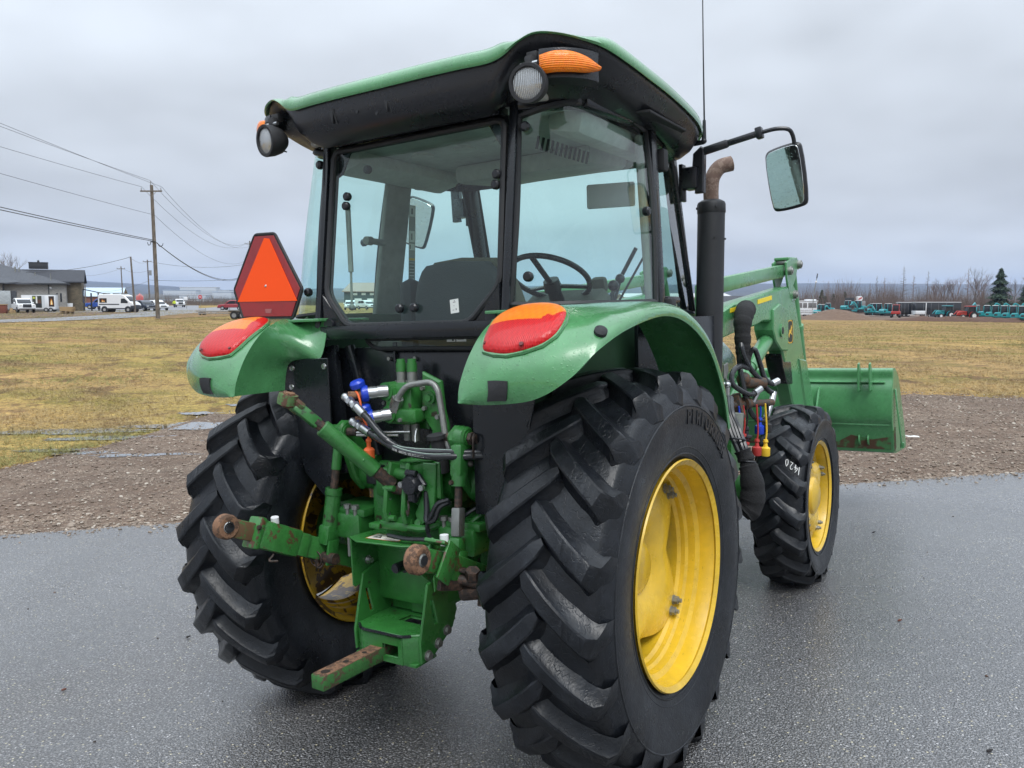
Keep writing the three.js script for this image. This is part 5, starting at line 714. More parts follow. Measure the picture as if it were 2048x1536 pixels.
// ---------------------------------------------------------------- chassis, hitch and hydraulics
{
  const ch = part('chassis', [
    cyl([-0.60, 0.716, 0], [0.60, 0.716, 0], 0.10, 0.10, 20), box(0.34, 0.46, 0.66, [0, 0.80, 0.05], [0, 0, 0], 0.03), box(0.30, 0.30, 0.5, [0, 0.75, -0.5], [0, 0, 0], 0.03),
    ...both([lathe([[0.10, 0], [0.14, 0.02], [0.14, 0.14], [0.12, 0.18], [0.12, 0.26]], [0.14, 0.716, 0], [0.5, 0.716, 0], 24), box(0.16, 0.10, 0.30, [0.27, 0.86, 0.28], [0, 0, 0], 0.012), box(0.20, 0.03, 0.20, [0.27, 0.915, 0.32], [0, 0, 0], 0.006)]),
    box(0.30, 0.10, 0.36, [0.02, 1.03, 0.22], [0, 0, 0], 0.02), cyl([-0.24, 1.055, 0.27], [0.36, 1.055, 0.27], 0.045, 0.045, 24), cyl([0.27, 1.055, 0.27], [0.365, 1.055, 0.27], 0.085, 0.08, 28), cyl([0.36, 1.055, 0.27], [0.372, 1.055, 0.27], 0.05, 0.045, 20), cyl([0.11, 1.055, 0.30], [0.22, 1.055, 0.30], 0.082, 0.082, 28), cyl([-0.27, 1.055, 0.27], [-0.2, 1.055, 0.27], 0.075, 0.075, 28),
    box(0.26, 0.30, 0.10, [0.05, 0.93, 0.36], [0, 0, 0], 0.02), box(0.36, 0.16, 1.3, [0, 0.55, -1.0], [0, 0, 0], 0.02), ...both([cyl([0.30, 0.53, -2.34], [0.70, 0.53, -2.34], 0.085, 0.10, 18), box(0.16, 0.14, 0.5, [0.42, 0.66, -0.2], [0, 0, 0], 0.03)]), box(0.4, 0.14, 0.2, [0, 0.53, -2.34], [0, 0, 0], 0.03),
    ...[0.045, 0.085, 0.125].map(x => cyl([x, 0.90, 0.40], [x, 0.92, 0.46], 0.016, 0.014, 10)), tube([[0.02, 0.905, 0.44], [0.09, 0.90, 0.46], [0.16, 0.90, 0.45], [0.20, 0.92, 0.38]], 0.014, 8), box(0.14, 0.035, 0.07, [0.02, 0.90, 0.44], [0, 0, 0], 0.012), box(0.05, 0.02, 0.06, [-0.06, 0.895, 0.46]),
  ], M.greenCast, T);
  part('stud', both([cyl([0.255, 0.74, 0.42], [0.255, 0.935, 0.42], 0.008, 0.008, 8), cyl([0.215, 0.74, 0.42], [0.215, 0.935, 0.42], 0.008, 0.008, 8), cyl([0.255, 0.93, 0.42], [0.255, 0.945, 0.42], 0.016, 0.016, 6), cyl([0.215, 0.93, 0.42], [0.215, 0.945, 0.42], 0.016, 0.016, 6)]), M.zinc, ch);
  part('engine', [box(0.46, 0.62, 0.95, [0, 1.02, -1.75], [0, 0, 0], 0.04), box(0.5, 0.5, 0.5, [0, 0.85, -1.0], [0, 0, 0], 0.04)], M.black, T);
  part('hood', [ext([[-1.20, 1.45], [-1.22, 1.62], [-1.6, 1.60], [-2.2, 1.545], [-2.65, 1.47], [-2.82, 1.38], [-2.88, 1.1], [-2.80, 0.9], [-1.3, 1.15]], 0.60, 'x', 0, 0.06)], M.green, T, { crease: 0.8 });
  part('front_weight', [box(0.55, 0.3, 0.22, [0, 0.68, -2.85], [0, 0, 0], 0.03)], M.greenCast, T);
}
// lift arms with their bosses
{
  const A = [[0.315, 0.985], [0.24, 0.99], [0.215, 1.06], [0.25, 1.13], [0.31, 1.19], [0.345, 1.245], [0.37, 1.268], [0.40, 1.272], [0.43, 1.255], [0.44, 1.225], [0.43, 1.195], [0.40, 1.14], [0.365, 1.04]];
  for (const sd of [1, -1]) {
    const arm = part('lift_arm', [ext(A, 0.036, 'x', sd * 0.275, 0.008), cyl([sd * 0.25, 1.228, 0.40], [sd * 0.33, 1.228, 0.40], 0.026, 0.026, 20)], M.greenCast, T, { label: sd > 0 ? 'right lift arm' : 'left lift arm' });
    part('lift_pin', [cyl([sd * 0.20, 1.228, 0.40], [sd * 0.36, 1.228, 0.40], 0.016, 0.016, 14), cyl([sd * 0.318, 1.228, 0.40], [sd * 0.345, 1.228, 0.40], 0.024, 0.024, 6), ...(sd > 0 ? [tube([[0.352, 1.245, 0.405], [0.362, 1.235, 0.425], [0.362, 1.20, 0.428], [0.356, 1.165, 0.42]], 0.004, 6)] : [])], M.grease, arm);
  }
  // left link: slim upper rod, screw, long tube, yoke
  const a = V(-0.30, 1.225, 0.345 + 0.05), b = V(-0.345, 0.735, 0.455), at = t => a.clone().lerp(b, t);
  const L = part('lift_link', [cyl(at(-0.05), at(0.30), 0.021, 0.019, 18), cyl(at(0.08), at(0.02), 0.034, 0.034, 18), cyl(at(0.47), at(0.78), 0.030, 0.031, 22), lathe([[0.02, 0], [0.033, 0.0], [0.034, 0.025], [0.031, 0.03]], at(0.45), at(0.6), 22), beam(at(0.74), at(0.90), 0.074, 0.058, 0.012, [1, 0, 0]), beam(at(0.86).add(V(-0.026, 0, 0)), at(1.06).add(V(-0.026, 0, 0)), 0.056, 0.012, 0.004, [1, 0, 0]), beam(at(0.86).add(V(0.026, 0, 0)), at(1.06).add(V(0.026, 0, 0)), 0.056, 0.012, 0.004, [1, 0, 0])], M.greenCast, T, { label: 'left lift link' });
  part('adjusting_screw', cyl(at(0.28), at(0.48), 0.0155, 0.0155, 14), M.grease, L);
  part('link_pin', [cyl(at(1.0).add(V(-0.06, 0, 0.012)), at(1.0).add(V(0.06, 0, 0.012)), 0.022, 0.022, 16), cyl(at(1.0).add(V(-0.03, 0, 0.022)), at(1.0).add(V(-0.03, 0, 0.032)), 0.028, 0.024, 16), new THREE.TorusGeometry(0.030, 0.003, 6, 24).translate(...at(1.0).add(V(-0.02, 0.0, 0.04)).toArray())], M.grease, L);
  const c = V(0.30, 1.228, 0.42), d = V(0.325, 0.79, 0.50), bt = t => c.clone().lerp(d, t);
  const Rr = part('lift_link', [ext(circ(0.40, 1.228, 0.042, 20).map(q => q), 0.05, 'x', 0.30, 0.008), beam(bt(0.04), bt(0.30), 0.052, 0.05, 0.012, [1, 0, 0]), cyl(bt(0.26), bt(0.37), 0.027, 0.027, 18), beam(bt(0.76), bt(0.90), 0.05, 0.05, 0.012, [1, 0, 0]), beam(bt(0.86).add(V(-0.024, 0, 0)), bt(1.05).add(V(-0.024, 0, 0)), 0.048, 0.012, 0.004, [1, 0, 0]), beam(bt(0.86).add(V(0.024, 0, 0)), bt(1.05).add(V(0.024, 0, 0)), 0.048, 0.012, 0.004, [1, 0, 0])], M.greenCast, T, { label: 'right lift link' });
  part('adjusting_screw', cyl(bt(0.36), bt(0.55), 0.014, 0.014, 14), M.grease, Rr);
  part('square_sleeve', [beam(bt(0.535), bt(0.755), 0.036, 0.036, 0.005, [1, 0, 0])], M.zinc, Rr);
  part('link_pin', [cyl(bt(1.0).add(V(-0.05, 0, 0)), bt(1.0).add(V(0.06, 0, 0)), 0.018, 0.018, 14), bolt(bt(0.33).add(V(-0.01, 0, 0.026)), [-0.2, 0, 1], 0.009, 0.01)], M.grease, Rr);
}
// lower links
{
  const seg = (p, q, w, h, bev = 0.008) => beam(p, q, h, w, bev, [1, 0, 0]);
  const eye = (c, ax, r) => [lathe([[0.021, -0.022], [0.030, -0.024], [r - 0.006, -0.022], [r, -0.014], [r, 0.014], [r - 0.006, 0.022], [0.030, 0.024], [0.021, 0.022]], c, V(...c.toArray()).add(ax), 32)];
  const l0 = V(-0.43, 0.938, 0.853), l1 = V(-0.415, 0.892, 0.742), l2 = V(-0.40, 0.843, 0.640), l3 = V(-0.385, 0.805, 0.555), l4 = V(-0.30, 0.60, 0.10);
  const L = part('lower_link', [beam(l1.clone().lerp(l2, -0.12), l1.clone().lerp(l2, 0.14), 0.118, 0.078, 0.008, [1, 0, 0]), beam(l1.clone().lerp(l2, 0.1), l3.clone().lerp(l2, 0.2), 0.104, 0.070, 0.01, [1, 0, 0]), beam(l3.clone().lerp(l2, 0.3), l3.clone().lerp(l4, 0.06), 0.09, 0.058, 0.01, [1, 0, 0]), beam(l3.clone(), l4, 0.085, 0.034, 0.008, [1, 0, 0])], M.greenWorn, T, { label: 'left lower link' });
  part('telescopic_end', [beam(l0.clone().lerp(l1, 0.28), l1.clone().lerp(l2, 0.1), 0.068, 0.034, 0.008, [1, 0, 0])], mat([1, 1, 1], 0.75, { map: chipTex([0.25, 0.42, 0.20], [0.36, 0.27, 0.17], 0.56, 15, 0.25) }), L);
  part('ball_end', [...eye(l0, V(1, 0, 0.12), 0.045)], M.rust, L); part('ball', [lathe([[0.014, -0.026], [0.022, -0.02], [0.027, 0], [0.022, 0.02], [0.014, 0.026]], l0, l0.clone().add(V(1, 0, 0.12)), 24)], M.steel, L); part('ball_bore', [lathe([[0.0185, -0.027], [0.0185, 0.0275], [0.0155, 0.0275], [0.0155, -0.027]], l0, l0.clone().add(V(1, 0, 0.12)), 24)], M.seal, L);
  part('spring_pin', [cyl([-0.395, 0.892, 0.66], [-0.39, 0.935, 0.665], 0.015, 0.015, 14)], M.white, L);
  part('link_hardware', [bolt(V(-0.376, 0.915, 0.745), [0, 0.3, 1], 0.009, 0.012), tube([[-0.38, 0.80, 0.69], [-0.38, 0.782, 0.71], [-0.36, 0.778, 0.69]], 0.004, 5), cyl([-0.36, 0.735, 0.50], [-0.36, 0.70, 0.49], 0.009), tube([[-0.37, 0.71, 0.5], [-0.35, 0.70, 0.49], [-0.34, 0.715, 0.48]], 0.004, 5)], M.grease, L);
  const r0 = V(0.425, 0.922, 0.830), r1 = V(0.415, 0.892, 0.735), r2 = V(0.405, 0.845, 0.65), r4 = V(0.30, 0.60, 0.10);
  const Rr = part('lower_link', [beam(r0.clone().lerp(r1, 0.25), r1.clone().lerp(r2, 0.3), 0.075, 0.036, 0.01, [1, 0, 0]), ...[-0.034, 0.034].map(o => beam(r1.clone().add(V(o, 0.012, 0.0)), r1.clone().lerp(r2, 0.75).add(V(o, 0, 0)), 0.125, 0.010, 0.004, [1, 0, 0])), beam(r1.clone().lerp(r2, 0.05).add(V(0, 0.066, 0)), r1.clone().lerp(r2, 0.5).add(V(0, 0.064, 0)), 0.012, 0.078, 0.004, [1, 0, 0]), beam(r1.clone().lerp(r2, 0.45), r4, 0.085, 0.04, 0.008, [1, 0, 0])], M.greenWorn, T, { label: 'right lower link' });
  part('ball_end', eye(r0, V(1, 0, -0.02), 0.046), M.rust, Rr); part('ball', [lathe([[0.014, -0.026], [0.022, -0.02], [0.027, 0], [0.022, 0.02], [0.014, 0.026]], r0, r0.clone().add(V(1, 0, -0.02)), 24)], M.zinc, Rr); part('ball_bore', [cyl(r0.clone().addScaledVector(V(1, 0, -0.02).normalize(), 0.018), r0.clone().addScaledVector(V(1, 0, -0.02).normalize(), 0.0285), 0.0155, 0.0155, 20)], M.seal, Rr);
  part('spring_pin', [cyl([0.43, 0.935, 0.70], [0.43, 0.968, 0.70], 0.014, 0.014, 14)], M.white, Rr);
  // stabiliser with turnbuckle beside it
  part('stabiliser', [beam([0.40, 0.80, 0.70], [0.43, 0.70, 0.33], 0.034, 0.02, 0.006, [1, 0, 0]), cyl([0.36, 0.80, 0.62], [0.50, 0.775, 0.56], 0.018, 0.018, 12), beam([0.36, 0.845, 0.62], [0.49, 0.79, 0.545], 0.036, 0.012, 0.004, [0, 1, 0]), bolt([0.452, 0.80, 0.585], [0.2, 1, 0.3], 0.026, 0.03), cyl([0.47, 0.77, 0.56], [0.46, 0.70, 0.56], 0.012, 0.01, 8), box(0.12, 0.05, 0.10, [0.44, 0.755, 0.54], [0.3, 0.4, 0], 0.015)], M.grease, T);
}
// top link: held up to the left
{
  const a = V(0.02, 1.03, 0.435), b = V(-0.222, 1.386, 0.722), at = t => a.clone().lerp(b, t), ax = b.clone().sub(a).normalize();
  const L = part('top_link', [cyl(at(0.21), at(0.70), 0.031, 0.031, 24, 0.004), beam(at(0.73), at(0.94), 0.040, 0.030, 0.006, [0.6, 0.5, 0.6]), ball(at(0.30).addScaledVector(V(0.35, 0.5, 0.8), 0.03), 0.009), ball(at(0.62).addScaledVector(V(0.1, 0.55, 0.85), 0.029), 0.010)], M.greenCast, T);
  part('link_screw', [cyl(at(0.05), at(0.25), 0.024, 0.024, 16), cyl(at(0.68), at(0.76), 0.019, 0.019, 16)], M.grease, L);
  const e = at(1.0); part('link_eye', [lathe([[0.016, -0.018], [0.034, -0.019], [0.036, 0], [0.034, 0.019], [0.016, 0.018]], e, e.clone().add(V(0.25, 0.9, -0.1)), 24), beam(at(0.88), at(0.985), 0.055, 0.024, 0.008, [0.5, -0.6, 0.6])], mat([1, 1, 1], 0.7, { map: chipTex([0.33, 0.46, 0.27], [0.36, 0.26, 0.20], 0.5, 33, 0.2) }), L); part('ball', [lathe([[0.010, -0.030], [0.021, -0.026], [0.026, 0], [0.021, 0.026], [0.010, 0.030]], e, e.clone().add(V(0.25, 0.9, -0.1)), 20)], M.rust, L);
}
// rocker bracket for the top link, trailer socket
{
  const cheek = x => ext([[0.40, 1.12], [0.455, 1.135], [0.475, 1.08], [0.49, 1.02], [0.50, 0.955], [0.485, 0.915], [0.45, 0.905], [0.40, 0.93]], 0.018, 'x', x, 0.006, [circ(0.468, 1.00, 0.012, 12).reverse(), circ(0.475, 0.945, 0.012, 12).reverse()]);
  const b = part('rocker_bracket', [cheek(0.0), cheek(0.085), ext([[0.03, 1.02], [0.06, 1.125], [0.17, 1.148], [0.215, 1.14], [0.215, 1.01], [0.12, 0.97]], 0.03, 'z', 0.425, 0.008), box(0.15, 0.012, 0.10, [0.12, 1.145, 0.40], [0, 0, 0.1], 0.004), cyl([-0.05, 1.085, 0.425], [0.06, 1.085, 0.425], 0.022, 0.022, 18), ext([[0.155, 1.14], [0.215, 1.14], [0.20, 0.97], [0.13, 0.90], [0.11, 0.95], [0.15, 1.03]], 0.014, 'z', 0.447, 0.003), ...[0, 1, 2].map(i => cyl([0.035 + 0.07 * (i % 2), 0.93 + i * 0.055, 0.475], [-0.012 + 0.115 * (i % 2), 0.93 + i * 0.055, 0.475], 0.011, 0.011, 10))], M.greenCast, T);
  part('bracket_pin', [cyl([-0.02, 1.03, 0.445], [0.115, 1.03, 0.445], 0.018, 0.018, 14), tube([[0.098, 1.0, 0.475], [0.115, 0.985, 0.492], [0.11, 0.955, 0.492], [0.095, 0.965, 0.482]], 0.004, 6)], M.grease, b);
  const s = part('trailer_socket', [lathe([[0, 0], [0.036, 0], [0.038, 0.006], [0.036, 0.035], [0.030, 0.044], [0, 0.046]], [0.122, 1.062, 0.455], [0.122, 1.060, 0.50], 28), ext([[0.068, 1.075], [0.098, 1.105], [0.148, 1.102], [0.178, 1.065], [0.150, 1.035], [0.13, 0.995], [0.112, 0.998], [0.098, 1.03]], 0.022, 'z', 0.464, 0.006), ext([[0.105, 1.04], [0.14, 1.04], [0.138, 1.0], [0.11, 1.0]], 0.03, 'z', 0.478, 0.006), cyl([0.10, 1.105, 0.478], [0.145, 1.103, 0.478], 0.012, 0.012, 10)], M.plastic, b);
  part('socket_bolt', [bolt([0.075, 1.06, 0.474], [0, 0, 1], 0.012, 0.014), bolt([0.168, 1.055, 0.474], [0, 0, 1], 0.012, 0.014)], M.steel, b);
  part('wiring_loom', [tube([[0.165, 1.03, 0.45], [0.172, 0.97, 0.46], [0.178, 0.935, 0.47], [0.205, 0.94, 0.465], [0.225, 0.985, 0.455], [0.245, 1.0, 0.43]], 0.011, 8), tube([[0.25, 1.01, 0.44], [0.225, 1.0, 0.465], [0.20, 0.955, 0.475], [0.18, 0.925, 0.47], [0.172, 0.89, 0.46], [0.19, 0.85, 0.45], [0.215, 0.84, 0.44]], 0.008, 8), tube([[0.02, 0.872, 0.50], [0.10, 0.868, 0.50], [0.18, 0.872, 0.49], [0.25, 0.868, 0.47], [0.29, 0.88, 0.42]], 0.008, 8), tube([[0.35, 0.99, 0.36], [0.30, 0.95, 0.41], [0.27, 0.90, 0.43], [0.26, 0.85, 0.42]], 0.007, 8), tube([[0.30, 1.35, 0.30], [0.31, 1.24, 0.33], [0.33, 1.14, 0.33], [0.35, 1.05, 0.33]], 0.009, 8)], M.hose, b);
  part('green_pipe', [tube([[0.40, 0.98, 0.30], [0.33, 0.94, 0.38], [0.29, 0.88, 0.41], [0.285, 0.80, 0.41]], 0.009, 8), tube([[0.40, 0.94, 0.28], [0.34, 0.90, 0.35], [0.31, 0.86, 0.38]], 0.008, 8)], M.greenCast, b);
}
// remote valve with couplers, tube and hoses
{
  const v = part('remote_valve', [box(0.125, 0.155, 0.10, [0.005, 1.342, 0.345], [0, 0, 0], 0.008), box(0.10, 0.05, 0.06, [0.05, 1.30, 0.385], [0, 0, 0], 0.008), box(0.04, 0.12, 0.05, [-0.02, 1.345, 0.39], [0, 0, 0], 0.006), cyl([-0.035, 1.39, 0.36], [-0.035, 1.39, 0.42], 0.034, 0.034, 18), cyl([-0.025, 1.305, 0.36], [-0.025, 1.305, 0.42], 0.032, 0.032, 18), ...[-0.012, 0.04].flatMap(x => [cyl([x, 1.46, 0.35], [x, 1.492, 0.35], 0.020, 0.019, 16), cyl([x, 1.488, 0.35], [x, 1.507, 0.35], 0.0165, 0.0155, 16)]), ext([[0.09, 1.46], [0.175, 1.425], [0.185, 1.32], [0.20, 1.26], [0.19, 1.17], [0.205, 1.02], [0.10, 1.02], [0.105, 1.16], [0.125, 1.24], [0.08, 1.30]], 0.026, 'z', 0.345, 0.008, [circ(0.135, 1.365, 0.03, 16).reverse()]), cyl([0.135, 1.365, 0.335], [0.135, 1.365, 0.375], 0.024, 0.024, 18), cyl([0.135, 1.365, 0.37], [0.135, 1.365, 0.385], 0.014, 0.014, 6), box(0.11, 0.10, 0.03, [0.03, 1.29, 0.30])], M.greenCast, T);
  part('valve_port', [...[-0.012, 0.04].flatMap(x => [cyl([x, 1.425, 0.35], [x, 1.462, 0.35], 0.0185, 0.0185, 16), cyl([x, 1.415, 0.35], [x, 1.427, 0.35], 0.026, 0.026, 6)]), ...[0.008, 0.045].map(x => cyl([x, 1.20, 0.35], [x, 1.27, 0.35], 0.016, 0.016, 12))], M.zinc, v);
  part('valve_bolt', [bolt([0.10, 1.40, 0.36], [0, 0, 1], 0.009, 0.014), bolt([0.105, 1.325, 0.36], [0, 0, 1], 0.009, 0.014), bolt([0.165, 1.295, 0.36], [0, 0, 1], 0.010, 0.014), bolt([-0.055, 1.345, 0.40], [0, 0, 1], 0.008, 0.012), bolt([0.03, 1.285, 0.415], [0, 0, 1], 0.008, 0.01)], M.zinc, v);
  const cps = [[[-0.03, 1.392, 0.41], [-0.118, 1.382, 0.50]], [[-0.02, 1.306, 0.41], [-0.10, 1.290, 0.49]]];
  for (const [p, q] of cps) {
    const a = V(...p), b = V(...q), at = t => a.clone().lerp(b, t);
    const c = part('coupler', [cyl(at(0.0), at(0.30), 0.0235, 0.0235, 18), cyl(at(0.30), at(0.34), 0.021, 0.021, 18), cyl(at(0.34), at(0.62), 0.0235, 0.0235, 18), cyl(at(0.62), at(0.7), 0.019, 0.019, 16)], M.chrome, v);
    const b2 = at(0.70); part('dust_cap', [lathe([[0.017, 0], [0.029, 0], [0.030, 0.006], [0.030, 0.02], [0.025, 0.026], [0.017, 0.026]], at(0.58), b, 20), lathe([[0, 0], [0.027, 0], [0.0285, 0.006], [0.0285, 0.018], [0.022, 0.026], [0, 0.028]], at(0.78).add(V(-0.012, 0.026, 0)), at(0.78).add(V(-0.03, 0.20, 0.06)), 20), beam(at(0.6).add(V(0, 0.02, 0)), at(0.78).add(V(-0.01, 0.032, 0.0)), 0.018, 0.01)], M.blue, v);
    part('hose_fitting', [cyl(at(0.66), at(1.15), 0.0155, 0.0155, 14)], M.rust, v);
  }
  const hoses = [[[-0.140, 1.376, 0.52], [-0.071, 1.336, 0.53], [-0.027, 1.303, 0.53], [0.036, 1.245, 0.53], [0.10, 1.20, 0.515], [0.16, 1.19, 0.50], [0.24, 1.186, 0.47], [0.33, 1.18, 0.42], [0.42, 1.17, 0.34]], [[-0.118, 1.284, 0.51], [-0.035, 1.254, 0.525], [0.02, 1.230, 0.525], [0.106, 1.193, 0.52], [0.21, 1.173, 0.495], [0.30, 1.17, 0.45], [0.42, 1.16, 0.35]]];
  for (const h of hoses) {
    const C = new THREE.CatmullRomCurve3(h.map(p => V(...p)), false, 'centripetal');
    part('hydraulic_hose', sweep(C.getPoints(50).slice(9), 0.0128, 12), M.hose, v, { crease: 0.8 });
    const p = t => C.getPoint(t); part('hose_fitting', [ball(p(0), 0.0165), cyl(p(0), p(0.035), 0.0145), cyl(p(0.035), p(0.06), 0.0175, 0.0175, 6), cyl(p(0.06), p(0.085), 0.014), cyl(p(0.085), p(0.105), 0.0185, 0.0185, 6), cyl(p(0.105), p(0.20), 0.0158, 0.0158, 14)], M.chrome, v);
    part('hose_stripe', sweep(C.getPoints(60).slice(17, 50).map((q, i) => q.clone().add(V(0.0, 0.0105, 0.0075))), 0.0016, 5), mat([0.32, 0.42, 0.36], 0.6), v);
  }
  { const prt = printed(512, 24, (x, W, H) => { x.fillStyle = '#1b1c1e'; x.fillRect(0, 0, W, H); x.fillStyle = '#d8dad6'; x.font = 'bold 19px sans-serif'; x.fillText('122-08    4000 PSI / 280 BAR WH SAE 100R2', 6, 19); });
    const C = new THREE.CatmullRomCurve3(hoses[1].map(p => V(...p)), false, 'centripetal'), rows = [[], []]; for (let i = 0; i <= 20; i++) { const t = lerp(0.46, 0.78, i / 20), q = C.getPoint(t); rows[0].push(q.clone().add(V(0, -0.006, 0.0128))); rows[1].push(q.clone().add(V(0, 0.006, 0.0128))); }
    const g = gridGeo(rows); g.setAttribute('uv', new THREE.Float32BufferAttribute([0, 1].flatMap(v => Array.from({ length: 21 }, (_, i) => [i / 20, v]).flat()), 2)); part('hose_print', g, mat([1, 1, 1], 0.5, { map: prt }), v, { keepUV: true, crease: null }); }
  part('steel_tube', [tube([[0.005, 1.338, 0.41], [0.032, 1.378, 0.415], [0.062, 1.408, 0.41], [0.11, 1.419, 0.40], [0.165, 1.421, 0.395], [0.19, 1.398, 0.395], [0.203, 1.34, 0.395], [0.225, 1.225, 0.40], [0.25, 1.17, 0.40], [0.30, 1.13, 0.36]], 0.0115, 12, 60)], M.zinc, v);
  part('tube_nut', [cyl([-0.008, 1.318, 0.405], [0.024, 1.366, 0.418], 0.023, 0.023, 6), cyl([-0.02, 1.30, 0.40], [-0.006, 1.322, 0.408], 0.019, 0.019, 8)], M.steel, v);
  part('steel_rod', [cyl([-0.15, 1.236, 0.46], [0.06, 1.240, 0.40], 0.0045), cyl([-0.15, 1.226, 0.46], [0.02, 1.228, 0.42], 0.0045), tube([[0.09, 1.25, 0.40], [0.10, 1.225, 0.42], [0.108, 1.21, 0.43]], 0.0045)], M.steel, v);
  part('hanging_cap', [lathe([[0, 0], [0.019, 0], [0.0205, 0.004], [0.0205, 0.034], [0.014, 0.042], [0.008, 0.044], [0.008, 0.06], [0.011, 0.066], [0.009, 0.075], [0, 0.076]], [-0.055, 1.148, 0.50], [-0.055, 1.24, 0.50], 20)], M.orangeCap, v);
  part('cap_cord', [tube([[-0.055, 1.222, 0.50], [-0.058, 1.26, 0.50], [-0.075, 1.31, 0.505], [-0.085, 1.37, 0.505], [-0.105, 1.395, 0.50], [-0.118, 1.383, 0.50]], 0.004, 6)], M.orangeCap, v);
  part('green_cap', [lathe([[0.012, 0], [0.033, 0], [0.034, 0.012], [0.03, 0.018], [0, 0.02]], [-0.125, 1.405, 0.455], [-0.16, 1.40, 0.50], 20), box(0.05, 0.014, 0.03, [-0.125, 1.325, 0.45], [0, 0.5, 0], 0.005)], M.green, v);
  part('breather', [cyl([0.205, 1.10, 0.40], [0.197, 1.225, 0.415], 0.027, 0.027, 20), lathe([[0, 0], [0.036, 0], [0.036, 0.014], [0, 0.018]], [0.196, 1.225, 0.415], [0.194, 1.26, 0.42], 28)], M.plasticDull, v);
  part('small_socket', [box(0.06, 0.07, 0.05, [-0.155, 1.06, 0.36], [0, 0, 0], 0.005)], M.plastic, v);
}
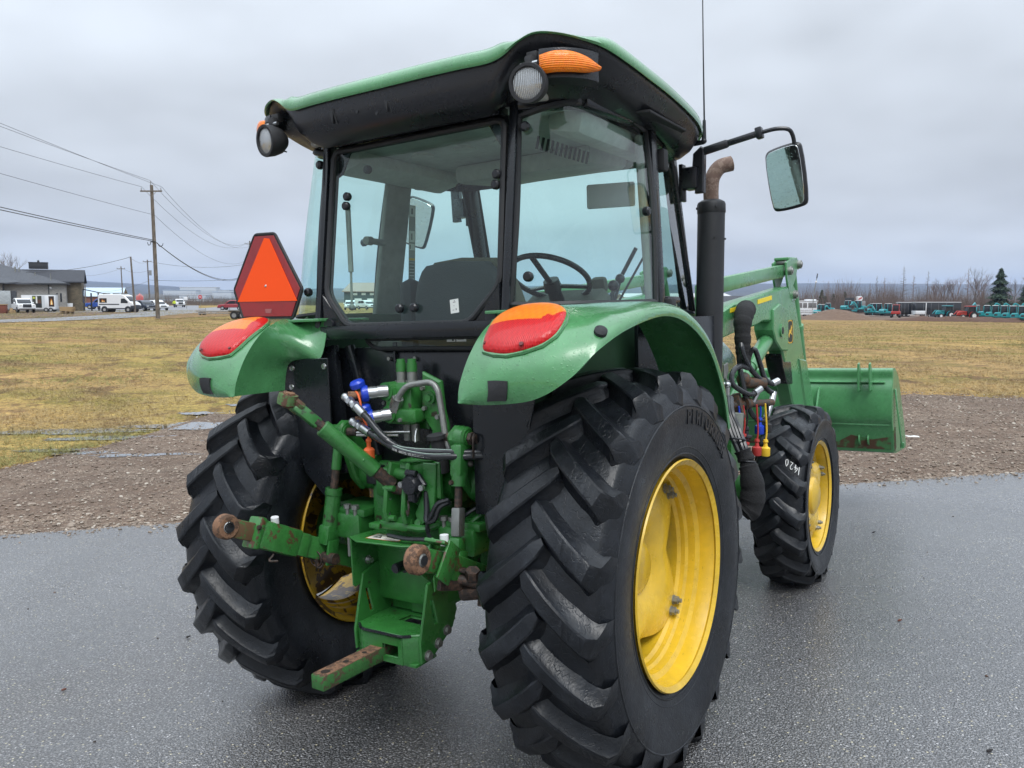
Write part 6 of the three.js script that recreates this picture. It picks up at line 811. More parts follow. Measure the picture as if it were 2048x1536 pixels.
// drive-shaft guard, drawbar frame, drawbar
{
  const guard = part('shaft_guard', [ext([[-0.12, 0.60], [-0.118, 0.585], [-0.02, 0.58], [0.25, 0.50], [0.26, 0.35], [-0.02, 0.35]].map(([x, z]) => [x, z]), 0.007, 'y', 0.875, 0.002), ], M.greenCast, T);
  guard.geometry.dispose();
  const g2 = [ext([[-0.165, 0.51], [-0.10, 0.545], [0.10, 0.53], [0.205, 0.48], [0.195, 0.34], [-0.145, 0.34]], 0.007, 'y', 0.846, 0.002), ext([[0.515, 0.842], [0.34, 0.842], [0.34, 0.69], [0.36, 0.68], [0.50, 0.655], [0.512, 0.665]], 0.007, 'x', -0.157, 0.002), ext([[0.48, 0.842], [0.34, 0.842], [0.34, 0.70], [0.47, 0.68]], 0.007, 'x', 0.198, 0.002)];
  guard.geometry = join(g2);
  const st = printed(256, 96, (x, W, H) => { x.fillStyle = '#d9d6cc'; x.fillRect(0, 0, W, H); x.fillStyle = '#c97f2c'; x.fillRect(118, 0, 138, 34); x.strokeStyle = '#c97f2c'; x.lineWidth = 6; x.strokeRect(2, 2, W - 4, H - 4); x.fillStyle = '#222'; x.beginPath(); x.moveTo(24, 70); x.lineTo(60, 22); x.lineTo(98, 70); x.fill(); x.fillStyle = '#d9d6cc'; x.fillRect(52, 42, 20, 20); x.fillStyle = '#3b322a'; for (let i = 0; i < 4; i++) x.fillRect(124, 42 + i * 12, 120, 5); x.fillRect(128, 10, 100, 14); });
  part('warning_label', quad([-0.09, 0.851, 0.505], [0.055, 0.851, 0.495], [0.055, 0.851, 0.425], [-0.09, 0.851, 0.435]), mat([1, 1, 1], 0.5, { map: st }), guard, { keepUV: true, crease: null });
  part('guard_bolt', [bolt([-0.151, 0.742, 0.43], [1, 0, 0], 0.011, 0.02), cyl([-0.152, 0.742, 0.43], [-0.148, 0.742, 0.43], 0.018, 0.018, 14)], M.steel, guard);
  part('shaft_stub', [cyl([0.02, 0.74, 0.30], [0.02, 0.74, 0.47], 0.019, 0.019, 14), cyl([0.02, 0.74, 0.46], [0.02, 0.74, 0.475], 0.014, 0.016, 12), cyl([-0.03, 0.74, 0.33], [0.02, 0.72, 0.42], 0.012, 0.012, 10)], M.black, guard);
  part('shaft_plate', [box(0.28, 0.34, 0.012, [0.02, 0.70, 0.325], [0, 0, 0], 0.004)], M.greenCast, guard);
  const plate = (x, zt) => ext([[zt, 0.70], [0.34, 0.74], [0.30, 0.56], [0.33, 0.50], [0.44, 0.435], [0.52, 0.425], [0.525, 0.50]], 0.011, 'x', x, 0.003, [[[0.455, 0.655], [0.470, 0.66], [0.448, 0.565], [0.432, 0.565]].map(q => [q[0] - 0.01, q[1] - 0.02]).reverse()]);
  const fr = part('drawbar_frame', [plate(-0.148, 0.47), plate(0.163, 0.47), ext([[-0.143, 0.505], [-0.09, 0.545], [0.10, 0.545], [0.158, 0.505], [0.158, 0.30], [-0.143, 0.30]], 0.012, 'y', 0.520, 0.004, [[[-0.02, 0.43], [0.10, 0.43], [0.085, 0.36], [-0.01, 0.36]]]), ...[[-0.143, -0.088, 0.505, 0.543], [0.10, 0.158, 0.545, 0.505]].map(([x0, x1, z0, z1]) => beam([x0, 0.468, z0 - 0.003], [x1, 0.468, z1 - 0.003], 0.012, 0.10, 0.003, [0, 1, 0])), ext([[-0.088, 0.514], [0.10, 0.514], [0.10, 0.415], [-0.088, 0.415]], 0.014, 'z', 0.54, 0.003, [[[0.005, 0.487], [0.005, 0.435], [0.085, 0.435], [0.085, 0.487]].reverse()]), box(0.29, 0.012, 0.12, [0.008, 0.417, 0.475], [0, 0, 0], 0.003), ext([[-0.02, 0.585], [0.035, 0.58], [0.04, 0.53], [-0.02, 0.53]], 0.012, 'z', 0.335, 0.003), box(0.30, 0.2, 0.016, [0.006, 0.62, 0.305], [0, 0, 0], 0.004)], M.greenCast, T, { label: 'drawbar frame with chipped lower edge' });
  part('worn_edge', [tube([[-0.13, 0.522, 0.515], [-0.086, 0.523, 0.548], [0.0, 0.523, 0.551], [0.098, 0.523, 0.548], [0.125, 0.523, 0.53]], 0.006, 6)], M.black, fr);
  for (const [y, z] of [[0.445, 0.485], [0.47, 0.425], [0.50, 0.37]]) part('frame_bolt', [bolt([0.169, y, z], [1, 0, 0], 0.015, 0.013), cyl([0.168, y, z], [0.171, y, z], 0.020, 0.020, 14)], M.zinc, fr);
  part('frame_bolt', [bolt([0.0, 0.645, 0.315], [0, 0, 1], 0.018, 0.014), bolt([0.075, 0.585, 0.342], [0, 0, 1], 0.012, 0.014), cyl([0.125, 0.55, 0.36], [0.128, 0.60, 0.36], 0.014, 0.012, 12), ball([0.125, 0.548, 0.36], 0.017)], M.zinc, fr);
  const d = part('drawbar', [box(0.060, 0.050, 0.51, [-0.022, 0.440, 0.578], [0, deg(-2), 0], 0.004)], mat([1, 1, 1], 0.8, { map: chipTex([0.21, 0.42, 0.20], [0.30, 0.24, 0.18], 0.42, 92, 0.25), bumpMap: tFine, bumpScale: 0.001 }), T);
  part('drawbar_hole', [[0.795, 0.016], [0.70, 0.0105], [0.61, 0.009]].map(([z, r]) => cyl([-0.022 - (z - 0.6) * 0.035, 0.461, z], [-0.022 - (z - 0.6) * 0.035, 0.4668, z], r, r, 20)), mat([0.02, 0.014, 0.01], 0.95), d);
  part('rust_face', [box(0.056, 0.0015, 0.28, [-0.026, 0.4654, 0.685], [0, deg(-2), 0], 0)], M.rust, d);
}
// ---------------------------------------------------------------- front loader
{
  const L = group('front_loader', T);
  const BO = [[-1.60, 1.63], [-1.932, 1.70], [-3.176, 1.821], [-3.383, 1.73], [-3.531, 1.509], [-3.662, 1.279], [-3.829, 0.942], [-3.95, 0.70], [-3.88, 0.62], [-3.62, 0.66], [-3.29, 0.996], [-3.132, 1.224], [-2.999, 1.398], [-2.869, 1.515], [-2.726, 1.583], [-2.551, 1.585], [-2.385, 1.56], [-2.021, 1.537], [-1.62, 1.49]];
  const arm = sd => {
    const X = sd * 0.50, o = [];
    const b = part('boom', [ext(BO, 0.10, 'x', X, 0.012)], M.greenFaded, L, { label: sd > 0 ? 'right loader boom' : 'left loader boom' });
    part('boom_gusset', [ext([[-2.74, 1.66], [-2.912, 1.70], [-3.13, 1.66], [-3.12, 1.372], [-2.94, 1.38], [-2.80, 1.446], [-2.73, 1.527]], 0.13, 'x', X, 0.008)], M.greenFaded, L); part('boom_boss', cyl([X - 0.075, 1.517, -2.926], [X + 0.075, 1.517, -2.926], 0.045, 0.045, 20), M.greenFaded, L); part('boom_plate', [ext([[-3.447, 1.301], [-3.683, 1.277], [-3.884, 0.973], [-3.95, 0.78], [-3.70, 0.80], [-3.623, 0.964]], 0.124, 'x', X, 0.012)], M.greenFaded, L);
    part('boom_hole', [cyl([X - 0.078, 1.517, -2.926], [X + 0.078, 1.517, -2.926], 0.024, 0.024, 16)], M.seal, L);
    if (sd > 0) part('shadow_bracket', [ext([[-2.95, 1.36], [-3.03, 1.30], [-3.22, 1.29], [-3.27, 1.13], [-3.12, 1.14], [-3.0, 1.26]], 0.112, 'x', X, 0.004)], M.black, L);
    part('levelling_link', [beam([X, 1.775, -1.55], [X, 1.93, -3.19], 0.085, 0.055, 0.008, [1, 0, 0])], M.greenFaded, L);
    part('bell_crank', [...[-0.045, 0.045].map(o => ext([[-3.14, 1.985], [-3.26, 2.02], [-3.44, 2.035], [-3.53, 2.0], [-3.525, 1.955], [-3.45, 1.945], [-3.40, 1.88], [-3.33, 1.83], [-3.42, 1.79], [-3.40, 1.725], [-3.29, 1.71], [-3.21, 1.78], [-3.15, 1.88]], 0.014, 'x', X + o, 0.004)), box(0.10, 0.02, 0.24, [X, 2.02, -3.32], [deg(2), 0, 0], 0.006)], M.greenFaded, L);
    part('pivot_pin', [[1.93, -3.20], [1.985, -3.475], [1.765, -3.34]].flatMap(([y, z]) => [cyl([X - 0.075, y, z], [X + 0.075, y, z], 0.030, 0.030, 18), cyl([X + 0.072, y, z], [X + 0.082, y, z], 0.020, 0.018, 12)]), M.zinc, L);
    part('bucket_cylinder', [cyl([X, 1.97, -3.475], [X, 1.50, -3.66], 0.034, 0.034, 20), cyl([X, 1.53, -3.648], [X, 1.05, -3.84], 0.042, 0.042, 22), cyl([X, 1.54, -3.644], [X, 1.51, -3.656], 0.048, 0.048, 22), cyl([X, 1.235, -3.766], [X, 1.225, -3.77], 0.047, 0.047, 22), cyl([X, 1.06, -3.836], [X, 0.80, -3.95], 0.02, 0.02, 14)], M.greenFaded, L);
    part('lift_cylinder', [cyl([X - 0.0, 1.00, -1.80], [X - 0.0, 1.38, -2.55], 0.038, 0.038, 20), cyl([X, 1.30, -2.40], [X, 1.50, -2.90], 0.046, 0.046, 20)], M.greenFaded, L);
    part('mast', [ext([[-1.52, 1.80], [-1.66, 1.82], [-1.72, 1.55], [-1.72, 0.75], [-1.55, 0.70], [-1.48, 1.2]], 0.07, 'x', X, 0.01), box(0.34, 0.20, 0.22, [sd * 0.34, 0.78, -1.62], [0, 0, 0], 0.02), ext([[-1.44, 1.72], [-1.60, 1.72], [-1.64, 1.62], [-1.55, 1.5], [-1.44, 1.5]], 0.12, 'x', X, 0.008)], M.greenFaded, L, { label: sd > 0 ? 'right loader mast' : 'left loader mast' });
    if (sd > 0) {
      part('yellow_stripe', [ext([[-2.416, 1.722], [-2.744, 1.752], [-2.744, 1.724], [-2.416, 1.694]], 0.003, 'x', X + 0.0515, 0.0005), ext([[-1.86, 1.668], [-2.078, 1.688], [-2.078, 1.664], [-1.86, 1.644]], 0.003, 'x', X + 0.0515, 0.0005)], M.decalYellow, L);
      const t = printed(128, 192, (x, W, H) => { x.fillStyle = '#d3a72c'; x.beginPath(); x.roundRect(0, 0, W, H, 46); x.fill(); x.fillStyle = '#17201a'; x.beginPath(); x.roundRect(9, 9, W - 18, H - 18, 38); x.fill(); x.fillStyle = '#e3b52f'; x.beginPath(); for (const [i, q] of [[30, 128], [24, 116], [44, 96], [40, 78], [58, 84], [72, 76], [82, 56], [76, 42], [88, 48], [92, 38], [96, 52], [108, 62], [100, 70], [94, 88], [86, 102], [104, 120], [96, 126], [78, 112], [58, 110], [46, 122], [44, 144], [36, 144]].entries()) i ? x.lineTo(...q) : x.moveTo(...q); x.fill(); });
      part('maker_emblem', quad([X + 0.0535, 1.42, -3.14], [X + 0.0535, 1.42, -3.30], [X + 0.0535, 1.585, -3.30], [X + 0.0535, 1.585, -3.14]), mat([1, 1, 1], 0.5, { map: t }), L, { keepUV: true, crease: null, label: 'black and yellow leaping animal emblem' });
    }
  };
  arm(1); arm(-1);
  part('cross_tube', [cyl([-0.5, 1.12, -3.28], [0.5, 1.12, -3.28], 0.05, 0.05, 20), cyl([-0.5, 1.50, -1.62], [0.5, 1.50, -1.62], 0.03, 0.03, 14)], M.greenFaded, L);
  // bucket
  const zb = -4.12, bw = 1.10;
  const S = [[zb - 0.14, 1.168], [zb, 1.168], [zb + 0.01, 1.10], [zb + 0.05, 1.02], [zb + 0.065, 0.90], [zb + 0.055, 0.80], [zb + 0.02, 0.735], [zb - 0.04, 0.56], [zb - 0.075, 0.525], [zb - 0.30, 0.50], [zb - 0.78, 0.47]];
  const rows = [-bw, bw].map(x => S.flatMap((p, i) => i < S.length - 1 ? [0, 0.25, 0.5, 0.75].map(t => { const a = cr(S, (i + t) / (S.length - 1)); return V(x, a[1], a[0]); }) : [V(x, p[1], p[0])]));
  const bucketRust = tex(512, (u, v) => { const n = fbm(u * 10, v * 10, 19, 5, 10); return mixc([0.30, 0.50, 0.31], [0.36, 0.26, 0.20], sstep(0.35, 0.6, n)); }, { metres: 0.5 });
  const B = part('bucket', [shell(rows, 0.010), box(2 * bw, 0.05, 0.04, [0, 1.148, zb + 0.0], [0, 0, 0], 0.006), box(2 * bw - 0.04, 0.012, 0.012, [0, 0.748, zb + 0.036], [0, 0, 0], 0.002), box(2 * bw - 0.1, 0.008, 0.05, [0, 1.085, zb + 0.03], [0.3, 0, 0], 0.002), ...both([ext([...S, [zb - 0.62, 0.72], [zb - 0.30, 1.10]], 0.014, 'x', bw - 0.004, 0.002)])], M.greenFaded, L, { crease: 0.6 });
  part('bucket_lower_wear', [ext([[-bw + 0.02, 0.548], [bw - 0.015, 0.548], [bw - 0.015, 0.66], [0.95, 0.63], [0.80, 0.665], [0.70, 0.60], [0.5, 0.63], [0.2, 0.61], [0, 0.62], [-0.6, 0.61], [-bw + 0.02, 0.60]], 0.002, 'z', 0, 0)].map(g => { g.applyMatrix4(new THREE.Matrix4().makeRotationX(deg(19))); g.translate(0, 0.0304, zb - 0.2095); return g; }), mat([1, 1, 1], 0.9, { map: bucketRust }), B);
  part('side_cutter', both([beam([bw + 0.012, 1.02, zb - 0.05], [bw + 0.055, 0.58, zb - 0.08], 0.012, 0.05, 0.003, [0, 0, 1]), ext([[zb - 0.06, 0.6], [zb - 0.10, 0.6], [zb - 0.10, 0.56], [zb - 0.06, 0.56]], 0.03, 'x', bw + 0.058, 0.004)]), M.greenFaded, B);
  part('side_rust', [ext([[zb + 0.01, 0.70], [zb - 0.10, 0.72], [zb - 0.16, 0.55], [zb - 0.08, 0.53]], 0.002, 'x', bw + 0.0045, 0)], mat([1, 1, 1], 0.9, { map: bucketRust, color: lin(0.9, 0.75, 0.6) }), B);
  for (const x of [0.875, 0.955]) part('bucket_hook', [ext([[zb + 0.10, 1.235], [zb + 0.14, 1.225], [zb + 0.15, 1.15], [zb + 0.14, 1.02], [zb + 0.055, 1.02], [zb + 0.04, 1.14]].map(q => q), 0.014, 'x', x, 0.003)], M.greenFaded, B);
  for (const x of [0.86, 0.925]) part('bucket_lug', [ext(circ(zb - 0.012, 0.625, 0.045, 16), 0.012, 'x', x, 0.002)], M.greenFaded, B);
  for (const sd of [1, -1]) part('bucket_bracket', [...[-0.075, 0.075].map(o => ext([[zb + 0.02, 1.05], [zb + 0.10, 1.02], [zb + 0.26, 0.78], [zb + 0.22, 0.66], [zb + 0.02, 0.60]], 0.016, 'x', sd * 0.5 + o, 0.004)), cyl([sd * 0.5 - 0.12, 0.72, zb + 0.20], [sd * 0.5 + 0.12, 0.72, zb + 0.20], 0.03, 0.03, 16)], M.greenFaded, B);
  part('bracket_pin', [cyl([0.59, 0.80, zb + 0.16], [0.64, 0.80, zb + 0.16], 0.03, 0.03, 14), box(0.02, 0.14, 0.03, [0.64, 0.76, zb + 0.18], [0.1, 0, 0.2], 0.006), box(0.05, 0.03, 0.05, [0.63, 0.83, zb + 0.17])], M.rust, B);
  // hose bundle, sleeve, valve stack and coloured caps by the right mast
  const H = group('loader_hydraulics', T);
  const at = (x, y, z) => V(x, y, z);
  part('hose_sleeve', [sweep(new THREE.CatmullRomCurve3([at(0.60, 1.66, -2.00), at(0.62, 1.64, -1.90), at(0.63, 1.58, -1.83), at(0.635, 1.50, -1.81), at(0.64, 1.42, -1.80), at(0.65, 1.34, -1.78)]).getPoints(90), t => lerp(0.056, 0.036, t) * (0.93 + 0.22 * fbm(t * 13, 2, 5, 3) + 0.022 * Math.sin(t * 62 + 4 * Math.sin(t * 9))), 16)], M.sleeve, H, { crease: 0.9 });
  const hs = [[[0.66, 1.36, -1.78], [0.665, 1.44, -1.70], [0.67, 1.47, -1.66], [0.68, 1.42, -1.66], [0.70, 1.33, -1.74], [0.735, 1.26, -1.82], [0.76, 1.20, -1.88], [0.78, 1.185, -1.92]], [[0.66, 1.34, -1.80], [0.68, 1.42, -1.80], [0.70, 1.44, -1.80], [0.72, 1.36, -1.84], [0.74, 1.27, -1.87], [0.77, 1.24, -1.90], [0.79, 1.25, -1.93]], [[0.69, 1.34, -1.72], [0.665, 1.355, -1.65], [0.645, 1.32, -1.58], [0.65, 1.27, -1.56], [0.68, 1.23, -1.60], [0.715, 1.20, -1.68], [0.735, 1.215, -1.74]], [[0.665, 1.33, -1.66], [0.675, 1.27, -1.66], [0.69, 1.18, -1.67], [0.71, 1.09, -1.71], [0.74, 1.045, -1.77], [0.76, 1.055, -1.81]]];
  for (const h of hs) part('hydraulic_hose', tube(h, 0.0145, 10, 50), M.hose, H);
  part('hose_end', [cyl([0.77, 1.24, -1.905], [0.795, 1.255, -1.94], 0.019, 0.019, 10), cyl([0.725, 1.205, -1.71], [0.745, 1.225, -1.76], 0.019, 0.019, 10), cyl([0.775, 1.188, -1.91], [0.775, 1.13, -1.86], 0.018, 0.018, 10), cyl([0.772, 1.14, -1.86], [0.757, 1.055, -1.81], 0.020, 0.018, 10), cyl([0.735, 1.22, -1.76], [0.71, 1.15, -1.72], 0.015, 0.015, 8), ...[0.60, 0.625].flatMap(x => [cyl([x + 0.015, 1.25, -1.50], [x + 0.015, 1.17, -1.50], 0.017, 0.015, 10), cyl([x + 0.015, 1.15, -1.50], [x + 0.015, 1.03, -1.50], 0.012, 0.012, 10), ball([x + 0.018, 1.265, -1.505], 0.018), cyl([x + 0.015, 1.17, -1.5], [x + 0.015, 1.14, -1.5], 0.02, 0.02, 8)])], M.chrome, H);
  part('coupler_block', [cyl([0.66, 1.26, -1.70], [0.74, 1.25, -1.84], 0.034, 0.030, 16), cyl([0.62, 1.15, -1.56], [0.78, 1.14, -1.86], 0.022, 0.020, 14), cyl([0.68, 1.15, -1.66], [0.69, 1.15, -1.70], 0.036, 0.036, 14), box(0.05, 0.14, 0.05, [0.66, 1.14, -1.63], [0.2, 0, 0.2], 0.01), ball([0.67, 1.28, -1.70], 0.04)], mat([1, 1, 1], 0.7, { map: chipTex([0.26, 0.24, 0.22], [0.34, 0.24, 0.17], 0.5, 55, 0.15) }), H);
  part('lever_plate', [ext([[-1.50, 1.37], [-1.56, 1.38], [-1.57, 1.33], [-1.53, 1.29], [-1.50, 1.30]], 0.01, 'x', 0.625, 0.003), tube([[0.625, 1.31, -1.51], [0.63, 1.285, -1.53], [0.64, 1.275, -1.57]], 0.008, 8)], M.zinc, H);
  part('filter_bowl', [lathe([[0.025, 0], [0.034, 0.02], [0.042, 0.14], [0, 0.145]], [0.655, 0.965, -1.60], [0.655, 1.4, -1.60], 20)], mat([0.22, 0.24, 0.21], 0.5), H); part('brass_plug', [cyl([0.655, 0.945, -1.60], [0.655, 0.968, -1.60], 0.024, 0.026, 8)], mat([0.55, 0.36, 0.06], 0.35, { metalness: 0.8 }), H);
  const caps = [[0.668, 0.940, -1.60, M.blue, 1], [0.684, 0.915, -1.63, M.redCap, 1], [0.692, 0.95, -1.655, M.plastic, 1], [0.735, 0.865, -1.70, M.redCap, 0], [0.735, 0.975, -1.76, M.blue, 0], [0.765, 0.855, -1.76, M.yellowCap, 0], [0.765, 0.98, -1.80, M.plasticDull, 0]];
  for (const [x, y, z, m, fl] of caps) { const q = V(x, y, z); part('dust_cap', [lathe(fl ? [[0, 0], [0.022, 0], [0.026, 0.012], [0.033, 0.02], [0.033, 0.028], [0.014, 0.034], [0.011, 0.055], [0.016, 0.062], [0.014, 0.075], [0, 0.078]] : [[0, 0], [0.024, 0], [0.026, 0.005], [0.026, 0.044], [0.013, 0.052], [0.010, 0.07], [0.015, 0.078], [0.012, 0.09], [0, 0.092]], q, q.clone().add(V(0.04, 1, 0)), 18), tube([[x + 0.003, y + 0.075, z], [x + 0.008, y + 0.13, z - 0.005], [x + 0.004, 1.14, z]], 0.005, 6)], m, H); }
  part('hose_bundle', [0, 1, 2, 3].map(i => tube([[0.64 + 0.010 * i, 1.20, -1.46 - 0.012 * (i % 2)], [0.675 + 0.010 * i, 1.13, -1.38], [0.705 + 0.013 * i, 1.05, -1.33 - 0.01 * i], [0.745 + 0.014 * i, 0.97, -1.31 - 0.008 * (i % 2)], [0.785 + 0.010 * i, 0.89, -1.30]], 0.0135, 8, 36)), M.hose, H);
  part('hose_wrap', [sweep(new THREE.CatmullRomCurve3([at(0.775, 0.955, -1.31), at(0.795, 0.905, -1.31), at(0.818, 0.83, -1.30), at(0.828, 0.75, -1.30), at(0.815, 0.67, -1.29), at(0.785, 0.635, -1.27)]).getPoints(60), t => (0.040 + 0.030 * Math.sin(t * 2.7) * t + 0.012 * (fbm(t * 12, 3, 8, 3) - 0.4) - (t > 0.2 && t < 0.27 ? 0.010 : 0)) * (t > 0.95 ? 0.7 : 1), 16)], M.sleeve, H, { crease: 0.9 });
  part('cable_tie', [new THREE.TorusGeometry(0.040, 0.005, 6, 20).rotateX(deg(75)).translate(0.799, 0.895, -1.31), new THREE.TorusGeometry(0.040, 0.005, 6, 20).rotateX(deg(75)).translate(0.745, 1.005, -1.325)], M.plastic, H);
  part('brace_rod', [tube([[0.62, 0.80, -1.95], [0.67, 0.765, -1.98], [0.78, 0.76, -2.2]], 0.012, 8)], M.trim, H);
}
// ---------------------------------------------------------------- vehicles and small things round about
const paint = c => phy(c, 0.35, { clearcoat: 0.7, clearcoatRoughness: 0.12 });
const tyreM = mat([0.018, 0.019, 0.02], 0.8), hubM = mat([0.5, 0.5, 0.5], 0.4, { metalness: 0.6 }), teal = paint([0.012, 0.27, 0.30]), redM = paint([0.42, 0.03, 0.02]), blackV = paint([0.012, 0.013, 0.016]), whiteV = paint([0.74, 0.75, 0.76]), lampM = mat([0.75, 0.75, 0.72], 0.2);
function wheelAt(o, x, z, r, w, hub = hubM, name = 'wheel') { const t = part(name, lathe([[r * 0.55, -w / 2], [r * 0.9, -w / 2], [r, -w * 0.3], [r, w * 0.3], [r * 0.9, w / 2], [r * 0.55, w / 2]], [x, r, z], [x, r, z + 1], 20), tyreM, o); part('hub_cap', cyl([x, r, z - w * 0.42], [x, r, z + w * 0.42], r * 0.57, r * 0.57, 14), hub, t); }
// side outline (x forward, y up) -> body; glass bands sit 15 mm proud
function car(name, label, cat, [px, d], turn, o) {
  const x = brg(px, d), g = thing(name, label, cat, [x, hgt(x, -d) + 0.05, -d], turn); const W2 = o.w / 2;
  part('body', o.body.map(p => ext(p, o.w, 'z', 0, 0.07)), o.paint, g); if (o.cabin) part('cabin', ext(o.cabin, o.w - 0.22, 'z', 0, 0.09), o.paint, g);
  for (const s of [1, -1]) for (const q of o.side) part('side_window', ext(q, 0.03, 'z', s * (o.glassW ?? (W2 - 0.105)), 0.01), W.pane, g);
  for (const [a, b, w] of o.ends) part('windscreen', beam([a[0], a[1], 0], [b[0], b[1], 0], w, 0.03, 0.01, [0, 0, 1].map((v, i) => i === 0 ? 1 : 0)), W.pane, g);
  for (const [wx, r] of o.wheels) for (const s of [1, -1]) wheelAt(g, wx, s * (W2 - 0.09), r, 0.26, o.hub ?? hubM);
  if (o.front) { const [fx, y, h] = o.front; part('grille', box(0.06, h, o.w * 0.5, [fx, y, 0], [0, 0, 0], 0.02), W.dark, g); part('bumper', box(0.12, 0.16, o.w * 0.92, [fx + 0.02, y - h * 0.5 - 0.16, 0], [0, 0, 0], 0.04), o.bumper ?? W.grey, g); for (const s of [1, -1]) part('headlight', box(0.08, h * 0.5, o.w * 0.16, [fx - 0.03, y + h * 0.18, s * o.w * 0.38], [0, 0, 0], 0.03), lampM, g); }
  for (const s of [1, -1]) if (o.mirror) part('door_mirror', box(0.12, 0.2, 0.22, [o.mirror[0], o.mirror[1], s * (W2 + 0.08)], [0, 0, 0], 0.04), o.mirrorM ?? o.paint, g);
  return g;
}
const pickup = (m, extra) => ({ w: 2.0, paint: m, body: [[[-2.95, 0.55], [-2.95, 1.15], [-1.15, 1.17], [1.2, 1.2], [2.7, 1.13], [2.88, 0.95], [2.9, 0.5], [2.4, 0.42], [-2.6, 0.42]]], cabin: [[-1.15, 1.1], [-1.05, 1.82], [-0.8, 1.93], [0.45, 1.93], [0.75, 1.8], [1.45, 1.15]], side: [[[-0.98, 1.24], [-0.95, 1.76], [-0.15, 1.80], [-0.15, 1.24]], [[-0.08, 1.24], [-0.08, 1.80], [0.5, 1.78], [1.15, 1.24]]], ends: [[[0.80, 1.76], [1.38, 1.24], 1.6]], wheels: [[1.85, 0.41], [-1.75, 0.41]], front: [2.9, 0.92, 0.42], mirror: [0.95, 1.3], ...extra });
car('pickup_truck', 'white pickup truck parked nose out by the white box trailer', 'pickup truck', [49, 109], deg(-48), pickup(whiteV));
car('pickup_truck', 'bright blue pickup truck behind the white van', 'pickup truck', [208, 150], deg(186), pickup(paint([0.015, 0.065, 0.30]), { bumper: W.dark }));
{ const p = car('pickup_truck', 'white pickup truck far down the side road', 'pickup truck', [362, 195], deg(-62), pickup(whiteV)); part('flat_deck', [box(2.2, 0.9, 1.9, [-4.2, 1.3, 0]), box(2.2, 0.12, 2.0, [-4.2, 0.8, 0])], W.dark, p); }
{ const v = car('van', 'white high roof van with a dark lower edge and roof ladder', 'van', [243, 113], deg(-4), { w: 2.0, paint: whiteV, body: [[[-2.55, 0.42], [-2.6, 0.7], [-2.5, 2.3], [-2.35, 2.46], [0.75, 2.46], [1.25, 2.32], [2.0, 1.5], [2.45, 1.2], [2.58, 0.9], [2.6, 0.42]]], side: [[[0.72, 1.25], [0.78, 1.85], [1.28, 1.9], [1.72, 1.48], [1.72, 1.25]]], glassW: 1.0, ends: [[[1.36, 2.18], [2.02, 1.5], 1.7]], wheels: [[1.72, 0.36], [-1.62, 0.36]], front: [2.58, 0.85, 0.3], bumper: W.dark, mirror: [1.6, 1.45], mirrorM: W.dark });
  part('lower_cladding', [box(0.62, 0.55, 2.03, [2.34, 0.68, 0], [0, 0, 0], 0.08), box(0.5, 0.5, 2.03, [-2.4, 0.66, 0], [0, 0, 0], 0.08), box(2.6, 0.16, 2.02, [0.05, 0.52, 0], [0, 0, 0], 0.04)], mat([0.035, 0.04, 0.05], 0.6), v); part('stripe', box(2.9, 0.15, 2.025, [-0.95, 1.08, 0], [0, 0, 0], 0.01), mat([0.05, 0.055, 0.07], 0.5), v);
  part('wheel_arch', [1.72, -1.62].flatMap(x => [cyl([x, 0.38, -1.012], [x, 0.38, 1.012], 0.47, 0.47, 20)]), mat([0.03, 0.033, 0.04], 0.7), v);
  const fl = printed(128, 64, (x, w, h) => { x.fillStyle = '#30261f'; x.fillRect(0, 0, w, h); for (const [a, b, r, c] of [[50, 48, 22, '#8a4a1c'], [54, 50, 17, '#d98a2a'], [80, 50, 15, '#c9782a'], [58, 52, 11, '#f6e3b0'], [84, 54, 8, '#f2d79a']]) { x.fillStyle = c; x.beginPath(); x.moveTo(a - r, b); x.quadraticCurveTo(a - r * 0.5, b - r, a, b - r * 1.9); x.quadraticCurveTo(a + r * 0.6, b - r, a + r, b); x.fill(); } });
  part('fire_picture', quad([-2.30, 1.30, 1.004], [-1.25, 1.30, 1.004], [-1.25, 1.92, 1.004], [-2.30, 1.92, 1.004]), mat([1, 1, 1], 0.5, { map: fl }), v, { keepUV: true, crease: null });
  part('ladder', [0.45, 0.75].map(z => cyl([-2.8, 2.62, z], [1.1, 2.66, z], 0.035, 0.035, 6)).concat(Array.from({ length: 11 }, (_, i) => cyl([-2.6 + i * 0.35, 2.63, 0.45], [-2.6 + i * 0.35, 2.63, 0.75], 0.02, 0.02, 5))), M.zinc, v); part('roof_rack', [-1.8, -0.4, 0.7].map(x => box(0.06, 0.14, 1.7, [x, 2.52, 0])), M.zinc, v);
}
const suv = (m, k = 1) => ({ w: 1.85, paint: m, body: [[[-2.2, 0.45], [-2.25, 0.95], [-1.2, 1.02], [1.0, 1.02], [2.1, 0.9], [2.25, 0.7], [2.25, 0.4]]], cabin: [[-2.05, 0.95], [-1.75, 1.5], [-1.2, 1.66], [0.1, 1.66], [0.5, 1.52], [1.2, 0.98]], side: [[[-1.7, 1.06], [-1.5, 1.45], [-0.75, 1.53], [-0.75, 1.06]], [[-0.68, 1.06], [-0.68, 1.54], [0.15, 1.52], [0.9, 1.06]]], ends: [[[0.52, 1.48], [1.15, 1.02], 1.5]], wheels: [[1.4, 0.35], [-1.35, 0.35]], front: [2.24, 0.7, 0.2], mirror: [0.8, 1.1] });
car('car', 'dark blue hatchback parked right of the white van', 'car', [293, 126], deg(-38), suv(paint([0.02, 0.028, 0.05]))); car('car', 'white car behind the dark blue hatchback', 'car', [318, 132], deg(-42), suv(whiteV)); car('car', 'red car on the far road left of the orange triangle', 'car', [468, 135], deg(180), suv(paint([0.30, 0.03, 0.035])));
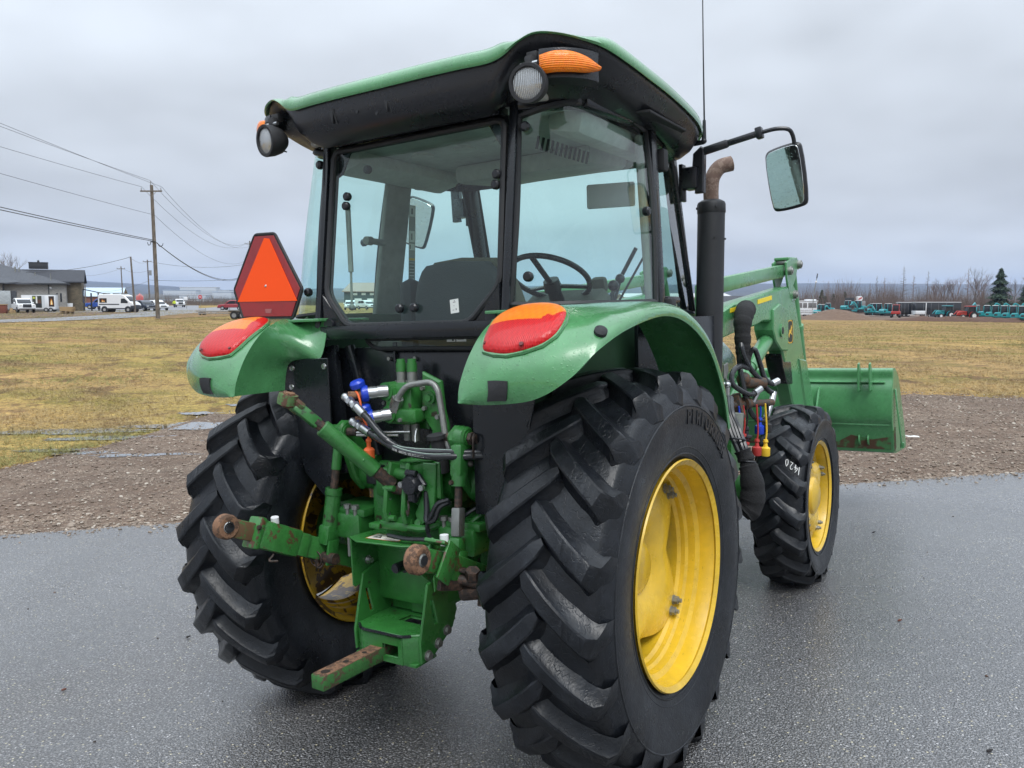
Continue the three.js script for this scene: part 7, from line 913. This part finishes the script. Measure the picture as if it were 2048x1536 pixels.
[[702, 140, 'white car farthest left in front of the green warehouse'], [735, 146, 'white car second from the left in front of the green warehouse'], [905, 150, 'white car farthest right in front of the green warehouse']].forEach(([p, d, l], i) => car('car', l, 'car', [p, d], deg(-80 + i * 30), suv(whiteV)));
// trailers on the left
{ const x = brg(85, 118), t = thing('box_trailer', 'white box trailer with picture panels behind the white pickup', 'trailer', [x, 0.02, -118], deg(16)); part('body', box(4.3, 2.15, 2.0, [0, 1.45, 0], [0, 0, 0], 0.05), whiteV, t); part('chassis', box(4.5, 0.14, 1.9, [0, 0.36, 0]), W.grey, t); part('roof_trim', box(4.36, 0.1, 2.06, [0, 2.5, 0]), M.zinc, t); for (const wx of [0.95, 1.55]) for (const s of [1, -1]) wheelAt(t, wx, s * 0.95, 0.31, 0.22);
  const p1 = printed(128, 128, (c, w, h) => { c.fillStyle = '#c9cdd0'; c.fillRect(0, 0, w, h); c.fillStyle = '#3a3d33'; c.fillRect(0, 0, 96, h); c.fillStyle = '#b9c34a'; c.fillRect(6, 10, 24, 22); c.fillStyle = '#e3e3df'; c.fillRect(36, 4, 16, 90); c.fillStyle = '#5d4030'; c.fillRect(54, 40, 34, 40); c.fillStyle = '#2b2c2c'; c.fillRect(10, 80, 80, 44); }), p2 = printed(64, 128, (c, w, h) => { c.fillStyle = '#33251d'; c.fillRect(0, 0, w, h); for (const [a, r, k] of [[32, 20, '#9a5a22'], [32, 13, '#e0a23c'], [32, 7, '#f6e6b8']]) { c.fillStyle = k; c.beginPath(); c.moveTo(a - r, 104); c.quadraticCurveTo(a - r, 60, a, 24 + (20 - r) * 2); c.quadraticCurveTo(a + r, 60, a + r, 104); c.fill(); } });
  part('picture_panel', quad([-0.75, 0.6, 1.004], [0.85, 0.6, 1.004], [0.85, 2.3, 1.004], [-0.75, 2.3, 1.004]), mat([1, 1, 1], 0.5, { map: p1 }), t, { keepUV: true, crease: null }); part('fire_picture', quad([1.35, 0.75, 1.004], [2.05, 0.75, 1.004], [2.05, 2.25, 1.004], [1.35, 2.25, 1.004]), mat([1, 1, 1], 0.5, { map: p2 }), t, { keepUV: true, crease: null }); }
{ const x = brg(8, 110), t = thing('truck_box', 'weathered pale grey truck box at the left edge of the photo', 'truck box', [x, 0, -110], deg(20)); part('body', box(3.2, 2.5, 2.2, [0, 1.7, 0], [0, 0, 0], 0.04), mat([0.42, 0.46, 0.49], 0.7, { map: tGrime }), t); part('door_frame', box(0.3, 2.5, 2.24, [1.5, 1.7, 0]), W.dark, t); part('skid', box(3, 0.3, 1.8, [0, 0.3, 0]), W.dark, t); }
{ const x = brg(6, 104), t = thing('crate', 'rust red crate with scrap wood on the ground at the left edge', 'crate', [x, 0, -104], 0.3); part('panel', box(1.3, 1.1, 0.9, [0, 0.55, 0], [0, 0, 0], 0.03), mat([0.18, 0.06, 0.04], 0.9), t); part('lid', box(1.4, 0.1, 1.0, [0, 1.15, 0]), W.wood, t); part('scrap', [box(0.7, 0.4, 0.6, [1.2, 0.2, 0], [0, 0.5, 0.1]), box(0.3, 0.7, 0.3, [1.3, 0.35, 0.5])], W.wood, t); }
{ const x = brg(138, 101), t = thing('lumber_stack', 'stack of yellowish sheet lumber on blocks by the road', 'lumber', [x, 0, -101], 0.1); for (let i = 0; i < 5; i++) part('board', box(1.5 - 0.03 * (i % 2), 0.1, 0.9, [0.03 * (i % 3), 0.42 + i * 0.105, 0], [0, 0.02 * (i % 2), 0], 0.008), W.wood, t); for (const s of [-0.55, 0, 0.55]) part('block', box(0.16, 0.36, 0.9, [s, 0.18, 0]), mat([0.2, 0.15, 0.1], 0.9), t); part('warped_board', box(1.7, 0.05, 0.7, [0, 0.25, 0.1], [0, 0, 0.08]), W.wood, t); }
{ const x = brg(283, 150), t = thing('giant_chair', 'oversized red slatted garden chair behind the parked cars', 'chair', [x, 0, -150], 0.3); for (let i = 0; i < 5; i++) part('back_slat', box(0.2, 1.7 + 0.2 * (2 - Math.abs(i - 2)), 0.05, [-0.5 + i * 0.25, 1.7 + 0.1 * (2 - Math.abs(i - 2)), -0.3], [-0.2, 0, 0]), redM, t); part('seat', box(1.3, 0.08, 1.1, [0, 0.7, 0.2], [0.12, 0, 0]), redM, t); for (const s of [-1, 1]) { part('arm', box(0.2, 0.06, 1.3, [s * 0.75, 1.2, 0.2]), redM, t); part('leg', box(0.1, 1.2, 0.14, [s * 0.72, 0.6, 0.75]), redM, t); } }
{ const x = brg(404, 170), t = thing('road_sign', 'round red no entry sign on a post down the side road', 'sign', [x, 0, -170]); part('post', cyl([0, 0, 0], [0, 2.3, 0], 0.04, 0.04, 8), M.zinc, t); part('sign_face', cyl([0, 2.35, 0.03], [0, 2.35, 0.07], 0.42, 0.42, 24), mat([0.5, 0.02, 0.02], 0.5), t); part('white_bar', box(0.55, 0.13, 0.01, [0, 2.35, 0.08], [0, 0, 0], 0.002), M.white, t); }
{ const x = brg(376, 160), t = thing('road_sign', 'white rectangular sign seen from behind near the far pickup', 'sign', [x, 0, -160]); part('post', cyl([0, 0, 0], [0, 2.3, 0], 0.05, 0.05, 8), M.zinc, t); part('sign_face', box(0.75, 0.6, 0.04, [-0.1, 2.0, 0.05], [0, 0, 0], 0.01), M.white, t); }
{ const x = brg(454, 73), t = thing('flatbed_trailer', 'low weathered flatbed trailer left of the orange triangle', 'trailer', [x, 0.02, -73], deg(2)); part('deck', [box(4.6, 0.14, 1.8, [0, 0.72, 0], [0, 0, 0], 0.02), box(0.1, 0.5, 1.8, [-2.1, 0.62, 0]), box(4.4, 0.1, 0.08, [0, 0.55, 0.85])], mat([0.28, 0.27, 0.26], 0.8), t); for (let i = 0; i < 5; i++) part('deck_strut', beam([-1.9 + i * 0.6, 0.4, 0.86], [-1.6 + i * 0.6, 0.66, 0.86], 0.07, 0.05, 0), W.wood, t); for (const wx of [1.0, 1.72]) for (const s of [1, -1]) wheelAt(t, wx, s * 0.9, 0.36, 0.24, W.grey); part('mudguard', box(1.7, 0.06, 0.3, [1.36, 0.80, 0.92]), W.grey, t); part('stake', [-1.5, -0.2, 0.6].map(q => box(0.05, 0.25, 0.05, [q, 0.9, 0.85])), W.grey, t); }
{ const x = brg(352, 188), t = thing('person', 'worker in yellow safety jacket standing beside the far white pickup', 'person', [x, 0, -188]); const body = [sweep([V(-0.12, 0, 0), V(-0.11, 0.45, 0.03), V(-0.09, 0.9, 0)], q => lerp(0.07, 0.12, q), 8), sweep([V(0.12, 0, 0.1), V(0.11, 0.45, 0.08), V(0.09, 0.9, 0)], q => lerp(0.07, 0.12, q), 8), ball([0, 1.66, 0], 0.12, 10)]; part('body', body, mat([0.05, 0.055, 0.08], 0.9), t); part('jacket', [sweep([V(0, 0.85, 0), V(0, 1.2, 0), V(0, 1.45, 0), V(0, 1.54, 0)], q => [0.17, 0.2, 0.2, 0.09][Math.round(q * 3)], 10), sweep([V(0.22, 1.42, 0), V(0.32, 1.15, 0.05), V(0.3, 0.9, 0.15)], 0.07, 7), sweep([V(-0.22, 1.42, 0), V(-0.3, 1.15, 0.05), V(-0.26, 0.92, 0.2)], 0.07, 7)], mat([0.62, 0.72, 0.05], 0.8), t); }
// ---- machinery yard on the right
function excavator(label, px, d, turn, arm) {
  const x = brg(px, d), o = thing('excavator', label, 'excavator', [x, hgt(x, -d) + 0.06, -d], turn, 'teal excavators in the machinery yard');
  for (const s of [1, -1]) part('track', ext([[-1.0, 0.12], [-1.15, 0.32], [-1.0, 0.52], [1.0, 0.52], [1.15, 0.32], [1.0, 0.12], [0.85, 0], [-0.85, 0]], 0.36, 'z', s * 0.68, 0.04), tyreM, o);
  part('body', [ext([[-1.35, 0.62], [-1.4, 1.1], [-1.15, 1.42], [-0.2, 1.45], [-0.1, 0.95], [0.95, 0.9], [0.95, 0.62]], 1.5, 'z', 0, 0.08), box(2.0, 0.2, 1.2, [-0.1, 0.55, 0])], teal, o); part('engine_grille', box(0.5, 0.3, 1.52, [-1.0, 1.0, 0], [0, 0, 0], 0.02), W.dark, o);
  const cb = part('cab', [box(1.0, 1.5, 0.95, [0.2, 1.72, 0.25], [0, 0, 0], 0.06), box(1.06, 0.08, 1.0, [0.2, 2.5, 0.25])], W.pane, o); part('cab_roof', box(1.04, 0.1, 1.0, [0.2, 2.56, 0.25], [0, 0, 0], 0.04), whiteV, cb); part('cab_post', [[0.71, 0.73], [0.71, -0.23], [-0.31, 0.73], [-0.31, -0.23]].map(([a, b]) => box(0.07, 1.5, 0.07, [a, 1.72, b])), teal, cb);
  const A = arm === 0 ? [[0.9, 0.9], [1.3, 2.3], [1.75, 3.0], [2.5, 2.5], [2.45, 1.2]] : [[0.9, 0.9], [1.6, 2.0], [2.2, 2.3], [2.9, 1.5], [2.6, 0.7]];
  part('boom', [beam([...A[0], -0.3], [...A[1], -0.3], 0.26, 0.22, 0.03, [0, 0, 1]), beam([...A[1], -0.3], [...A[2], -0.3], 0.28, 0.22, 0.03, [0, 0, 1]), ball([...A[1], -0.3], 0.15)], teal, o); part('dipper', beam([...A[2], -0.3], [...A[3], -0.3], 0.24, 0.2, 0.03, [0, 0, 1]), teal, o); part('bucket', ext([[A[3][0] - 0.15, A[3][1] + 0.1], [A[3][0] + 0.2, A[3][1]], [A[3][0] + 0.15, A[3][1] - 0.5], [A[3][0] - 0.3, A[3][1] - 0.6], [A[3][0] - 0.45, A[3][1] - 0.25]], 0.5, 'z', -0.3, 0.03), W.dark, o); part('ram', cyl([0.95, 1.2, -0.3], [1.4, 2.0, -0.3], 0.06, 0.06, 8), hubM, o); part('blade', box(0.08, 0.35, 1.7, [1.45, 0.3, 0], [0, 0, 0], 0.02), teal, o);
  return o;
}
const ex0 = excavator('teal excavator right beside the red tractor', 1951, 158, deg(215), 0), exR = [[1967, 152, 205, 'teal excavator second to the right of the red tractor'], [1984, 147, 210, 'teal excavator third to the right of the red tractor'], [2002, 142, 212, 'teal excavator fourth to the right of the red tractor'], [2019, 138, 208, 'teal excavator fifth to the right of the red tractor'], [2037, 134, 210, 'teal excavator sixth to the right of the red tractor'], [2056, 131, 210, 'teal excavator cut by the right edge of the photo']];
for (const [p, d, t, l] of exR) { const x = brg(p, d); dup(ex0, 'excavator', [x, hgt(x, -d) + 0.06, -d], deg(t), l); }
const ex1 = excavator('teal excavator just right of the white utility trailer', 1637, 178, deg(20), 1), exL = [[1655, 200, 150, 'teal excavator behind the left flank of the dirt mound'], [1690, 195, 30, 'teal excavator with raised boom over the dirt mound crest'], [1716, 186, 200, 'teal excavator with dark cab right of the mound crest'], [1740, 180, 10, 'teal excavator with arched boom on the right flank of the mound'], [1757, 176, 160, 'teal excavator left of the small red tracked machine'], [1770, 172, 15, 'teal excavator half hidden by the small red tracked machine']];
for (const [p, d, t, l] of exL) { const x = brg(p, d); dup(ex1, 'excavator', [x, hgt(x, -d) + (p > 1665 && p < 1735 ? 0.9 : 0.3), -d], deg(t), l); }
{ const d = 166, x = brg(1789, d), t = thing('tracked_carrier', 'small red tracked machine with a cab left of the first black trailer', 'tracked machine', [x, hgt(x, -d) + 0.06, -d], deg(60)); for (const s of [1, -1]) part('track', ext([[-1.1, 0.15], [-1.2, 0.4], [-1.0, 0.6], [1.0, 0.6], [1.2, 0.4], [1.0, 0.1], [-0.9, 0]], 0.4, 'z', s * 0.75, 0.04), tyreM, t); part('body', box(2.2, 0.6, 1.7, [0, 1.0, 0], [0, 0, 0], 0.08), redM, t); part('cab', box(1.2, 1.3, 1.3, [0.2, 1.9, 0], [0, 0, 0], 0.08), W.pane, t); part('cab_roof', box(1.3, 0.12, 1.4, [0.2, 2.58, 0], [0, 0, 0], 0.05), redM, t); part('cab_post', [[0.78, 0.6], [0.78, -0.6], [-0.38, 0.6], [-0.38, -0.6]].map(([a, b]) => box(0.09, 1.3, 0.09, [a, 1.9, b])), redM, t); }
function cargo(label, px0, px1, d, turn, h) { const w = brg(px1, d) - brg(px0, d), x = (brg(px0, d) + brg(px1, d)) / 2, t = thing('cargo_trailer', label, 'trailer', [x, hgt(x, -d) + 0.06, -d], turn); part('body', box(w, h, 2.2, [0, 0.5 + h / 2, 0], [0, 0, 0], 0.05), blackV, t); part('roof', box(w + 0.1, 0.1, 2.3, [0, 0.55 + h, 0], [0, 0, 0], 0.03), whiteV, t); for (let i = 1; i < 6; i++) part('panel_seam', box(0.03, h - 0.2, 0.02, [-w / 2 + i * w / 6, 0.5 + h / 2, 1.105], [0, 0, 0], 0.004), W.grey, t); for (const q of [-0.45, 0.05, 0.55]) for (const s of [1, -1]) wheelAt(t, -w * 0.2 + q * 1.6, s * 0.95, 0.34, 0.22); return [t, w]; }
cargo('black enclosed trailer with white roof, left of the pair', 1792, 1830, 176, deg(-14), 2.5);
{ const [t, w] = cargo('long black enclosed trailer with white nose, right of the pair', 1826, 1912, 172, deg(-4), 2.55); part('nose_guard', box(w * 0.21, 0.75, 2.24, [-w * 0.40, 0.95, 0], [0, 0, 0], 0.03), whiteV, t); part('corner_post', [box(0.16, 2.5, 2.26, [-w * 0.28, 1.75, 0], [0, 0, 0], 0.02)], whiteV, t); part('tongue', box(1.2, 0.12, 0.8, [-w / 2 - 0.5, 0.45, 0]), whiteV, t); }
function miniTractor(label, px, d, turn, m, hub) {
  const x = brg(px, d), o = thing('tractor', label, 'tractor', [x, hgt(x, -d) + 0.06, -d], turn); part('hood', ext([[0.1, 0.9], [0.1, 1.5], [1.5, 1.42], [1.75, 1.2], [1.75, 0.75], [0.4, 0.75]], 0.75, 'z', 0, 0.08), m, o); part('chassis', box(2.4, 0.4, 0.6, [0.3, 0.75, 0]), W.dark, o); part('cab', ext([[-1.2, 1.1], [-1.15, 2.3], [0.05, 2.3], [0.25, 1.4], [0.2, 1.0]], 1.3, 'z', 0, 0.06), W.pane, o); part('cab_roof', box(1.55, 0.16, 1.5, [-0.52, 2.42, 0], [0, 0, 0], 0.07), m, o); part('cab_post', [[-1.17, 0.64], [-1.17, -0.64], [0.12, 0.64], [0.12, -0.64]].map(([a, b]) => box(0.08, 1.3, 0.08, [a, 1.72, b])), W.dark, o);
  for (const s of [1, -1]) { part('fender', lathe([[0.78, -0.2], [0.8, 0.2]], [-0.8, 0.7, s * 0.75], [-0.8, 0.7, s * 1.75], 24), m, o); wheelAt(o, -0.8, s * 0.8, 0.7, 0.42, hub, 'rear_wheel'); wheelAt(o, 1.15, s * 0.75, 0.48, 0.3, hub, 'front_wheel'); part('loader_arm', [beam([0.35, 1.4, s * 0.5], [1.6, 1.55, s * 0.5], 0.16, 0.1, 0.02, [0, 0, 1]), beam([1.6, 1.55, s * 0.5], [2.4, 0.6, s * 0.5], 0.16, 0.1, 0.02, [0, 0, 1])], m, o); } part('loader_bucket', ext([[2.35, 0.85], [2.4, 0.2], [3.0, 0.12], [2.95, 0.2], [2.5, 0.35], [2.45, 0.9]], 1.7, 'z', 0, 0.02), W.dark, o); return o;
}
miniTractor('red tractor with red cab roof and white wheel hubs in the machinery yard', 1931, 150, deg(180), redM, whiteV); miniTractor('teal tractor with front loader in front of the long black trailer', 1886, 160, deg(183), teal, whiteV);
{ const d = 190, x = brg(1608, d), t = thing('cabin_trailer', 'white cabin with three screened windows behind the utility trailer', 'cabin', [x, hgt(x, -d), -d]); part('wall', [box(5.2, 3.0, 2.4, [-0.3, 1.9, 0], [0, 0, 0], 0.04), box(2.2, 0.4, 1.6, [1.1, 3.6, 0])], whiteV, t); for (const q of [-1.6, -0.5, 1.2]) part('window', box(q > 0 ? 1.9 : 0.9, 1.1, 0.08, [q, 2.4, 1.21]), mat([0.17, 0.16, 0.16], 0.6), t); part('roof', box(5.5, 0.16, 2.7, [-0.3, 3.42, 0]), whiteV, t); }
{ const d = 172, x = brg(1616, d), t = thing('utility_trailer', 'white utility trailer with open railings at the yard edge', 'trailer', [x, hgt(x, -d) + 0.05, -d]); part('deck', box(4.9, 0.14, 1.9, [0, 0.62, 0]), whiteV, t); for (let i = 0; i < 6; i++) part('rail_post', box(0.08, i < 4 ? 1.3 : 0.6, 0.08, [-2.3 + i * 0.93, i < 4 ? 1.2 : 0.9, 0.92]), whiteV, t); for (const y of [1.1, 1.45, 1.8]) part('rail', box(2.9, 0.08, 0.06, [-0.95, y, 0.93]), whiteV, t); part('mesh_side', box(2.6, 0.8, 0.03, [-0.95, 1.2, 0.9]), mat([0.5, 0.5, 0.51], 0.7), t); part('ramp_rail', [box(1.8, 0.07, 0.06, [1.5, 1.15, 0.93]), box(0.08, 1.5, 0.08, [2.35, 0.5, 0.93])], whiteV, t); for (const q of [-0.7, 0.2]) for (const s of [1, -1]) wheelAt(t, q, s * 0.8, 0.34, 0.22); }
{ const d = 188, x = brg(1622, d), t = thing('light_mast', 'thin leaning light mast above the white cabin', 'light mast', [x, hgt(x, -d), -d]); part('mast', sweep([V(0, 0, 0), V(0.2, 4.5, 0), V(0.85, 9.3, 0)], q => lerp(0.13, 0.07, q), 8), M.zinc, t); part('lamp_head', box(0.2, 1.1, 0.2, [0.85, 9.1, 0], [0, 0, -0.12]), W.dark, t); part('joint', ball([0.66, 7.8, 0], 0.24, 8), M.white, t); }
{ const d = 205, x = brg(1716, d), t = thing('screening_plant', 'grey conveyor machine with a red and white hopper behind the mound', 'machine', [x, hgt(x, -d) + 0.6, -d]); part('frame', [box(2.4, 1.2, 1.2, [0, 2.2, 0]), box(0.3, 2.4, 0.3, [-1, 1.2, 0]), box(0.3, 2.4, 0.3, [1, 1.2, 0])], W.grey, t); part('hopper', ext([[-0.7, 2.9], [-0.9, 3.9], [0.2, 4.0], [0.6, 3.5], [0.4, 2.9]], 0.9, 'z', 0, 0.03), M.white, t); part('red_band', box(1.0, 0.3, 0.95, [-0.1, 3.4, 0], [0, 0, 0.5]), redM, t); part('screen', box(2.2, 1.4, 0.2, [-2.6, 2.9, 0]), W.dark, t); }
// ---------------------------------------------------------------- puddles, stones, grass, litter
{
  const wm = phy([0.05, 0.052, 0.05], 0.03, { clearcoat: 1, clearcoatRoughness: 0.02 });
  const spots = [[-6.35, -12.55, 0.9, 0.22], [-7.3, -13.2, 1.3, 0.34], [-5.2, -13.7, 1.5, 0.4], [-5.9, -15.2, 0.5, 0.2], [-5.95, -11.2, 0.6, 0.12], [-5.35, -11.3, 0.55, 0.10], [-4.95, -10.9, 0.7, 0.14], [-6.6, -11.5, 0.6, 0.14], [-4.4, -12.2, 0.5, 0.2], [-5.3, -16.3, 0.5, 0.2]];
  spots.forEach(([x, z, a, b], i) => { const s = [], n = 90; for (let k = 0; k < n; k++) { const t = k / n * 6.2832, r = 0.25 + 1.3 * fbm(Math.cos(t) * 2.6 + i * 7, Math.sin(t) * 2.6, 70 + i, 4); s.push([x + a * r * Math.cos(t), z + b * r * Math.sin(t)]); } const sh = new THREE.ShapeGeometry(new THREE.Shape(s.map(q => new THREE.Vector2(...q)))), p = sh.attributes.position; for (let k = 0; k < p.count; k++) { const X = p.getX(k), Z = p.getY(k); p.setXYZ(k, X, hgt(X, Z) + 0.012, Z); } const g = flip(sh); g.computeVertexNormals(); const o = ground(i ? `puddle_${String(i).padStart(3, '0')}` : 'puddle', g, wm); });
}
function scatter(name, label, cat, geo, m, n, put, vary) { const im = new THREE.InstancedMesh(geo, m, n), M4 = new THREE.Matrix4(), q = new THREE.Quaternion(), r = rng(n + 3); let k = 0; for (let i = 0; i < n * 3 && k < n; i++) { const p = put(r); if (!p) continue; q.setFromEuler(new THREE.Euler((r() - 0.5) * p[5], r() * 6.28, (r() - 0.5) * p[5])); M4.compose(V(p[0], hgt(p[0], p[1]) + p[2], p[1]), q, V(p[3] * (0.7 + 0.6 * r()), p[4], p[3] * (0.7 + 0.6 * r()))); im.setMatrixAt(k, M4); im.setColorAt(k, vary(r, p)); k++; } im.count = k; im.name = name; im.userData = { kind: 'stuff', label, category: cat }; scene.add(im); return im; }
{
  const st = new THREE.DodecahedronGeometry(1, 0);
  scatter('stones', 'small pale and brown stones strewn over the gravel strip', 'stones', st, mat([1, 1, 1], 0.85), 80000, r => { const x = lerp(-12, 15, r()), e = asphaltEdge(x), t = grassEdge(x), u = r(), z = u > 0.965 ? e + 0.35 * r() * r() : lerp(e + 0.02, t - 0.3, u < 0.35 ? Math.pow(r(), 3) : r()); const s = 0.004 + 0.017 * Math.pow(r(), 4) + (r() > 0.997 ? 0.03 : 0); return [x, z, u > 0.965 ? 0.024 : 0.018 + 0.035 * (fbm(x * 1.3, z * 2.2, 37, 3) - 0.45) * sstep(0, 0.5, e - z), s, s * 0.55, 0.8]; }, r => { const k = r(); return k > 0.9 ? lin(0.42, 0.37, 0.31) : k > 0.4 ? lin(0.27, 0.215, 0.17) : lin(0.17, 0.13, 0.10); });
  // dead grass: a few bent blades to the tuft
  const pos = [], r = rng(12); for (let i = 0; i < 7; i++) { const a = r() * 6.28, l = 0.5 + 0.6 * r(), w = 0.035, dx = Math.cos(a), dz = Math.sin(a), o = [(r() - 0.5) * 0.7, (r() - 0.5) * 0.7]; pos.push(o[0] - dz * w, 0, o[1] + dx * w, o[0] + dz * w, 0, o[1] - dx * w, o[0] + dx * l * 0.8, l, o[1] + dz * l * 0.8); }
  const tg = new THREE.BufferGeometry(); tg.setAttribute('position', new THREE.Float32BufferAttribute(pos, 3)); tg.computeVertexNormals();
  scatter('dead_grass', 'short straw coloured winter grass on the field', 'grass', tg, mat([1, 1, 1], 0.95, { side: THREE.DoubleSide }), 190000, r => { const d = 9.5 + 125 * Math.pow(r(), 2.1), b = lerp(-0.75, 0.75, r()), x = b * d, z = -d; const e = grassEdge(x) + (r() < 0.06 ? 0.5 : 0); if (z > e) return null; const cl = fbm(x * 0.5, z * 0.5, 81, 3); if (cl < 0.30 + 0.3 * r()) return null; const s = (0.035 + 0.035 * r()) * (0.8 + d / 60); return [x, z, 0.03, s, s * (0.5 + 0.5 * r()), 0.5]; }, (r, p) => { const g = sstep(0.48, 0.62, fbm(p[0] * 0.3, p[1] * 0.5, 24, 3)), k = 0.75 + 0.5 * r(); return lin(lerp(0.34, 0.24, g) * k, lerp(0.255, 0.225, g) * k, lerp(0.125, 0.08, g) * k); });
  scatter('grit', 'loose dark grit and leaf bits on the asphalt', 'grit', st, mat([0.05, 0.035, 0.025], 0.9), 260, r => { const x = lerp(-5, 6, r()), z = lerp(-7, -1.6, r()); if (z < asphaltEdge(x) + 0.05) return null; const s = 0.002 + 0.005 * Math.pow(r(), 3); return [x, z, 0.023, s, s * 0.5, 0.4]; }, r => r() > 0.8 ? lin(1.6, 1.0, 0.7) : lin(0.6, 0.6, 0.6));
}
function litter(name, label, cat, x, z, pts, m, y = 0.03) { const g = new THREE.BufferGeometry(), s = new THREE.Shape(pts.map(q => new THREE.Vector2(...q))); const e = new THREE.ExtrudeGeometry(s, { depth: 0.004, bevelEnabled: true, bevelSize: 0.002, bevelThickness: 0.002, bevelSegments: 1 }); const p = e.attributes.position; for (let i = 0; i < p.count; i++) { const a = p.getX(i), b = p.getY(i), c = p.getZ(i); p.setXYZ(i, a, c + (0.004 + 0.06 * Math.abs(a)) * Math.sin(a * 60) + 0.004 * Math.cos(b * 70), -b); } e.computeVertexNormals(); const o = part(name, e, m); o.position.set(x, hgt(x, z) + y, z); tag(o, label, cat); }
litter('paper_scrap', 'crumpled white paper scrap on the gravel right of the bucket', 'paper', 5.0, -10.05, [[-0.09, 0.0], [-0.06, 0.06], [0.0, 0.03], [0.04, 0.02], [0.10, 0.025], [0.09, -0.02], [0.0, -0.03], [-0.05, -0.025]], M.paper, 0.05);
const leafM = mat([0.12, 0.045, 0.03], 0.9), leafD = mat([0.02, 0.018, 0.018], 0.9);
[[2.0, -4.05, 'reddish dead leaf on the asphalt right of the front wheel', leafM], [1.72, -2.78, 'small black leaf on the asphalt near the right edge', leafD], [2.62, -5.75, 'dark leaf bit on the far asphalt right of the tractor', leafD], [-2.05, -3.55, 'brown leaf on the asphalt left of the left rear wheel', leafM], [-1.72, -4.15, 'dark leaf on the asphalt nearer the left rear wheel', leafD]].forEach(([x, z, l, m], i) => litter('fallen_leaf', l, 'leaf', x, z, [[-0.007, 0], [-0.002, 0.005], [0.005, 0.004], [0.012, 0.001], [0.004, -0.004], [-0.004, -0.003]], m, 0.024));
scene.traverse(o => { if (o.isMesh) { o.castShadow = true; o.receiveShadow = true; } });
renderer.render(scene, camera);
